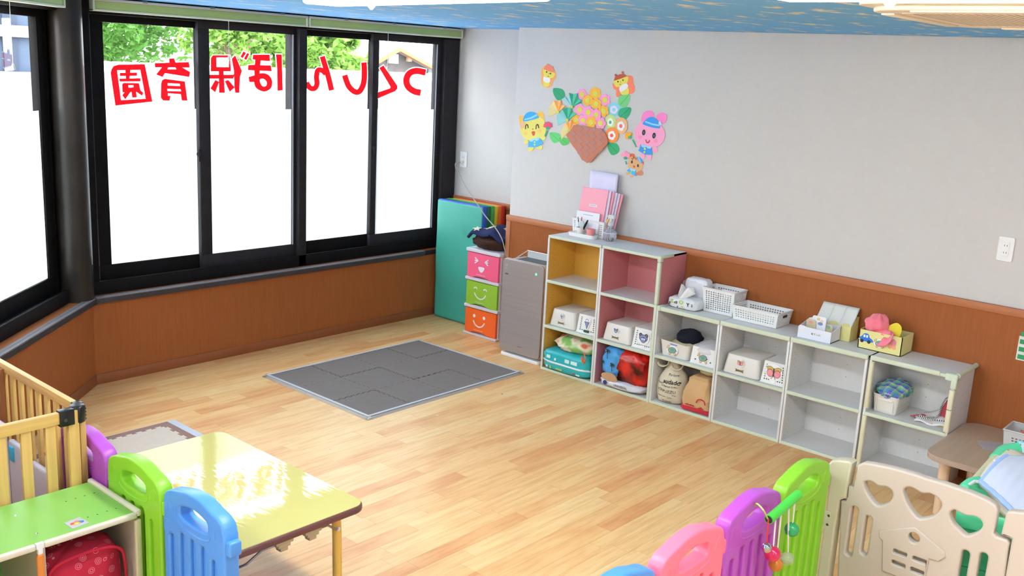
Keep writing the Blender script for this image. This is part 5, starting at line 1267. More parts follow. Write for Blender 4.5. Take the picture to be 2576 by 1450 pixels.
for i in range(nx_):
    for j in range(ny_):
        x0 = MX0 + (MX1 - MX0) * i / nx_; x1 = MX0 + (MX1 - MX0) * (i + 1) / nx_; y0 = MY0 + (MY1 - MY0) * j / ny_; y1 = MY0 + (MY1 - MY0) * (j + 1) / ny_
        g = .0016
        s = (0 if j == 0 else (-1 if True else 0), 0 if i == nx_ - 1 else 1, 0 if j == ny_ - 1 else 1, 0 if i == 0 else -1)
        lp = jigsaw(x0 + g, x1 - g, y0 + g, y1 - g, s)
        hgt = .0105 if (i + j) % 2 else .0092
        MB().slab([lp], (0, 0, 0), X_, Y_, Z_, .0002, hgt, .0009).build('foam_tile', MATS['foam_grey'], t, smooth=30)
tw = .026
for (a, b_, c_, d_) in ((MX0 - tw, MX1 + tw, MY0 - tw, MY0 + .008), (MX0 - tw, MX1 + tw, MY1 - .008, MY1 + tw * .7), (MX0 - tw, MX0 + .008, MY0 - tw, MY1 + tw * .7), (MX1 - .008, MX1 + tw * .7, MY0 - tw, MY1 + tw * .7)):
    if b_ - a > d_ - c_:
        ysg = c_ < -1
        z0, z1 = (.0008, .0118) if ysg else (.0118, .0008)
        MB().add([(a, c_, z0), (b_, c_, z0), (b_, d_, z1), (a, d_, z1), (a, c_, z0 + .0008), (b_, c_, z0 + .0008), (b_, d_, z1 + .0008), (a, d_, z1 + .0008)], [(3, 2, 1, 0), (4, 5, 6, 7), (0, 1, 5, 4), (1, 2, 6, 5), (2, 3, 7, 6), (3, 0, 4, 7)]).build('edge_tape', MATS['clear_tape'], t, smooth=0)
    else:
        xsg = a < -1
        z0, z1 = (.0008, .0118) if xsg else (.0118, .0008)
        MB().add([(a, c_, z0), (b_, c_, z1), (b_, d_, z1), (a, d_, z0), (a, c_, z0 + .0008), (b_, c_, z1 + .0008), (b_, d_, z1 + .0008), (a, d_, z0 + .0008)], [(3, 2, 1, 0), (4, 5, 6, 7), (0, 1, 5, 4), (1, 2, 6, 5), (2, 3, 7, 6), (3, 0, 4, 7)]).build('edge_tape', MATS['clear_tape'], t, smooth=0)
for (a, b_, c_, d_) in ((MX0 - .004, MX1 + .004, MY0 - .004, MY0 + .012), (MX0 - .004, MX1 + .004, MY1 - .014, MY1 + .003), (MX0 - .004, MX0 + .013, MY0 + .0125, MY1 - .0145), (MX1 - .012, MX1 + .003, MY0 + .0125, MY1 - .0145)):
    MB().box(a, b_, c_, d_, .0108, .0122).build('edge_tape', MATS['grey_tape'], t, smooth=0)
t = thing('foam_play_mat', 'beige foam play mat with a brown jigsaw border behind the yellow table', 'mat', (-3.0, -1.2, 0))
BX1, BY1 = -2.553, -.80; BX0, BY0 = -3.34, -1.9
fw = .055
inner = jigsaw(BX0, BX1 - fw, BY0, BY1 - fw, (0, 1, 1, 0), 14, .014)
MB().slab([inner], (0, 0, 0), X_, Y_, Z_, .0002, .010, .0008).build('foam_tile', MATS['foam_beige'], t, smooth=30)
def off_(lp, e): return [(x + e * (1 if x > -3.0 else 0), y + e * (1 if y > -1.5 else 0)) for x, y in lp]
lp = [(BX0, BY1), (BX1, BY1), (BX1, BY0)] 
teeth = [p for p in off_(inner, .0012) if True]
# border strip: outer corner polyline then back along the tile's toothed edge
ne = len(inner); i1 = max(range(ne), key=lambda k: (-(abs(inner[k][0] - (BX1 - fw)) + abs(inner[k][1] - BY0))))
i2 = max(range(ne), key=lambda k: (-(abs(inner[k][0] - BX0) + abs(inner[k][1] - (BY1 - fw)))))
seg = teeth[i1:i2 + 1] if i2 > i1 else teeth[i1:] + teeth[:i2 + 1]
MB().slab([[(BX1, BY0), (BX1, BY1), (BX0, BY1)] + seg[::-1]], (0, 0, 0), X_, Y_, Z_, .0002, .0095, 0).build('border_strip', MATS['foam_brown'], t, smooth=0)
MB().box(BX0, BX1 + .035, BY1 - .004, BY1 + .022, .0006, .0015).box(BX1 - .006, BX1 + .035, BY0, BY1 + .0, .0100, .0106).build('edge_tape', MATS['grey_tape'], t, smooth=0)
# specks on the floor
for (u, v, nm, c, r, lb) in ((1263, 992, 'sequin', (96, 92, 170), .006, 'tiny violet sequin on the floor in front of the tall units'), (971, 1084, 'sequin', (236, 226, 110), .006, 'tiny yellow dot on the floor below the grey mat'), (1100, 1046, 'paper_scrap', (240, 244, 250), .004, 'tiny white scrap on the floor between the two dots'), (830, 1131, 'sequin', (250, 170, 180), .006, 'tiny pink dot on the floor beside the yellow table')):
    p = onz(u, v, 0)
    tag(MB().slab([ell(0, 0, r, r * .8, 14)], p, X_, Y_, Z_, .0002, .0010).build(nm, mat('speck_%s' % nm + str(c[0]), c, .5), smooth=0), lb, 'speck')

# ------------------------------------------------------------------ yellow table
def ytop():
    m = mat('yellow_laminate', (198, 188, 116), .04, .01, spec=.42); n, l, b = nodes(m)
    t = n.new('ShaderNodeTexCoord'); mp = n.new('ShaderNodeMapping'); mp.inputs['Rotation'].default_value = (0, 0, .85); mp.inputs['Scale'].default_value = (34, 9, 1)
    nz = n.new('ShaderNodeTexNoise'); nz.inputs['Scale'].default_value = 1.0; nz.inputs['Detail'].default_value = 2
    l.new(t.outputs['Object'], mp.inputs[0]); l.new(mp.outputs[0], nz.inputs[0])
    bp = n.new('ShaderNodeBump'); bp.inputs['Strength'].default_value = .36; bp.inputs['Distance'].default_value = .0012; l.new(nz.outputs[0], bp.inputs['Height']); l.new(bp.outputs[0], b.inputs['Normal'])
    mat('table_rim', (104, 66, 62), .4); mat('leg_yellow', (236, 192, 92), .35, .01); mat('bracket_tan', (176, 160, 124), .5)
ytop()
t = thing('yellow_table', 'low glossy yellow children\'s table with a brown rim and yellow tube legs', 'table', (-3.24, -2.4, 0))
TX0, TX1, TY0, TY1, TZ = -3.512, -2.952, -2.862, -1.940, .40
MB().slab([rrect(TX0 + .006, TX1 - .006, TY0 + .006, TY1 - .006, .045, 8)], (0, 0, 0), X_, Y_, Z_, TZ - .006, TZ, .001).build('table_top', MATS['yellow_laminate'], t, smooth=30)
MB().slab([rrect(TX0, TX1, TY0, TY1, .052, 8)], (0, 0, 0), X_, Y_, Z_, TZ - .030, TZ - .0015, .010).build('edge_band', MATS['table_rim'], t)
for sy, yv in ((1, TY1 - .085), (-1, TY0 + .085)):
    for sx, xv in ((-1, TX0 + .07), (1, TX1 - .075)):
        MB().tube(cat([(xv - sx * .12, yv, TZ - .045), (xv - sx * .04, yv, TZ - .046), (xv - sx * .005, yv, TZ - .060), (xv + sx * .004, yv - 0, TZ - .10), (xv + sx * .008, yv, TZ - .22), (xv + sx * .012, yv, .0)], 5, False), .0165, 14).build('leg', MATS['leg_yellow'], t)
        yb_ = yv - sy * .0 + (-.055 if sy < 0 else .055) 
        bx_ = xv - sx * .15
        MB().box(bx_ - .034, bx_ + .034, yb_ - .018, yb_ + .018, TZ - .044, TZ - .028).box(bx_ - .024, bx_ + .024, yb_ - .016, yb_ + .016, TZ - .056, TZ - .04).box(bx_ - .015, bx_ + .015, yb_ - .014, yb_ + .014, TZ - .070, TZ - .05).build('folding_bracket', MATS['bracket_tan'], t, bevel=.003)
        MB().tube([(bx_ + sx * .030, yb_, TZ - .045), (bx_ + sx * .075, yb_ + .005, TZ - .048), (xv - sx * .028, yb_ + .02, TZ - .085), (xv - sx * .004, yv - .016, TZ - .098)], .0042, 8).build('stay_wire', MATS['steel'], t)
        MB().ball((xv - sx * .004, yv - .018, TZ - .098), .008, 12, 8).build('stay_knob', MATS['white_plastic'], t)
# rug under the table, bottom centre
t = MB().slab([rrect(-3.50, -3.16, -3.35, -2.55, .16)], (0, 0, 0), X_, Y_, Z_, .0, .010, .003).build('small_rug', mat('rug_grey', (206, 194, 200), .95, .08, 120, bump=1, bscale=400)); tag(t, 'pale grey fluffy rug under the yellow table', 'rug')

# ------------------------------------------------------------------ play-pen panels
def pen_panel(o, U, N, w_, h, colr, label, grp):
    """moulded panel standing at o, running along U, thickness along +-N"""
    pen_panel.n = getattr(pen_panel, 'n', 0) + 1; o = tuple(Vector(o) + Vector(N) * (.0016 if pen_panel.n % 2 else 0))
    c = Vector(o) + Vector(U) * w_ / 2
    t = thing('fence_panel', label, 'fence panel', c, grp)
    m = mat('pen_%d_%d_%d' % colr, colr, .34, .02, 4)
    kx, kz = w_ / .36, h / .60
    S = lambda L: [(a * kx, b_ * kz) for a, b_ in L]
    outer = [(.004, .02), (.004, .30), (.004, .50), (.006, .532), (.014, .556), (.040, .572), (.085, .584), (.130, .595), (.180, .600), (.230, .595), (.272, .582), (.312, .572), (.338, .556), (.347, .532), (.352, .50), (.352, .30), (.352, .02), (.340, 0), (.018, 0)]
    hole = [(.112, .540), (.180, .552), (.248, .540), (.258, .522), (.254, .505), (.220, .498), (.140, .498), (.106, .505), (.102, .522)]
    os_ = cat(S(outer), 2); hs = cat(S(hole), 3)
    slots = [rrect((.052 + k * .0595 - .014) * kx, (.052 + k * .0595 + .014) * kx, .05 * kz, (.425 if k in (0, 4) else .448) * kz, .0125) for k in range(5)]
    MB().slab([os_, hs] + slots, o, U, Z_, N, -.0255, .0255, .0075).build('panel_body', m, t, smooth=50)
    Pq = Vector(o)
    MB().obox(o, U, Z_, N, .338 * kx, .372 * kx, .462 * kz, .510 * kz, -.020, .0215).build('hinge_knob', m, t, bevel=.006, seg=3)
    MB().obox(o, U, Z_, N, -.010 * kx, .012 * kx, .412 * kz, .480 * kz, -.0195, .0225).build('hinge_knob', m, t, bevel=.006, seg=3)
    MB().slab([[(.020 * kx, .04), (.335 * kx, .04), (.335 * kx, .455 * kz), (.020 * kx, .455 * kz)]], o, U, Z_, N, -.012, .012).build('recessed_web', m, t, smooth=0)
    # rounded top handle rail, raised borders and vertical flutes
    P = lambda a, b_, n_: Vector(o) + Vector(U) * a + Vector((0, 0, b_)) + Vector(N) * n_
    for s in (-1, 1):
        MB().tube([P(a, b_, s * .0245) for a, b_ in cat(S([(.088, .535), (.084, .500), (.100, .480), (.145, .470), (.215, .470), (.260, .480), (.276, .500), (.272, .535)]), 4, False)], .0035, 6).build('raised_border', m, t)
        for u in (.045, .315): MB().tube([P(a, b_, s * .0240) for a, b_ in S([(u - .016, .500), (u - .014, .530), (u, .540), (u + .014, .530), (u + .016, .500)])], .003, 6).build('raised_border', m, t)
        MB().tube([P(a, b_, s * .0240) for a, b_ in S([(.015, .465), (.04, .470)])], .003, 6).build('raised_border', m, t)
    return t
GL, GR = 'play-pen panels by the green shelf', 'play-pen panels at the lower right'
PX = -3.556
pur, grn, blu, pnk = (184, 84, 196), (140, 206, 50), (84, 152, 232), (250, 124, 152)
pw = .360
pen_panel((PX, -1.873, 0), NY, X_, pw, .590, pur, 'purple fence panel beside the wooden gate, partly seen through its bars', GL)
pen_panel((PX, -2.237, 0), NY, X_, pw, .592, grn, 'green fence panel between the purple and the blue one on the left', GL)
pen_panel((PX, -2.600, 0), NY, X_, pw, .590, blu, 'blue fence panel in front of the yellow table', GL)
RY = -3.965
for k, (cc, lb) in enumerate(((blu, 'blue fence panel only just visible at the bottom edge'), (pnk, 'pink fence panel at the lower right'), (pur, 'purple fence panel at the lower right, between pink and green'), (grn, 'green fence panel at the lower right next to the cream gate'))):
    pen_panel((-3.235 + k * .378, RY, 0), X_, NY, .376, .612, cc, lb, GR)
# cream gate, traced on its own plane
GXP = -1.70
G_ = K(2040, 1130, 4.5315)
def gp(pts, sm=0):
    q = [tuple(onx(u, v, GXP)[1:]) for u, v in G_(pts)]
    return cat(q, sm) if sm else q
t = thing('play_pen_gate', 'cream play-pen gate with heart cut-outs and a little house', 'gate', (-1.69, -4.3, 0))
cg = mat('gate_cream', (194, 182, 168), .36, .01)
top = gp([(340, 590), (390, 600), (412, 560), (425, 430), (480, 440), (505, 320), (530, 190), (600, 158), (700, 172), (850, 202), (1000, 238), (1180, 290), (1350, 348), (1530, 400), (1700, 458), (1850, 512), (2000, 578), (2100, 640), (2130, 700), (2080, 970), (2110, 1000), (2230, 1040), (2260, 1085), (2250, 1130)])
door = top + [(-4.615, .03), (-4.60, .01), (-4.08, .01), (-4.062, .03)]
hearts = [gp([(610, 380), (670, 370), (720, 395), (770, 430), (850, 435), (910, 470), (930, 520), (920, 570), (880, 620), (820, 642), (750, 650), (690, 590), (640, 510), (606, 430)], 2),
          gp([(1060, 460), (1120, 440), (1180, 460), (1240, 500), (1290, 515), (1350, 512), (1430, 550), (1480, 610), (1482, 670), (1440, 730), (1380, 770), (1240, 800), (1160, 730), (1090, 620), (1055, 520)], 2),
          gp([(1590, 720), (1640, 700), (1700, 735), (1770, 765), (1850, 770), (1920, 800), (1955, 860), (1940, 910), (1890, 955), (1830, 980), (1760, 990), (1690, 930), (1620, 860), (1585, 780)], 2)]
def slot(y, z0, z1, w_=.018): return rrect(y - w_ / 2, y + w_ / 2, z0, z1, w_ * .45)
kk = (-1.70 - CAM[0]) / (-1.78 - CAM[0])
yk = lambda y: CAM[1] + (y - CAM[1]) * kk; zk = lambda z: CAM[2] + (z - CAM[2]) * kk
holes = hearts + [slot(yk(-4.113), zk(.262), zk(.452), .024), slot(yk(-4.166), zk(.285), zk(.434), .024), slot(yk(-4.495), zk(.27), zk(.430), .026), slot(yk(-4.550), zk(.27), zk(.442), .026),
    ell(yk(-4.328), zk(.414), .020), rrect(yk(-4.314), yk(-4.266), zk(.334), zk(.352), .006), rrect(yk(-4.380), yk(-4.332), zk(.334), zk(.351), .006), rrect(yk(-4.314), yk(-4.266), zk(.292), zk(.310), .006), rrect(yk(-4.378), yk(-4.331), zk(.291), zk(.309), .006)]
MB().slab([door] + holes, (GXP, 0, 0), Y_, Z_, NX, -.036, .0, .007).build('gate_door', cg, t, smooth=50)
hs_ = [(yk(a), zk(b_)) for a, b_ in [(-4.209, .398), (-4.326, .453), (-4.432, .403), (-4.437, .386), (-4.418, .362), (-4.385, .360), (-4.384, .255), (-4.239, .255), (-4.226, .366), (-4.212, .374)]]
MB().slab([hs_] + holes[-5:], (GXP, 0, 0), Y_, Z_, NX, -.002, .006, .0035).build('house_relief', cg, t, smooth=50)
pl = gp([(40, 200), (150, 200), (205, 168), (232, 136), (300, 126), (440, 140), (470, 172), (418, 432), (400, 562), (330, 582), (270, 940)])
post = [(-3.98 , .0)] + [(-3.98, pl[0][1] - .02)] + pl[1:] + [(pl[-1][0], .0)]
MB().slab([post], (GXP, 0, 0), Y_, Z_, NX, -.05, .004, .007).build('gate_post', mat('gate_cream_post', (200, 194, 168), .36, .01), t, smooth=50)
for (u, v) in ((210, 757), (193, 857)):
    q = onx(*G_([(u, v)])[0], GXP); MB().lathe((0, 0, 0), [(.0055, 0)], 12).slab([ell(q[1], q[2], .0055)], (GXP, 0, 0), Y_, Z_, NX, .004, .0065, .001).build('screw', MATS['steel'], t)
MB().slab([rrect(yk(-4.024) - .008, yk(-3.976), zk(.352) - .018, zk(.388) + .014, .004)], (GXP, 0, 0), Y_, Z_, NX, .003, .0055, .001).build('hinge_plate', MATS['gate_cream_post'], t)
t2 = thing('fence_panel', 'cream fence panel right of the gate, cut by the frame edge', 'fence panel', (-1.69, -4.8, 0), GR)
ry = [tuple(onx(u, v, GXP)[1:]) for u, v in G_([(2155, 985), (2222, 735), (2250, 712), (2290, 716), (2429, 842)])]
z9 = ry[2][1]
yt_, zt_ = yk(-4.617) - .005, zk(.512) + .008
pr = [(yt_, 0), (yt_, zt_ - .02), (yt_, zt_), (ry[0][0] - .002, zt_ + .002), (ry[0][0] - .002, max(ry[0][1], zt_ + .006)), (ry[1][0], ry[1][1]), (ry[2][0], z9), (ry[3][0], z9 + .002), (ry[3][0] - .06, z9 + .02), (ry[3][0] - .20, z9 + .03), (ry[3][0] - .33, z9), (ry[3][0] - .34, 0)]
MB().slab([pr, slot(-4.80, .15, .45, .024), slot(-4.86, .15, .45, .024)], (GXP, 0, 0), Y_, Z_, NX, -.036, .0, .007).build('panel_body', cg, t2, smooth=50)
# hanging capsule toy
t = thing('hanging_toy', 'green tube tied to the fence with coloured balls and a bell on strings', 'toy', (-2.12, -4.03, .3))
TYY = -4.040
a, b_ = ony(1934, 1308, TYY), ony(2008, 1244, TYY + .0)
MB().tube([a, b_], .0155, 20).build('tube', mat('tube_green', (76, 204, 72), .35), t)
MB().tube([Vector(a) - (Vector(b_) - Vector(a)).normalized() * .0008, Vector(a)], .0125, 16).build('tube_opening', mat('tube_inside', (40, 60, 40), .8), t)
MB().tube(cat([tuple(ony(1931, 1306, TYY)), tuple(ony(1920, 1284, TYY)), tuple(ony(1903, 1268, TYY + .04)), tuple(ony(1893, 1284, TYY + .06))], 5, False), .003, 6).build('tie_cord', mat('cord_olive', (188, 200, 110), .8), t)
for (bu, bv, r, top_, colr, nm, al) in ((1992, 1333, .0245, (1998, 1268), (30, 196, 120), 'green_ball', .85), (1943, 1394, .0265, (1950, 1308), (246, 40, 110), 'pink_ball', .9), (1951, 1421, .0235, (1964, 1296), (240, 150, 40), 'orange_ball', .85), (1980, 1406, .0225, (1983, 1280), (214, 220, 190), 'clear_ball', .5), (1928, 1379, .0165, (1933, 1306), (206, 206, 214), 'bell', 1)):
    off = -.03 if nm in ('bell',) else (-.012 if nm == 'pink_ball' else .0)
    c = ony(bu, bv, TYY + off); tp = ony(top_[0], top_[1], TYY + off * .5)
    m = mat(nm, colr, .08, 0, trans=0 if nm == 'bell' else .35, metal=1 if nm == 'bell' else 0, alpha=al, coat=.5)
    o = MB().ball(c, r, 24, 16).build(nm, m, t, smooth=80)
    if nm != 'bell': MB().lathe((c[0], c[1], c[2] - .0012), [(r * 1.012, 0), (r * 1.012, .0024)], 28, cap0=False, cap1=False).build('seam', m, o)
    else: MB().lathe((c[0], c[1], c[2] - .001), [(r * 1.03, 0), (r * 1.03, .002)], 28, cap0=False, cap1=False).build('seam', MATS['chrome'], o)
    mm = mat('string_red', (206, 40, 40), .8) if nm == 'bell' else mat('string_white', (236, 232, 224), .8)
    MB().tube([tp, (c[0], c[1], c[2] + r)], .0018 if nm != 'bell' else .0024, 6).build('string', mm, t)
    if nm != 'bell': MB().tube([tuple(Vector(tp) + Vector((.008, 0, 0))), (c[0] + .003, c[1], c[2] + r)], .0014, 6).build('string', mm, t)

# ------------------------------------------------------------------ green shelf lying on its side with a cushion
t = thing('green_shelf', 'green-topped shelf lying on its side at the lower left', 'shelf', (-4.03, -2.31, 0))
GZ = .435; GX1 = -3.596; GX0 = -4.50; GY1, GY0 = -2.152, -2.478
gtop = mat('green_board', (130, 184, 80), .42, .02, 6)
mat('orange_edge', (214, 130, 56), .5); mat('grey_board', (196, 186, 174), .5, .02)
MB().box(GX0, GX1 - .003, GY0 + .006, GY1, GZ - .014, GZ).build('top_panel', gtop, t, smooth=0)
MB().box(GX0, GX1, GY0 + .006, GY1, .0, .014).build('bottom_panel', gtop, t, smooth=0)
MB().box(GX0, GX1 - .014, GY1 - .004, GY1, .014, GZ - .014).build('back_panel', mat('green_dark_board', (120, 180, 90), .5), t, smooth=0)
for x in (GX1 - .014, -3.908, -4.21, GX0): MB().box(x, x + .013, GY0 + .008, GY1 - .004, .014, GZ - .014).build('divider', MATS['grey_board'], t, smooth=0)
MB().box(GX1 - .012, GX1 + .008, GY0 - .004, GY1 + .01, GZ - .014, GZ + .010).build('edge_guard', mat('edge_cream', (216, 206, 186), .45), t, bevel=.007, seg=3)
MB().box(GX1 - .016, GX1 + .006, GY0 - .006, GY0 + .010, 0, GZ - .022).build('edge_guard', mat('edge_khaki', (206, 198, 160), .45), t, bevel=.006, seg=3)
MB().box(-3.900, GX1 - .008, GY0 - .006, GY0 + .010, GZ - .018, GZ + .003).build('edge_guard', MATS['edge_cream'], t, bevel=.006, seg=3)
MB().box(GX0, -3.926, GY0 - .006, GY0 + .010, GZ - .018, GZ + .003).build('edge_guard', MATS['edge_cream'], t, bevel=.006, seg=3)
MB().box(-3.925, -3.901, GY0 - .002, GY0 + .010, GZ - .016, GZ + .001).box(-3.920, -3.906, GY0 - .002, GY0 + .008, GZ - .034, GZ - .016).build('joint_cap', MATS['white_plastic'], t, smooth=0)
MB().box(-3.924, -3.902, GY0 - .006, GY0 + .010, 0, GZ - .034).build('orange_guard', MATS['orange_edge'], t, bevel=.006, seg=3)
for (u, v) in ((39, 1298), (92, 1342)):
    q = onz(u, v, GZ); MB().lathe((q[0], q[1], GZ), [(.0045, 0), (.003, .0018)], 12).build('screw', MATS['chrome'], t)
mb = MB()
for (u, v) in ((166, 1262), (190, 1255), (213, 1248), (237, 1241), (221, 1302), (245, 1295), (269, 1287), (292, 1280)):
    q = onz(u, v, GZ); peg(mb, (q[0], q[1], GZ + .0003), 'z', .003)
mb.build('peg_holes', MATS['peg_dark'], t, smooth=0, kind='stuff', recalc=False)
ph = [onz(u, v, GZ) for u, v in ((161, 1317), (183, 1332), (225, 1316), (200, 1302))]
c_ = sum(ph) / 4; U = Vector(ph[3] - ph[0]).normalized(); V = Z_ ; Vv = Vector((0, 0, 1)).cross(U)
st = MB().slab([[(Vector(p - c_).dot(U), Vector(p - c_).dot(Vv)) for p in ph]], (c_[0], c_[1], GZ), U, Vv, Z_, .0002, .0008).build('photo_sticker', mat('photo_grey', (176, 176, 184), .4), t, smooth=0)
_k = 0
for (a, b_, cc) in ((0, 0, (240, 170, 60)), (-.012, .003, (220, 60, 60)), (.010, .002, (90, 160, 70)), (-.004, -.006, (250, 220, 80)), (.015, -.005, (70, 110, 200)), (.004, .007, (240, 120, 140))):
    _k += 1
    MB().slab([ell(a, b_, .020 if cc[0] == 240 and cc[1] == 170 else .007, .012 if cc[0] == 240 and cc[1] == 170 else .006)], (c_[0], c_[1], GZ), U, Vv, Z_, .0008, .0012 + .0002 * _k).build('photo_print', mat('photo_%d_%d' % cc[:2], cc, .4), st, smooth=0)
def cush():
    m = mat('cushion_red', (190, 30, 58), .85, .05); n, l, b = nodes(m)
    t = n.new('ShaderNodeTexCoord'); mp = n.new('ShaderNodeMapping'); mp.inputs['Scale'].default_value = (26, 26, 26)
    vo = n.new('ShaderNodeTexVoronoi'); vo.inputs['Scale'].default_value = 1; l.new(t.outputs['Object'], mp.inputs[0]); l.new(mp.outputs[0], vo.inputs[0])
    r = n.new('ShaderNodeValToRGB'); e = r.color_ramp.elements; r.color_ramp.interpolation = 'CONSTANT'
    red, pk = lin((190, 30, 58)) + (1,), lin((226, 128, 140)) + (1,)
    e[0].position = 0; e[0].color = pk; e[1].position = .06; e[1].color = red
    for p, c in ((.14, pk), (.18, red), (.26, pk), (.295, red)): x = e.new(p); x.color = c
    l.new(vo.outputs['Distance'], r.inputs[0]); l.new(r.outputs[0], b.inputs['Base Color'])
cush()
t = thing('cushion', 'red flower-patterned cushion inside the green-topped shelf', 'cushion', (-3.75, -2.38, .015))
superbox((-3.762, -2.36, .215), (.128, .098, .135), .5, wr=.06, seed=3).build('cover', MATS['cushion_red'], t, smooth=80)
MB().tube(cat([(-3.885, -2.45, .25), (-3.87, -2.455, .325), (-3.76, -2.46, .345), (-3.66, -2.46, .325), (-3.637, -2.455, .25), (-3.635, -2.455, .12)], 6, False), .005, 8).build('piping', mat('piping_red', (196, 24, 52), .8), t)

# ------------------------------------------------------------------ wooden folding gate
t = thing('wooden_gate', 'folding pine safety gate with black corner hinge at the left', 'gate', (-3.62, -2.1, 0))
WZ = .703; FYv = -2.132; RXv = -3.600
MB().box(-5.0, -3.640, FYv - .011, FYv + .011, WZ - .040, WZ).build('top_rail', MATS['pine_x'], t, bevel=.002)
MB().box(-5.0, -3.640, FYv - .011, FYv + .011, .03, .065).build('bottom_rail', MATS['pine_x'], t, bevel=.002)
MB().box(-3.660, -3.624, FYv - .010, FYv + .010, .02, WZ - .002).build('post', MATS['pine_z'], t, bevel=.002)
x = -3.715
while x > -4.98:
    MB().box(x - .021, x + .014 - .002, FYv - .007, FYv + .007, .06, WZ - .038).build('slat', MATS['pine_z'], t, bevel=.0015); x -= .079
MB().box(RXv - .011, RXv + .011, -2.095, -1.0, WZ - .036, WZ - .002).build('top_rail', MATS['pine_y'], t, bevel=.002)
MB().box(RXv - .011, RXv + .011, -2.095, -1.0, .03, .065).build('bottom_rail', MATS['pine_y'], t, bevel=.002)
MB().box(RXv - .010, RXv + .010, -2.118, -2.085, .02, WZ - .004).build('post', MATS['pine_z'], t, bevel=.002)
for k in range(15):
    y = -2.060 + k * .0735
    MB().box(RXv - .006, RXv + .006, y - .014, y + .014, .06, WZ - .034).build('slat', MATS['pine_z'], t, bevel=.0015)
MB().box(RXv - .03, RXv - .012, -1.50, -1.44, .02, WZ - .02).build('stile', MATS['brown_wood'], t, bevel=.002)
h = MB().box(-3.690, -3.640, FYv - .016, FYv + .014, WZ - .050, WZ + .006).box(RXv - .016, RXv + .014, -2.10, -2.065, WZ - .046, WZ + .004)
h.lathe((-3.618, FYv + .014, WZ - .054), [(.022, 0), (.026, .006), (.026, .056), (.022, .062)], 16)
h.build('corner_hinge', mat('hinge_black', (26, 26, 28), .28), t, bevel=.003)
q = ony(185, 1050, FYv - .016)
MB().slab([ell(-3.672, WZ - .028, .006)], (0, FYv - .016, 0), X_, Z_, NY, 0, .002).build('screw', MATS['dark_line'], t, smooth=0)
for k in range(4): MB().box(-3.612 + .0, -3.592, FYv + .004 + .0, FYv + .03, WZ - .048 + k * .012, WZ - .042 + k * .012).build('hinge_rib', MATS['hinge_black'], t, smooth=0)
MB().box(-3.5965 - .02, -3.5965 - .0185, 0, 0, 0, 0) if False else None
# stored translucent panels and a toy behind the gate
mat('frost_panel', (214, 208, 222), .3, .02, alpha=.75)
sets = [(-3.73, -1.50, .58, 'tallest frosted panel leaning behind the wooden gate, leftmost'), (-3.71, -1.66, .55, 'second frosted panel from the left behind the wooden gate'), (-3.70, -1.82, .50, 'frosted panel with a blue clip behind the wooden gate'), (-3.69, -1.97, .46, 'lowest frosted panel nearest the black corner hinge')]
for k, (x, y, z, lb) in enumerate(sets):
    t = thing('frosted_panel', lb, 'panel', (x, y, 0))
    MB().box(x - .012, x + .012, y - .068, y + .068, .002, z).build('panel_sheet', MATS['frost_panel'], t, bevel=.010, seg=3)
    MB().tube([(x, y + .062, .01), (x, y + .062, z - .01), (x, y - .062, z - .03), (x, y - .062, .01)], .009, 10).build('frame', mat('frost_frame', (226, 226, 232), .3), t)
    if k == 2: MB().box(x - .02, x + .016, y + .01, y + .045, z - .07, z - .015).build('blue_clip', mat('clip_blue', (70, 170, 206), .5), t, bevel=.004)
t = thing('toy_basket', 'orange toy basket with a hoop handle behind the wooden gate', 'toy', (-3.98, -2.0, 0))
MB().lathe((-3.96, -1.98, 0), [(.07, 0), (.10, .10), (.115, .22), (.110, .22), (.095, .10), (.068, .004)], 28).build('basket_body', mat('toy_orange', (244, 120, 44), .4), t)
MB().tube([(-3.96 + .1 * math.cos(a), -1.98, .22 + .09 * math.sin(a)) for a in np.linspace(0, PI, 16)], .005, 8).build('hoop_handle', mat('toy_gold', (214, 150, 50), .4), t)
t = tag(MB().ball((-4.06, -2.0, .30), .075, 24, 16).build('toy_ball', mat('toy_red_orange', (250, 92, 50), .4), smooth=80), 'red-orange toy ball at the left edge behind the gate', 'ball')

# ------------------------------------------------------------------ beige table, basket and bouncer at the right
t = thing('beige_table', 'low beige children\'s table with round wooden legs against the right wall', 'table', (-.31, -4.3, 0))
RT = .305; rx0, rx1, ry0, ry1 = -.655, -.02, -4.88, -3.972
MB().slab([rrect(rx0, rx1, ry0, ry1, .085, 8)], (0, 0, 0), X_, Y_, Z_, RT - .004, RT, .001).build('table_top', MATS['beige_top'], t, smooth=30)
MB().slab([rrect(rx0, rx1, ry0, ry1, .085, 8)], (0, 0, 0), X_, Y_, Z_, RT - .026, RT - .004, .002).build('edge_band', mat('beige_edge', (176, 154, 138), .5), t, smooth=30)
for (x, y) in ((-.545, -4.045), (-.085, -4.045), (-.545, -4.80), (-.085, -4.80)):
    MB().tube([(x, y, 0), (x, y, RT - .026)], [.021, .026], 18).build('leg', MATS['beech_leg'], t)
    MB().box(x - .012 + (.035 if x < -.3 else -.035), x + .012 + (.035 if x < -.3 else -.035), y - .06, y - .02, RT - .06, RT - .026).build('folding_bracket', mat('bracket_dark', (70, 62, 56), .5, metal=.5), t, bevel=.003)
t = thing('storage_basket', 'translucent square-holed basket with a blue music-note label on the beige table', 'basket', (-.32, -4.33, RT))
basket(t, -.385, -.235, -4.46, -4.222, RT + .003, RT + .118, .012, 10, 15, 9, 'grey_plastic', .5, True, 2, mu=2, skipf=lambda u, v: v > .8 or (u < .0))
lbm = mat('label_cyan', (130, 214, 232), .5); 
shape_front(t, -.384, [rrect(-4.42, -4.285, RT + .010, RT + .086, .002)], lbm, 'label', .001)
shape_front(t, -.384, [rrect(-4.41, -4.292, RT + .017, RT + .079, .002)], mat('label_pale', (196, 238, 246), .5), 'label_inner', .001, .001)
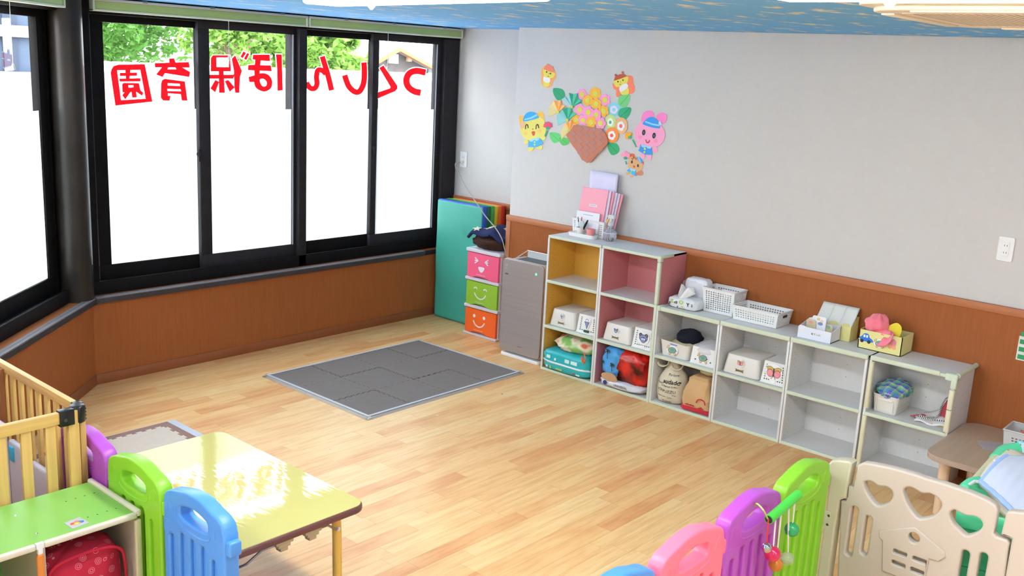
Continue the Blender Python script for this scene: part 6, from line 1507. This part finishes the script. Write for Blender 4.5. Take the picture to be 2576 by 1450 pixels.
text('♪', .03, (-.3862, -4.300, RT + .064), NY, Z_, NX, mat('note_maroon', (150, 60, 80), .5), t, name='printed_note')
o = MB().slab([[(-4.255, RT + .06), (-4.40, RT + .02), (-4.40, RT + .215), (-4.36, RT + .22)]], (-.30, 0, 0), Y_, Z_, NX, 0, .002).build('orange_paper', mat('orange_card', (255, 104, 44), .6), smooth=0); tag(o, 'bright orange paper sticking out of the translucent basket', 'paper')
o = MB().obox((-.39, -4.16, RT + .0005), (.55, -.83, 0), (.83, .55, 0), Z_, 0, .25, 0, .12, 0, .0008).build('clear_sleeve', mat('sleeve', (206, 204, 210), .25, alpha=.6), smooth=0); tag(o, 'clear plastic sleeve lying under the translucent basket', 'sleeve')
# poster on the wainscot at the right edge
t = thing('wall_chart', 'white chart with green squares at the right edge of the wainscot', 'chart', (-.013, -4.25, .8))
q0, q1 = onx(2565, 845, -.0125), onx(2563, 906, -.0125)
MB().box(-.0145, -.0125, q0[1] - .26, q0[1], q1[2], q0[2]).build('sheet', MATS['card_white'], t, smooth=0)
for k in range(4):
    z = q1[2] + .006 + k * .037
    for j in range(3): MB().box(-.0156, -.0145, q0[1] - .045 - .06 * j, q0[1] - .006 - .06 * j, z, z + .022).build('green_square', mat('chart_green', (40, 150, 90), .5), t, smooth=0)
# baby bouncer: rails, green arm rests, printed pad, blue quilt
t = thing('baby_bouncer', 'green and beige wheeled baby bouncer with a dotted seat pad', 'bouncer', (-1.2, -4.55, 0))
bgn = mat('bouncer_green', (92, 224, 166), .35, .01); rail = mat('rail_beige', (206, 204, 166), .5); strap = mat('strap_white', (232, 230, 232), .6)
def bz(u, v, z): return tuple(onz(u, v, z))
p1, p2 = bz(2462, 1200, .46), bz(2510, 1150, .50)
MB().tube([bz(2448, 1222, .455), bz(2500, 1163, .50), bz(2512, 1152, .505)], .022, 16).build('side_rail', rail, t)
MB().tube([bz(2505, 1158, .502), bz(2520, 1140, .51), bz(2530, 1134, .515), bz(2560, 1130, .52)], .026, 16).build('corner_joint', bgn, t)
arm = [bz(2424, 1240, .44), bz(2440, 1224, .452), bz(2462, 1218, .458), bz(2484, 1228, .455), bz(2500, 1250, .447), bz(2522, 1272, .44)]
MB().tube(cat(arm, 4, False), [.020] + [.028] * 18 + [.024, .022], 16).build('arm_rest', bgn, t)
MB().slab([ell(0, 0, .052, .022, 28)], Vector(bz(2462, 1240, .475)), (Vector(bz(2488, 1258, .475)) - Vector(bz(2438, 1224, .475))).normalized(), Vector((0, 0, 1)).cross((Vector(bz(2488, 1258, .475)) - Vector(bz(2438, 1224, .475))).normalized()), Z_, -.006, .004, .002).build('arm_pad', mat('bouncer_green_dark', (50, 186, 128), .35), t)
MB().tube([bz(2518, 1284, .44), bz(2522, 1274, .44), bz(2530, 1276, .44)], [.021, .023, .021], 16).build('corner_joint', bgn, t)
MB().tube([bz(2528, 1284, .43), bz(2576, 1330, .43), bz(2640, 1400, .42)], .018, 14).build('front_rail', rail, t)
# shell below, seen through the gate's openings
e0 = Vector(bz(2424, 1250, .42)); 
def shell(a, b_):
    x = -1.50 + .05 * math.sin(a * PI) ; y = -4.372 - .49 * a
    return (x + .06 * (1 - b_), y, .06 + .39 * b_)
MB().grid(shell, 14, 14).build('seat_shell', bgn, t, smooth=60, solid=.012)
for z in (.13, .22, .31, .375): MB().grid(lambda a, b_, z=z: tuple(Vector(shell(a, (z - .06) / .39 + .010 * b_)) + Vector((-.0075, 0, 0))), 14, 1).build('shell_groove', MATS['bouncer_green_dark'], t, smooth=0, solid=.002)
for (a, b0) in ((.25, .35), (.6, .55)): MB().tube([tuple(Vector(shell(a, b0)) + Vector((-.012, 0, 0))), tuple(Vector(shell(a + .30, b0 + .14)) + Vector((-.012, 0, 0)))], .008, 6).build('strap', strap, t)
MB().tube([bz(2436, 1222, .466), bz(2452, 1212, .478), bz(2472, 1214, .48)], .007, 8).build('strap', strap, t)
MB().tube([bz(2502, 1160, .524), bz(2512, 1152, .53), bz(2522, 1162, .525)], .007, 8).build('strap', strap, t)
for (x, y) in ((-1.38, -4.42), (-1.38, -4.86), (-.95, -4.42), (-.95, -4.86)):
    MB().tube([(x, y, .05), (x + .01, y, .42)], .015, 12).build('leg', rail, t)
    MB().lathe((x, y - .012, 0), [(.001, 0), (.03, 0)], 8) if False else None
    MB().tube([(x, y - .012, .03), (x, y + .012, .03)], .03, 18).build('caster', MATS['grey_plastic'], t)
def padm():
    m = mat('pad_dotted', (232, 222, 200), .85, .02); n, l, b = nodes(m)
    t = n.new('ShaderNodeTexCoord'); vo = n.new('ShaderNodeTexVoronoi'); vo.inputs['Scale'].default_value = 26; l.new(t.outputs['Object'], vo.inputs[0])
    r = n.new('ShaderNodeValToRGB'); r.color_ramp.interpolation = 'CONSTANT'; e = r.color_ramp.elements
    e[0].position = 0; e[0].color = lin((222, 52, 52)) + (1,); e[1].position = .17; e[1].color = lin((232, 222, 200)) + (1,)
    l.new(vo.outputs['Distance'], r.inputs[0]); l.new(r.outputs[0], b.inputs['Base Color'])
padm()
c1, c2, c3, c4 = [Vector(p) for p in (bz(2462, 1222, .462), bz(2520, 1140, .505), bz(2640, 1150, .505), bz(2600, 1360, .45))]
MB().grid(lambda a, b_: (c1 * (1 - a) + c2 * a) * (1 - b_) + (c4 * (1 - a) + c3 * a) * b_ + Vector((0, 0, .014 * math.sin(PI * a) + .01 * math.sin(b_ * 9))), 14, 14).build('seat_pad', MATS['pad_dotted'], t, smooth=70, solid=.03)
t = thing('quilt', 'pale blue quilted pad with a blue bound edge on the bouncer', 'quilt', (-1.2, -4.6, .50))
Q = [Vector(bz(*p)) for p in ((2468, 1214, .500), (2533, 1149, .545), (2700, 1140, .545), (2590, 1330, .49))]
qf = lambda a, b_: (Q[0] * (1 - a) + Q[1] * a) * (1 - b_) + (Q[3] * (1 - a) + Q[2] * a) * b_ + Vector((0, 0, .010 * math.sin(PI * a) + .0012 * math.sin(b_ * 34) + .006 * math.sin(b_ * 4 + a * 3)))
MB().grid(qf, 24, 40).build('quilt_cloth', mat('quilt_blue', (216, 222, 240), .9, .02), t, smooth=80, solid=.010)
for pts in ([qf(k / 20, 0) for k in range(21)], [qf(0, k / 20) for k in range(21)]):
    MB().tube(pts, .010, 8).build('bound_edge', mat('binding_blue', (170, 198, 246), .8), t)
# ------------------------------------------------------------------ paper decorations on the long wall
W3 = K(1280, 140, 4.53)
def wp_(pts, sm=0):
    q = [tuple(onx(u, v, 0)[1:]) for u, v in W3(pts)]
    q = [(-a, b_) for a, b_ in q]
    return cat(q, sm) if sm else q
_pc = [0]
def paper(col, pts, parent, name, layer=0, sm=3, th=.0007, holes=None):
    _pc[0] += 1; layer += .05 * (_pc[0] % 13)
    m = mat('paper_%d_%d_%d' % col, col, .8, .015)
    lp = wp_(pts, sm)
    o = MB().slab([lp] + (holes or []), (0, 0, 0), NY, Z_, NX, .0008 + layer * .0011, .0008 + layer * .0011 + th)
    return o.build(name, m, parent, smooth=0)
def pth_(label, catg, name, pt, grp=None):
    q = wp_([pt])[0]; return thing(name, label, catg, (-.001, -q[0], q[1]), grp)
def E2(cx, cy, rx, ry=None, a=0): return [(cx + x, cy + y) for x, y in ell(0, 0, rx, ry or rx, 20, a)]
Bk = (60, 50, 50)
# cat
t = pth_('yellow paper cat in a blue hat with closed smiling eyes, left of the flowers', 'paper decoration', 'paper_cat', (275, 1080))
paper((250, 190, 90), [(118, 690), (150, 685), (190, 700), (170, 780), (130, 790), (120, 740)], t, 'ear', 0)
paper((250, 196, 90), [(340, 640), (380, 640), (402, 680), (400, 735), (370, 725), (330, 670)], t, 'ear', 0)
paper((236, 226, 120), [(135, 790), (190, 730), (300, 690), (390, 720), (425, 800), (420, 880), (380, 940), (300, 965), (200, 955), (150, 900), (132, 840)], t, 'head', 1)
paper((238, 190, 140), [(135, 775), (170, 750), (195, 770), (180, 815), (140, 830)], t, 'patch', 2)
paper((236, 226, 120), [(180, 965), (215, 960), (225, 990), (205, 1008), (180, 1000), (175, 985)], t, 'paw', 1); paper((236, 226, 120), [(370, 935), (400, 910), (420, 930), (415, 955), (385, 962)], t, 'paw', 1)
paper((236, 226, 120), [(230, 1045), (285, 1045), (280, 1070), (250, 1095), (225, 1085)], t, 'foot', 1); paper((236, 226, 120), [(315, 1045), (375, 1025), (385, 1050), (370, 1072), (335, 1068)], t, 'foot', 1)
paper((84, 188, 246), [(240, 960), (350, 935), (398, 1000), (330, 1040), (222, 1045)], t, 'smock', 2, sm=0)
paper((170, 226, 250), [(240, 960), (350, 932), (352, 960), (318, 975), (298, 960), (270, 982), (245, 978)], t, 'collar', 3, sm=0)
for y in (985, 1015): paper((230, 220, 90), E2(300, y, 10), t, 'button', 3, sm=0)
paper((64, 176, 240), [(168, 750), (180, 690), (215, 650), (260, 640), (305, 655), (330, 690), (345, 710), (260, 735)], t, 'hat', 3, sm=2)
paper((150, 216, 250), [(185, 722), (260, 700), (325, 665), (338, 680), (262, 722), (180, 738)], t, 'hat_band', 4, sm=0)
for cx in (208, 328): paper(Bk, [(cx - 18, 838), (cx - 14, 795), (cx + 2, 778), (cx + 16, 790), (cx + 22, 826), (cx + 14, 828), (cx + 8, 800), (cx, 790), (cx - 8, 802), (cx - 10, 840)], t, 'eye', 3, sm=0)
paper((190, 120, 80), E2(278, 838, 7, 6), t, 'nose', 3, sm=0); paper((236, 96, 90), [(264, 868), (300, 864), (296, 905), (282, 914), (272, 900)], t, 'mouth', 3, sm=2)
for c in ((195, 888), (350, 858)): paper((246, 204, 130), E2(c[0], c[1], 18), t, 'cheek', 2, sm=0)
def carnation(x, y, s, cpet, label, stem, cal=(60, 180, 130), ang=0, pet=(0, 1)):
    t = pth_(label, 'paper flower', 'paper_flower', (x, y + s))
    paper(cal, stem, t, 'stem', 3, sm=0)
    for k in range(9):
        a = ang + (-1.3 + 2.6 * k / 8); d = np.array([math.sin(a), -math.cos(a)]); n = np.array([d[1], -d[0]]); c = np.array([x, y + s * .3])
        L = s * (1.15 - .25 * abs(k - 4) / 4)
        paper(cpet, [tuple(c), tuple(c + d * L * .6 + n * s * .17), tuple(c + d * L), tuple(c + d * L * .6 - n * s * .17)], t, 'petal', 4 + k % 2, sm=2)
    c = np.array([x, y + s * .35])
    paper(cal, [tuple(c + np.array(q) * s) for q in ((-.32, -.05), (0, -.22), (.32, -.05), (.22, .32), (-.2, .32))], t, 'calyx', 6, sm=0)
carnation(450, 800, 62, (244, 92, 130), 'pink paper carnation held by the yellow cat', [(440, 850), (455, 855), (425, 925), (412, 918)])
# rabbit
t = pth_('pink paper rabbit in a blue hat, right of the flowers', 'paper decoration', 'paper_rabbit', (1590, 1180))
paper((252, 142, 206), [(1508, 750), (1520, 680), (1560, 635), (1610, 625), (1650, 650), (1655, 700), (1600, 730), (1540, 760)], t, 'ear', 0)
paper((252, 142, 206), [(1680, 700), (1710, 660), (1760, 650), (1800, 680), (1800, 730), (1770, 775), (1720, 770)], t, 'ear', 0)
paper((250, 170, 206), [(1440, 850), (1490, 770), (1580, 740), (1700, 770), (1770, 840), (1780, 930), (1740, 1010), (1650, 1045), (1540, 1035), (1465, 980), (1440, 910)], t, 'head', 1)
paper((250, 170, 206), [(1455, 1000), (1490, 990), (1500, 1030), (1480, 1048), (1455, 1030)], t, 'paw', 1); paper((250, 170, 206), [(1640, 1050), (1690, 1045), (1700, 1085), (1680, 1105), (1645, 1095)], t, 'paw', 1)
paper((250, 170, 206), [(1508, 1120), (1552, 1125), (1550, 1165), (1525, 1182), (1505, 1160)], t, 'foot', 1); paper((250, 170, 206), [(1570, 1130), (1620, 1130), (1630, 1165), (1615, 1192), (1590, 1175)], t, 'foot', 1)
paper((70, 158, 236), [(1512, 1010), (1630, 1045), (1640, 1132), (1560, 1130), (1480, 1085)], t, 'smock', 2, sm=0)
paper((160, 216, 246), [(1512, 1008), (1632, 1042), (1618, 1062), (1585, 1058), (1572, 1040), (1545, 1052), (1515, 1035)], t, 'collar', 3, sm=0)
for p in ((1555, 1063), (1550, 1100)): paper((226, 218, 90), E2(p[0], p[1], 12), t, 'button', 3, sm=0)
paper((64, 160, 240), [(1528, 775), (1560, 735), (1610, 702), (1660, 705), (1700, 740), (1722, 790), (1720, 828), (1640, 820), (1560, 795)], t, 'hat', 3, sm=2)
paper((150, 214, 250), [(1562, 742), (1640, 772), (1722, 788), (1722, 806), (1640, 792), (1555, 760)], t, 'hat_band', 4, sm=0)
paper((190, 224, 244), [(1712, 760), (1735, 740), (1740, 765), (1752, 785), (1730, 795), (1715, 785)], t, 'bow', 4, sm=0)
for p in ((1542, 876), (1659, 912)):
    paper((56, 60, 70), E2(p[0], p[1], 18, 33, .12), t, 'eye', 3, sm=0); paper((110, 130, 140), E2(p[0] + 2, p[1] + 2, 7, 14), t, 'eye_glint', 4, sm=0)
paper((210, 60, 80), [(1562, 958), (1570, 955), (1575, 980), (1588, 988), (1600, 978), (1604, 962), (1612, 965), (1605, 990), (1588, 1000), (1570, 990)], t, 'mouth', 3, sm=0)
for p in ((1498, 930), (1672, 972)): paper((252, 156, 190), E2(p[0], p[1], 22), t, 'cheek', 2, sm=0)
carnation(1385, 905, 60, (246, 180, 60), 'yellow paper carnation held by the pink rabbit', [(1408, 960), (1422, 955), (1465, 1040), (1452, 1046)], ang=-.9)
# squirrel
t = pth_('small brown paper squirrel in a blue hat below the rabbit', 'paper decoration', 'paper_squirrel', (1440, 1385))
paper((214, 140, 110), E2(1500, 1338, 32), t, 'tail', 0, sm=0)
paper((236, 110, 80), [(1378, 1150), (1390, 1122), (1420, 1118), (1440, 1140), (1410, 1165)], t, 'ear', 0); paper((236, 120, 90), [(1505, 1220), (1535, 1205), (1540, 1235), (1518, 1255)], t, 'ear', 0)
paper((224, 178, 128), [(1365, 1215), (1385, 1160), (1430, 1145), (1490, 1175), (1530, 1240), (1520, 1290), (1475, 1320), (1400, 1300), (1360, 1265)], t, 'head', 1)
for q in ([(1412, 1140), (1428, 1180), (1440, 1155)], [(1440, 1160), (1456, 1195), (1462, 1170)], [(1400, 1165), (1415, 1195), (1420, 1170)]): paper((180, 100, 60), q, t, 'stripe', 3, sm=0)
paper((224, 178, 128), [(1340, 1330), (1370, 1330), (1380, 1350), (1355, 1362), (1340, 1350)], t, 'foot', 1); paper((224, 178, 128), [(1385, 1365), (1420, 1372), (1412, 1390), (1385, 1388)], t, 'foot', 1); paper((214, 140, 110), E2(1455, 1350, 20), t, 'paw', 1, sm=0)
paper((80, 186, 240), [(1385, 1282), (1450, 1305), (1448, 1375), (1400, 1350), (1348, 1310)], t, 'smock', 2, sm=0)
paper((170, 220, 244), [(1385, 1280), (1452, 1302), (1440, 1325), (1420, 1312), (1405, 1322), (1388, 1300)], t, 'collar', 3, sm=0)
for p in ((1407, 1312), (1395, 1334)): paper((210, 220, 90), E2(p[0], p[1], 10), t, 'button', 3, sm=0)
paper((80, 170, 236), [(1462, 1165), (1495, 1158), (1525, 1190), (1525, 1228), (1500, 1215)], t, 'hat', 3, sm=2); paper((180, 222, 246), [(1478, 1165), (1488, 1162), (1512, 1215), (1503, 1217)], t, 'hat_band', 4, sm=0)
for p in ((1407, 1213), (1476, 1255)): paper((60, 60, 66), E2(p[0], p[1], 9, 17), t, 'eye', 3, sm=0)
paper((226, 90, 90), [(1424, 1252), (1444, 1262), (1436, 1276), (1424, 1272)], t, 'mouth', 3, sm=2)
carnation(1335, 1140, 66, (250, 160, 190), 'pink paper tulip held by the brown squirrel', [(1330, 1200), (1345, 1205), (1352, 1240), (1338, 1240)], ang=.1, cal=(60, 176, 140))
# bees
def bee(tx, label, outline, cap, wing, face, white, eyes, feelers, belly=None):
    t = pth_(label, 'paper decoration', 'paper_bee', tx)
    paper(outline, wing, t, 'wings', 0)
    paper((232, 220, 100), face, t, 'body', 1); paper((236, 236, 240), white, t, 'tummy', 2)
    paper(cap, feelers[0], t, 'cap', 2, sm=1)
    for f in feelers[1]: paper(cap, E2(f[0], f[1], 13), t, 'feeler', 2, sm=0)
    for e in eyes: paper((60, 60, 40), E2(e[0], e[1], 7, 9), t, 'eye', 3, sm=0)
    m = ((eyes[0][0] + eyes[1][0]) / 2 + 2, (eyes[0][1] + eyes[1][1]) / 2)
    paper((120, 110, 40), E2(m[0], m[1] + 12, 4), t, 'nose', 3, sm=0); paper((210, 90, 60), E2(m[0] - 4, m[1] + 40, 8, 5), t, 'mouth', 3, sm=0)
bee((440, 360), 'small orange-winged paper bee at the upper left of the flowers', (252, 174, 104), (240, 140, 110), [(395, 130), (430, 110), (500, 135), (540, 210), (535, 260), (505, 290), (490, 345), (440, 366), (390, 345), (370, 290), (375, 245), (370, 200), (378, 150)],
    [(395, 165), (450, 150), (520, 195), (525, 225), (505, 255), (480, 262), (465, 330), (440, 356), (400, 345), (395, 290), (402, 235)], [(405, 240), (440, 250), (475, 262), (472, 300), (440, 312), (405, 295), (397, 265)],
    ((436, 187), (479, 205)), ([(400, 152), (420, 115), (470, 108), (515, 150), (520, 195), (460, 180)], ((445, 106), (500, 132))))
bee((1300, 440), 'large orange-winged paper bee at the upper right of the flowers', (252, 140, 108), (196, 90, 70), [(1200, 300), (1290, 250), (1370, 225), (1415, 245), (1420, 310), (1440, 365), (1425, 420), (1370, 440), (1290, 440), (1245, 475), (1222, 450), (1225, 400), (1195, 375), (1185, 335)],
    [(1200, 290), (1350, 235), (1360, 285), (1350, 320), (1370, 385), (1362, 440), (1290, 445), (1265, 400), (1262, 362), (1225, 355), (1203, 325)], [(1265, 365), (1300, 330), (1345, 318), (1365, 350), (1330, 390), (1285, 415), (1265, 395)],
    ((1249, 297), (1305, 279)), ([(1200, 288), (1215, 240), (1260, 215), (1310, 205), (1350, 235), (1280, 262)], ((1222, 222), (1300, 192))))
# leaves
lf = [((575, 438), 66, 70, (60, 170, 124), 'dark green paper leaf at the upper left of the flowers'), ((1312, 515), 66, 78, (120, 212, 134), 'light green paper leaf below the large bee'), ((1318, 655), 72, 68, (58, 176, 128), 'dark green paper leaf right of the pale blue flower'),
      ((533, 935), 64, 62, (110, 214, 128), 'light green paper leaf at the lower left of the basket'), ((635, 978), 58, 48, (100, 206, 110), 'light green paper leaf half behind the basket'), ((1195, 1062), 66, 74, (66, 178, 118), 'dark green paper leaf below the orange ringed flower')]
for k, (c, rx, ry, col, lb) in enumerate(lf):
    t = pth_(lb, 'paper leaf', 'paper_leaf', (c[0], c[1] + ry))
    s = 1 if k in (1, 2) else -1
    o = paper(col, [(c[0] + s * rx * .95, c[1] - ry * .95), (c[0] + s * rx, c[1] - ry * .1), (c[0] + s * rx * .5, c[1] + ry * .8), (c[0], c[1] + ry), (c[0] - s * rx * .8, c[1] + ry * .6), (c[0] - s * rx, c[1]), (c[0] - s * rx * .5, c[1] - ry * .8)], t, 'blade', 0 if k != 4 else 0, sm=4)
    d = tuple(int(v * .82) for v in col)
    paper(d, [(c[0] + s * rx * .9 - 2, c[1] - ry * .9), (c[0] + s * rx * .9 + 2, c[1] - ry * .86), (c[0] - s * rx * .6 + 2, c[1] + ry * .6), (c[0] - s * rx * .6 - 2, c[1] + ry * .56)], o, 'vein', 1, sm=0)
# fan flowers, folded
fans = [((728, 585), [(605, 500), (650, 470), (665, 520), (695, 425), (735, 440), (790, 432), (800, 490), (838, 515), (830, 540)], [(150, 214, 216), (150, 214, 216), (150, 214, 216), (56, 170, 134), (84, 196, 160), (56, 170, 134), (84, 196, 160), (56, 170, 134)], 'teal folded paper fan flower beside the pink flowers', (200, 214, 90)),
        ((675, 735), [(562, 800), (555, 680), (590, 650), (620, 610), (670, 590), (722, 600), (730, 645), (778, 665), (700, 725)], [(150, 214, 216), (150, 214, 216), (126, 204, 196), (56, 170, 134), (84, 196, 160), (56, 170, 134), (84, 196, 160), (56, 170, 134)], 'lower teal folded paper fan flower', (200, 214, 90)),
        ((568, 645), [(458, 700), (465, 590), (490, 550), (525, 512), (565, 520), (600, 512), (610, 560), (655, 575), (620, 605)], [(226, 210, 150), (236, 222, 160), (246, 210, 140), (250, 170, 90), (252, 190, 120), (250, 160, 80), (252, 190, 120), (250, 160, 80)], 'cream and orange folded paper fan flower at the left', (214, 220, 90)),
        ((700, 858), [(600, 960), (605, 850), (630, 800), (660, 765), (690, 760), (720, 728), (740, 770), (785, 790), (750, 830)], [(230, 216, 150), (236, 222, 160), (250, 200, 120), (250, 170, 90), (252, 190, 120), (250, 160, 80), (252, 190, 120), (250, 160, 80)], 'lower cream and orange folded paper fan flower by the basket rim', (214, 220, 90))]
for (c, rim, cols_, lb, cc) in fans:
    t = pth_(lb, 'paper flower', 'paper_flower', (c[0], c[1] + 30))
    q0 = wp_([c])[0]; rr_ = wp_(rim)
    for k in range(len(rim) - 1):
        a, b_ = rr_[k], rr_[k + 1]; d0, d1 = (.003, .010) if k % 2 == 0 else (.010, .003)
        mb = MB().add([(-.004, -q0[0], q0[1]), (-d0, -a[0], a[1]), (-d1, -b_[0], b_[1]), (-.0032, -q0[0], q0[1]), (-d0 + .0008, -a[0], a[1]), (-d1 + .0008, -b_[0], b_[1])], [(0, 1, 2), (5, 4, 3), (0, 3, 4, 1), (1, 4, 5, 2), (2, 5, 3, 0)])
        mb.build('pleat', mat('paper_%d_%d_%d' % cols_[k], cols_[k], .8, .015), t, smooth=0)
    paper(cc, E2(c[0], c[1], 17), t, 'flower_centre', 9, sm=0)
# small five-petal flowers
def small(cx, cy, r, col, lb, layer, n=6, ctr=(220, 216, 92), rc=.45, rot=.2):
    t = pth_(lb, 'paper flower', 'paper_flower', (cx, cy + r))
    pts = []
    for k in range(n * 8):
        a = rot + 2 * PI * k / (n * 8); rad = r * (.80 + .22 * abs(math.cos(n / 2 * (a - rot))) ** .6)
        pts.append((cx + rad * .92 * math.cos(a), cy + rad * math.sin(a)))
    paper(col, pts, t, 'petals', layer, sm=0); paper(ctr, E2(cx, cy + 2, r * rc * .95, r * rc * 1.1), t, 'flower_centre', layer + 1, sm=0)
PK, OR = (254, 158, 214), (250, 184, 72)
sf_ = [(835, 440, 62, PK, 'pink paper flower at the top left of the bouquet', 1), (988, 430, 72, OR, 'orange paper flower at the very top of the bouquet', 1), (1098, 505, 68, PK, 'pink paper flower at the top right of the bouquet', 1),
      (905, 510, 64, OR, 'orange paper flower left below the topmost one', 3), (1000, 550, 66, OR, 'orange paper flower at the middle of the bouquet', 3), (812, 612, 66, PK, 'pink paper flower at the left edge of the bouquet', 1), (1085, 632, 66, OR, 'orange paper flower at the right of the bouquet', 3),
      (912, 645, 68, PK, 'pink paper flower in the centre of the bouquet', 5), (1003, 672, 64, PK, 'pink paper flower right of the central pink one', 6), (772, 728, 58, OR, 'orange paper flower low at the left above the basket', 1), (852, 735, 60, PK, 'pink paper flower low between two orange ones', 4),
      (948, 758, 66, OR, 'orange paper flower low in the middle above the basket rim', 7), (1052, 770, 68, PK, 'pink paper flower low at the right above the basket rim', 5)]
for s_ in sf_: small(*s_[:5], s_[5], rot=s_[0] * .01)
for (cx, cy, rx, ry, col, ring, dot, lb, ly) in ((1203, 612, 76, 80, (140, 212, 226), (220, 224, 240), (150, 206, 240), 'round pale blue paper flower with a white ring', 0), (1162, 755, 62, 80, (196, 226, 130), (240, 240, 240), (80, 190, 150), 'round light green paper flower with a white ring', 0),
                                             (1285, 798, 74, 94, (236, 184, 132), (238, 238, 240), (250, 120, 110), 'round tan paper flower with a white ring', 2), (1182, 905, 76, 88, (252, 150, 70), (240, 240, 240), (250, 110, 96), 'round orange paper flower with a white ring', 3)):
    t = pth_(lb, 'paper flower', 'paper_flower', (cx, cy + ry))
    paper(col, E2(cx, cy, rx, ry), t, 'disc', ly, sm=0)
    pts = [(cx - 3 + .58 * rx * (.88 + .14 * abs(math.cos(2.5 * a))) * math.cos(a), cy + 5 + .6 * ry * (.88 + .14 * abs(math.cos(2.5 * a))) * math.sin(a)) for a in [2 * PI * k / 50 for k in range(50)]]
    paper(ring, pts, t, 'white_ring', ly + 1, sm=0); paper(dot, E2(cx - 3, cy + 5, rx * .24, ry * .24), t, 'flower_centre', ly + 2, sm=0)
# woven paper basket
t = pth_('woven brown paper basket holding the paper flowers on the wall', 'paper decoration', 'paper_basket', (920, 1225))
bo = [(755, 790), (900, 805), (1075, 838), (1105, 880), (1145, 960), (1140, 1010), (1060, 1090), (945, 1220), (905, 1215), (850, 1190), (800, 1100), (745, 1030), (700, 965), (668, 900), (720, 850)]
paper((200, 128, 104), bo, t, 'backing_sheet', 9, sm=0, th=.004)
def inside(p, poly):
    c = False; n = len(poly)
    for i in range(n):
        a, b_ = poly[i], poly[(i + 1) % n]
        if (a[1] > p[1]) != (b_[1] > p[1]) and p[0] < (b_[0] - a[0]) * (p[1] - a[1]) / (b_[1] - a[1]) + a[0]: c = not c
    return c
for i in range(-8, 14):
    for j in range(-8, 14):
        x = 905 + (i - j) * 37.5; y = 900 + (i + j) * 35 * 1.0 - (x - 905) * -.10
        y = 840 + (i + j) * 35 + (x - 905) * .13
        if (i + j) % 2 == 0: pass
        if (i * 1) % 1 == 0 and inside((x, y), bo) and all(inside((x + dx, y + dy), bo) for dx, dy in ((0, -22), (0, 22), (-20, 0), (20, 0))):
            colr = (186, 134, 122) if (i + j) % 2 == 0 else (208, 132, 104)
            m = mat('strip_%d' % colr[0], colr, .75, .03)
            q = wp_([(x, y - 34), (x + 36, y + 3), (x, y + 34), (x - 36, y - 3)])
            hh = .0165 if (i + j) % 2 == 0 else .0150
            MB().slab([q], (0, 0, 0), NY, Z_, NX, .0145, hh, 0).build('woven_strip', m, t, smooth=0)
paper((204, 128, 100), [(905, 1218), (1060, 1085), (1140, 1005), (1146, 985), (1120, 985), (1040, 1060), (930, 1160), (880, 1205)], t, 'folded_rim', 14, sm=0)
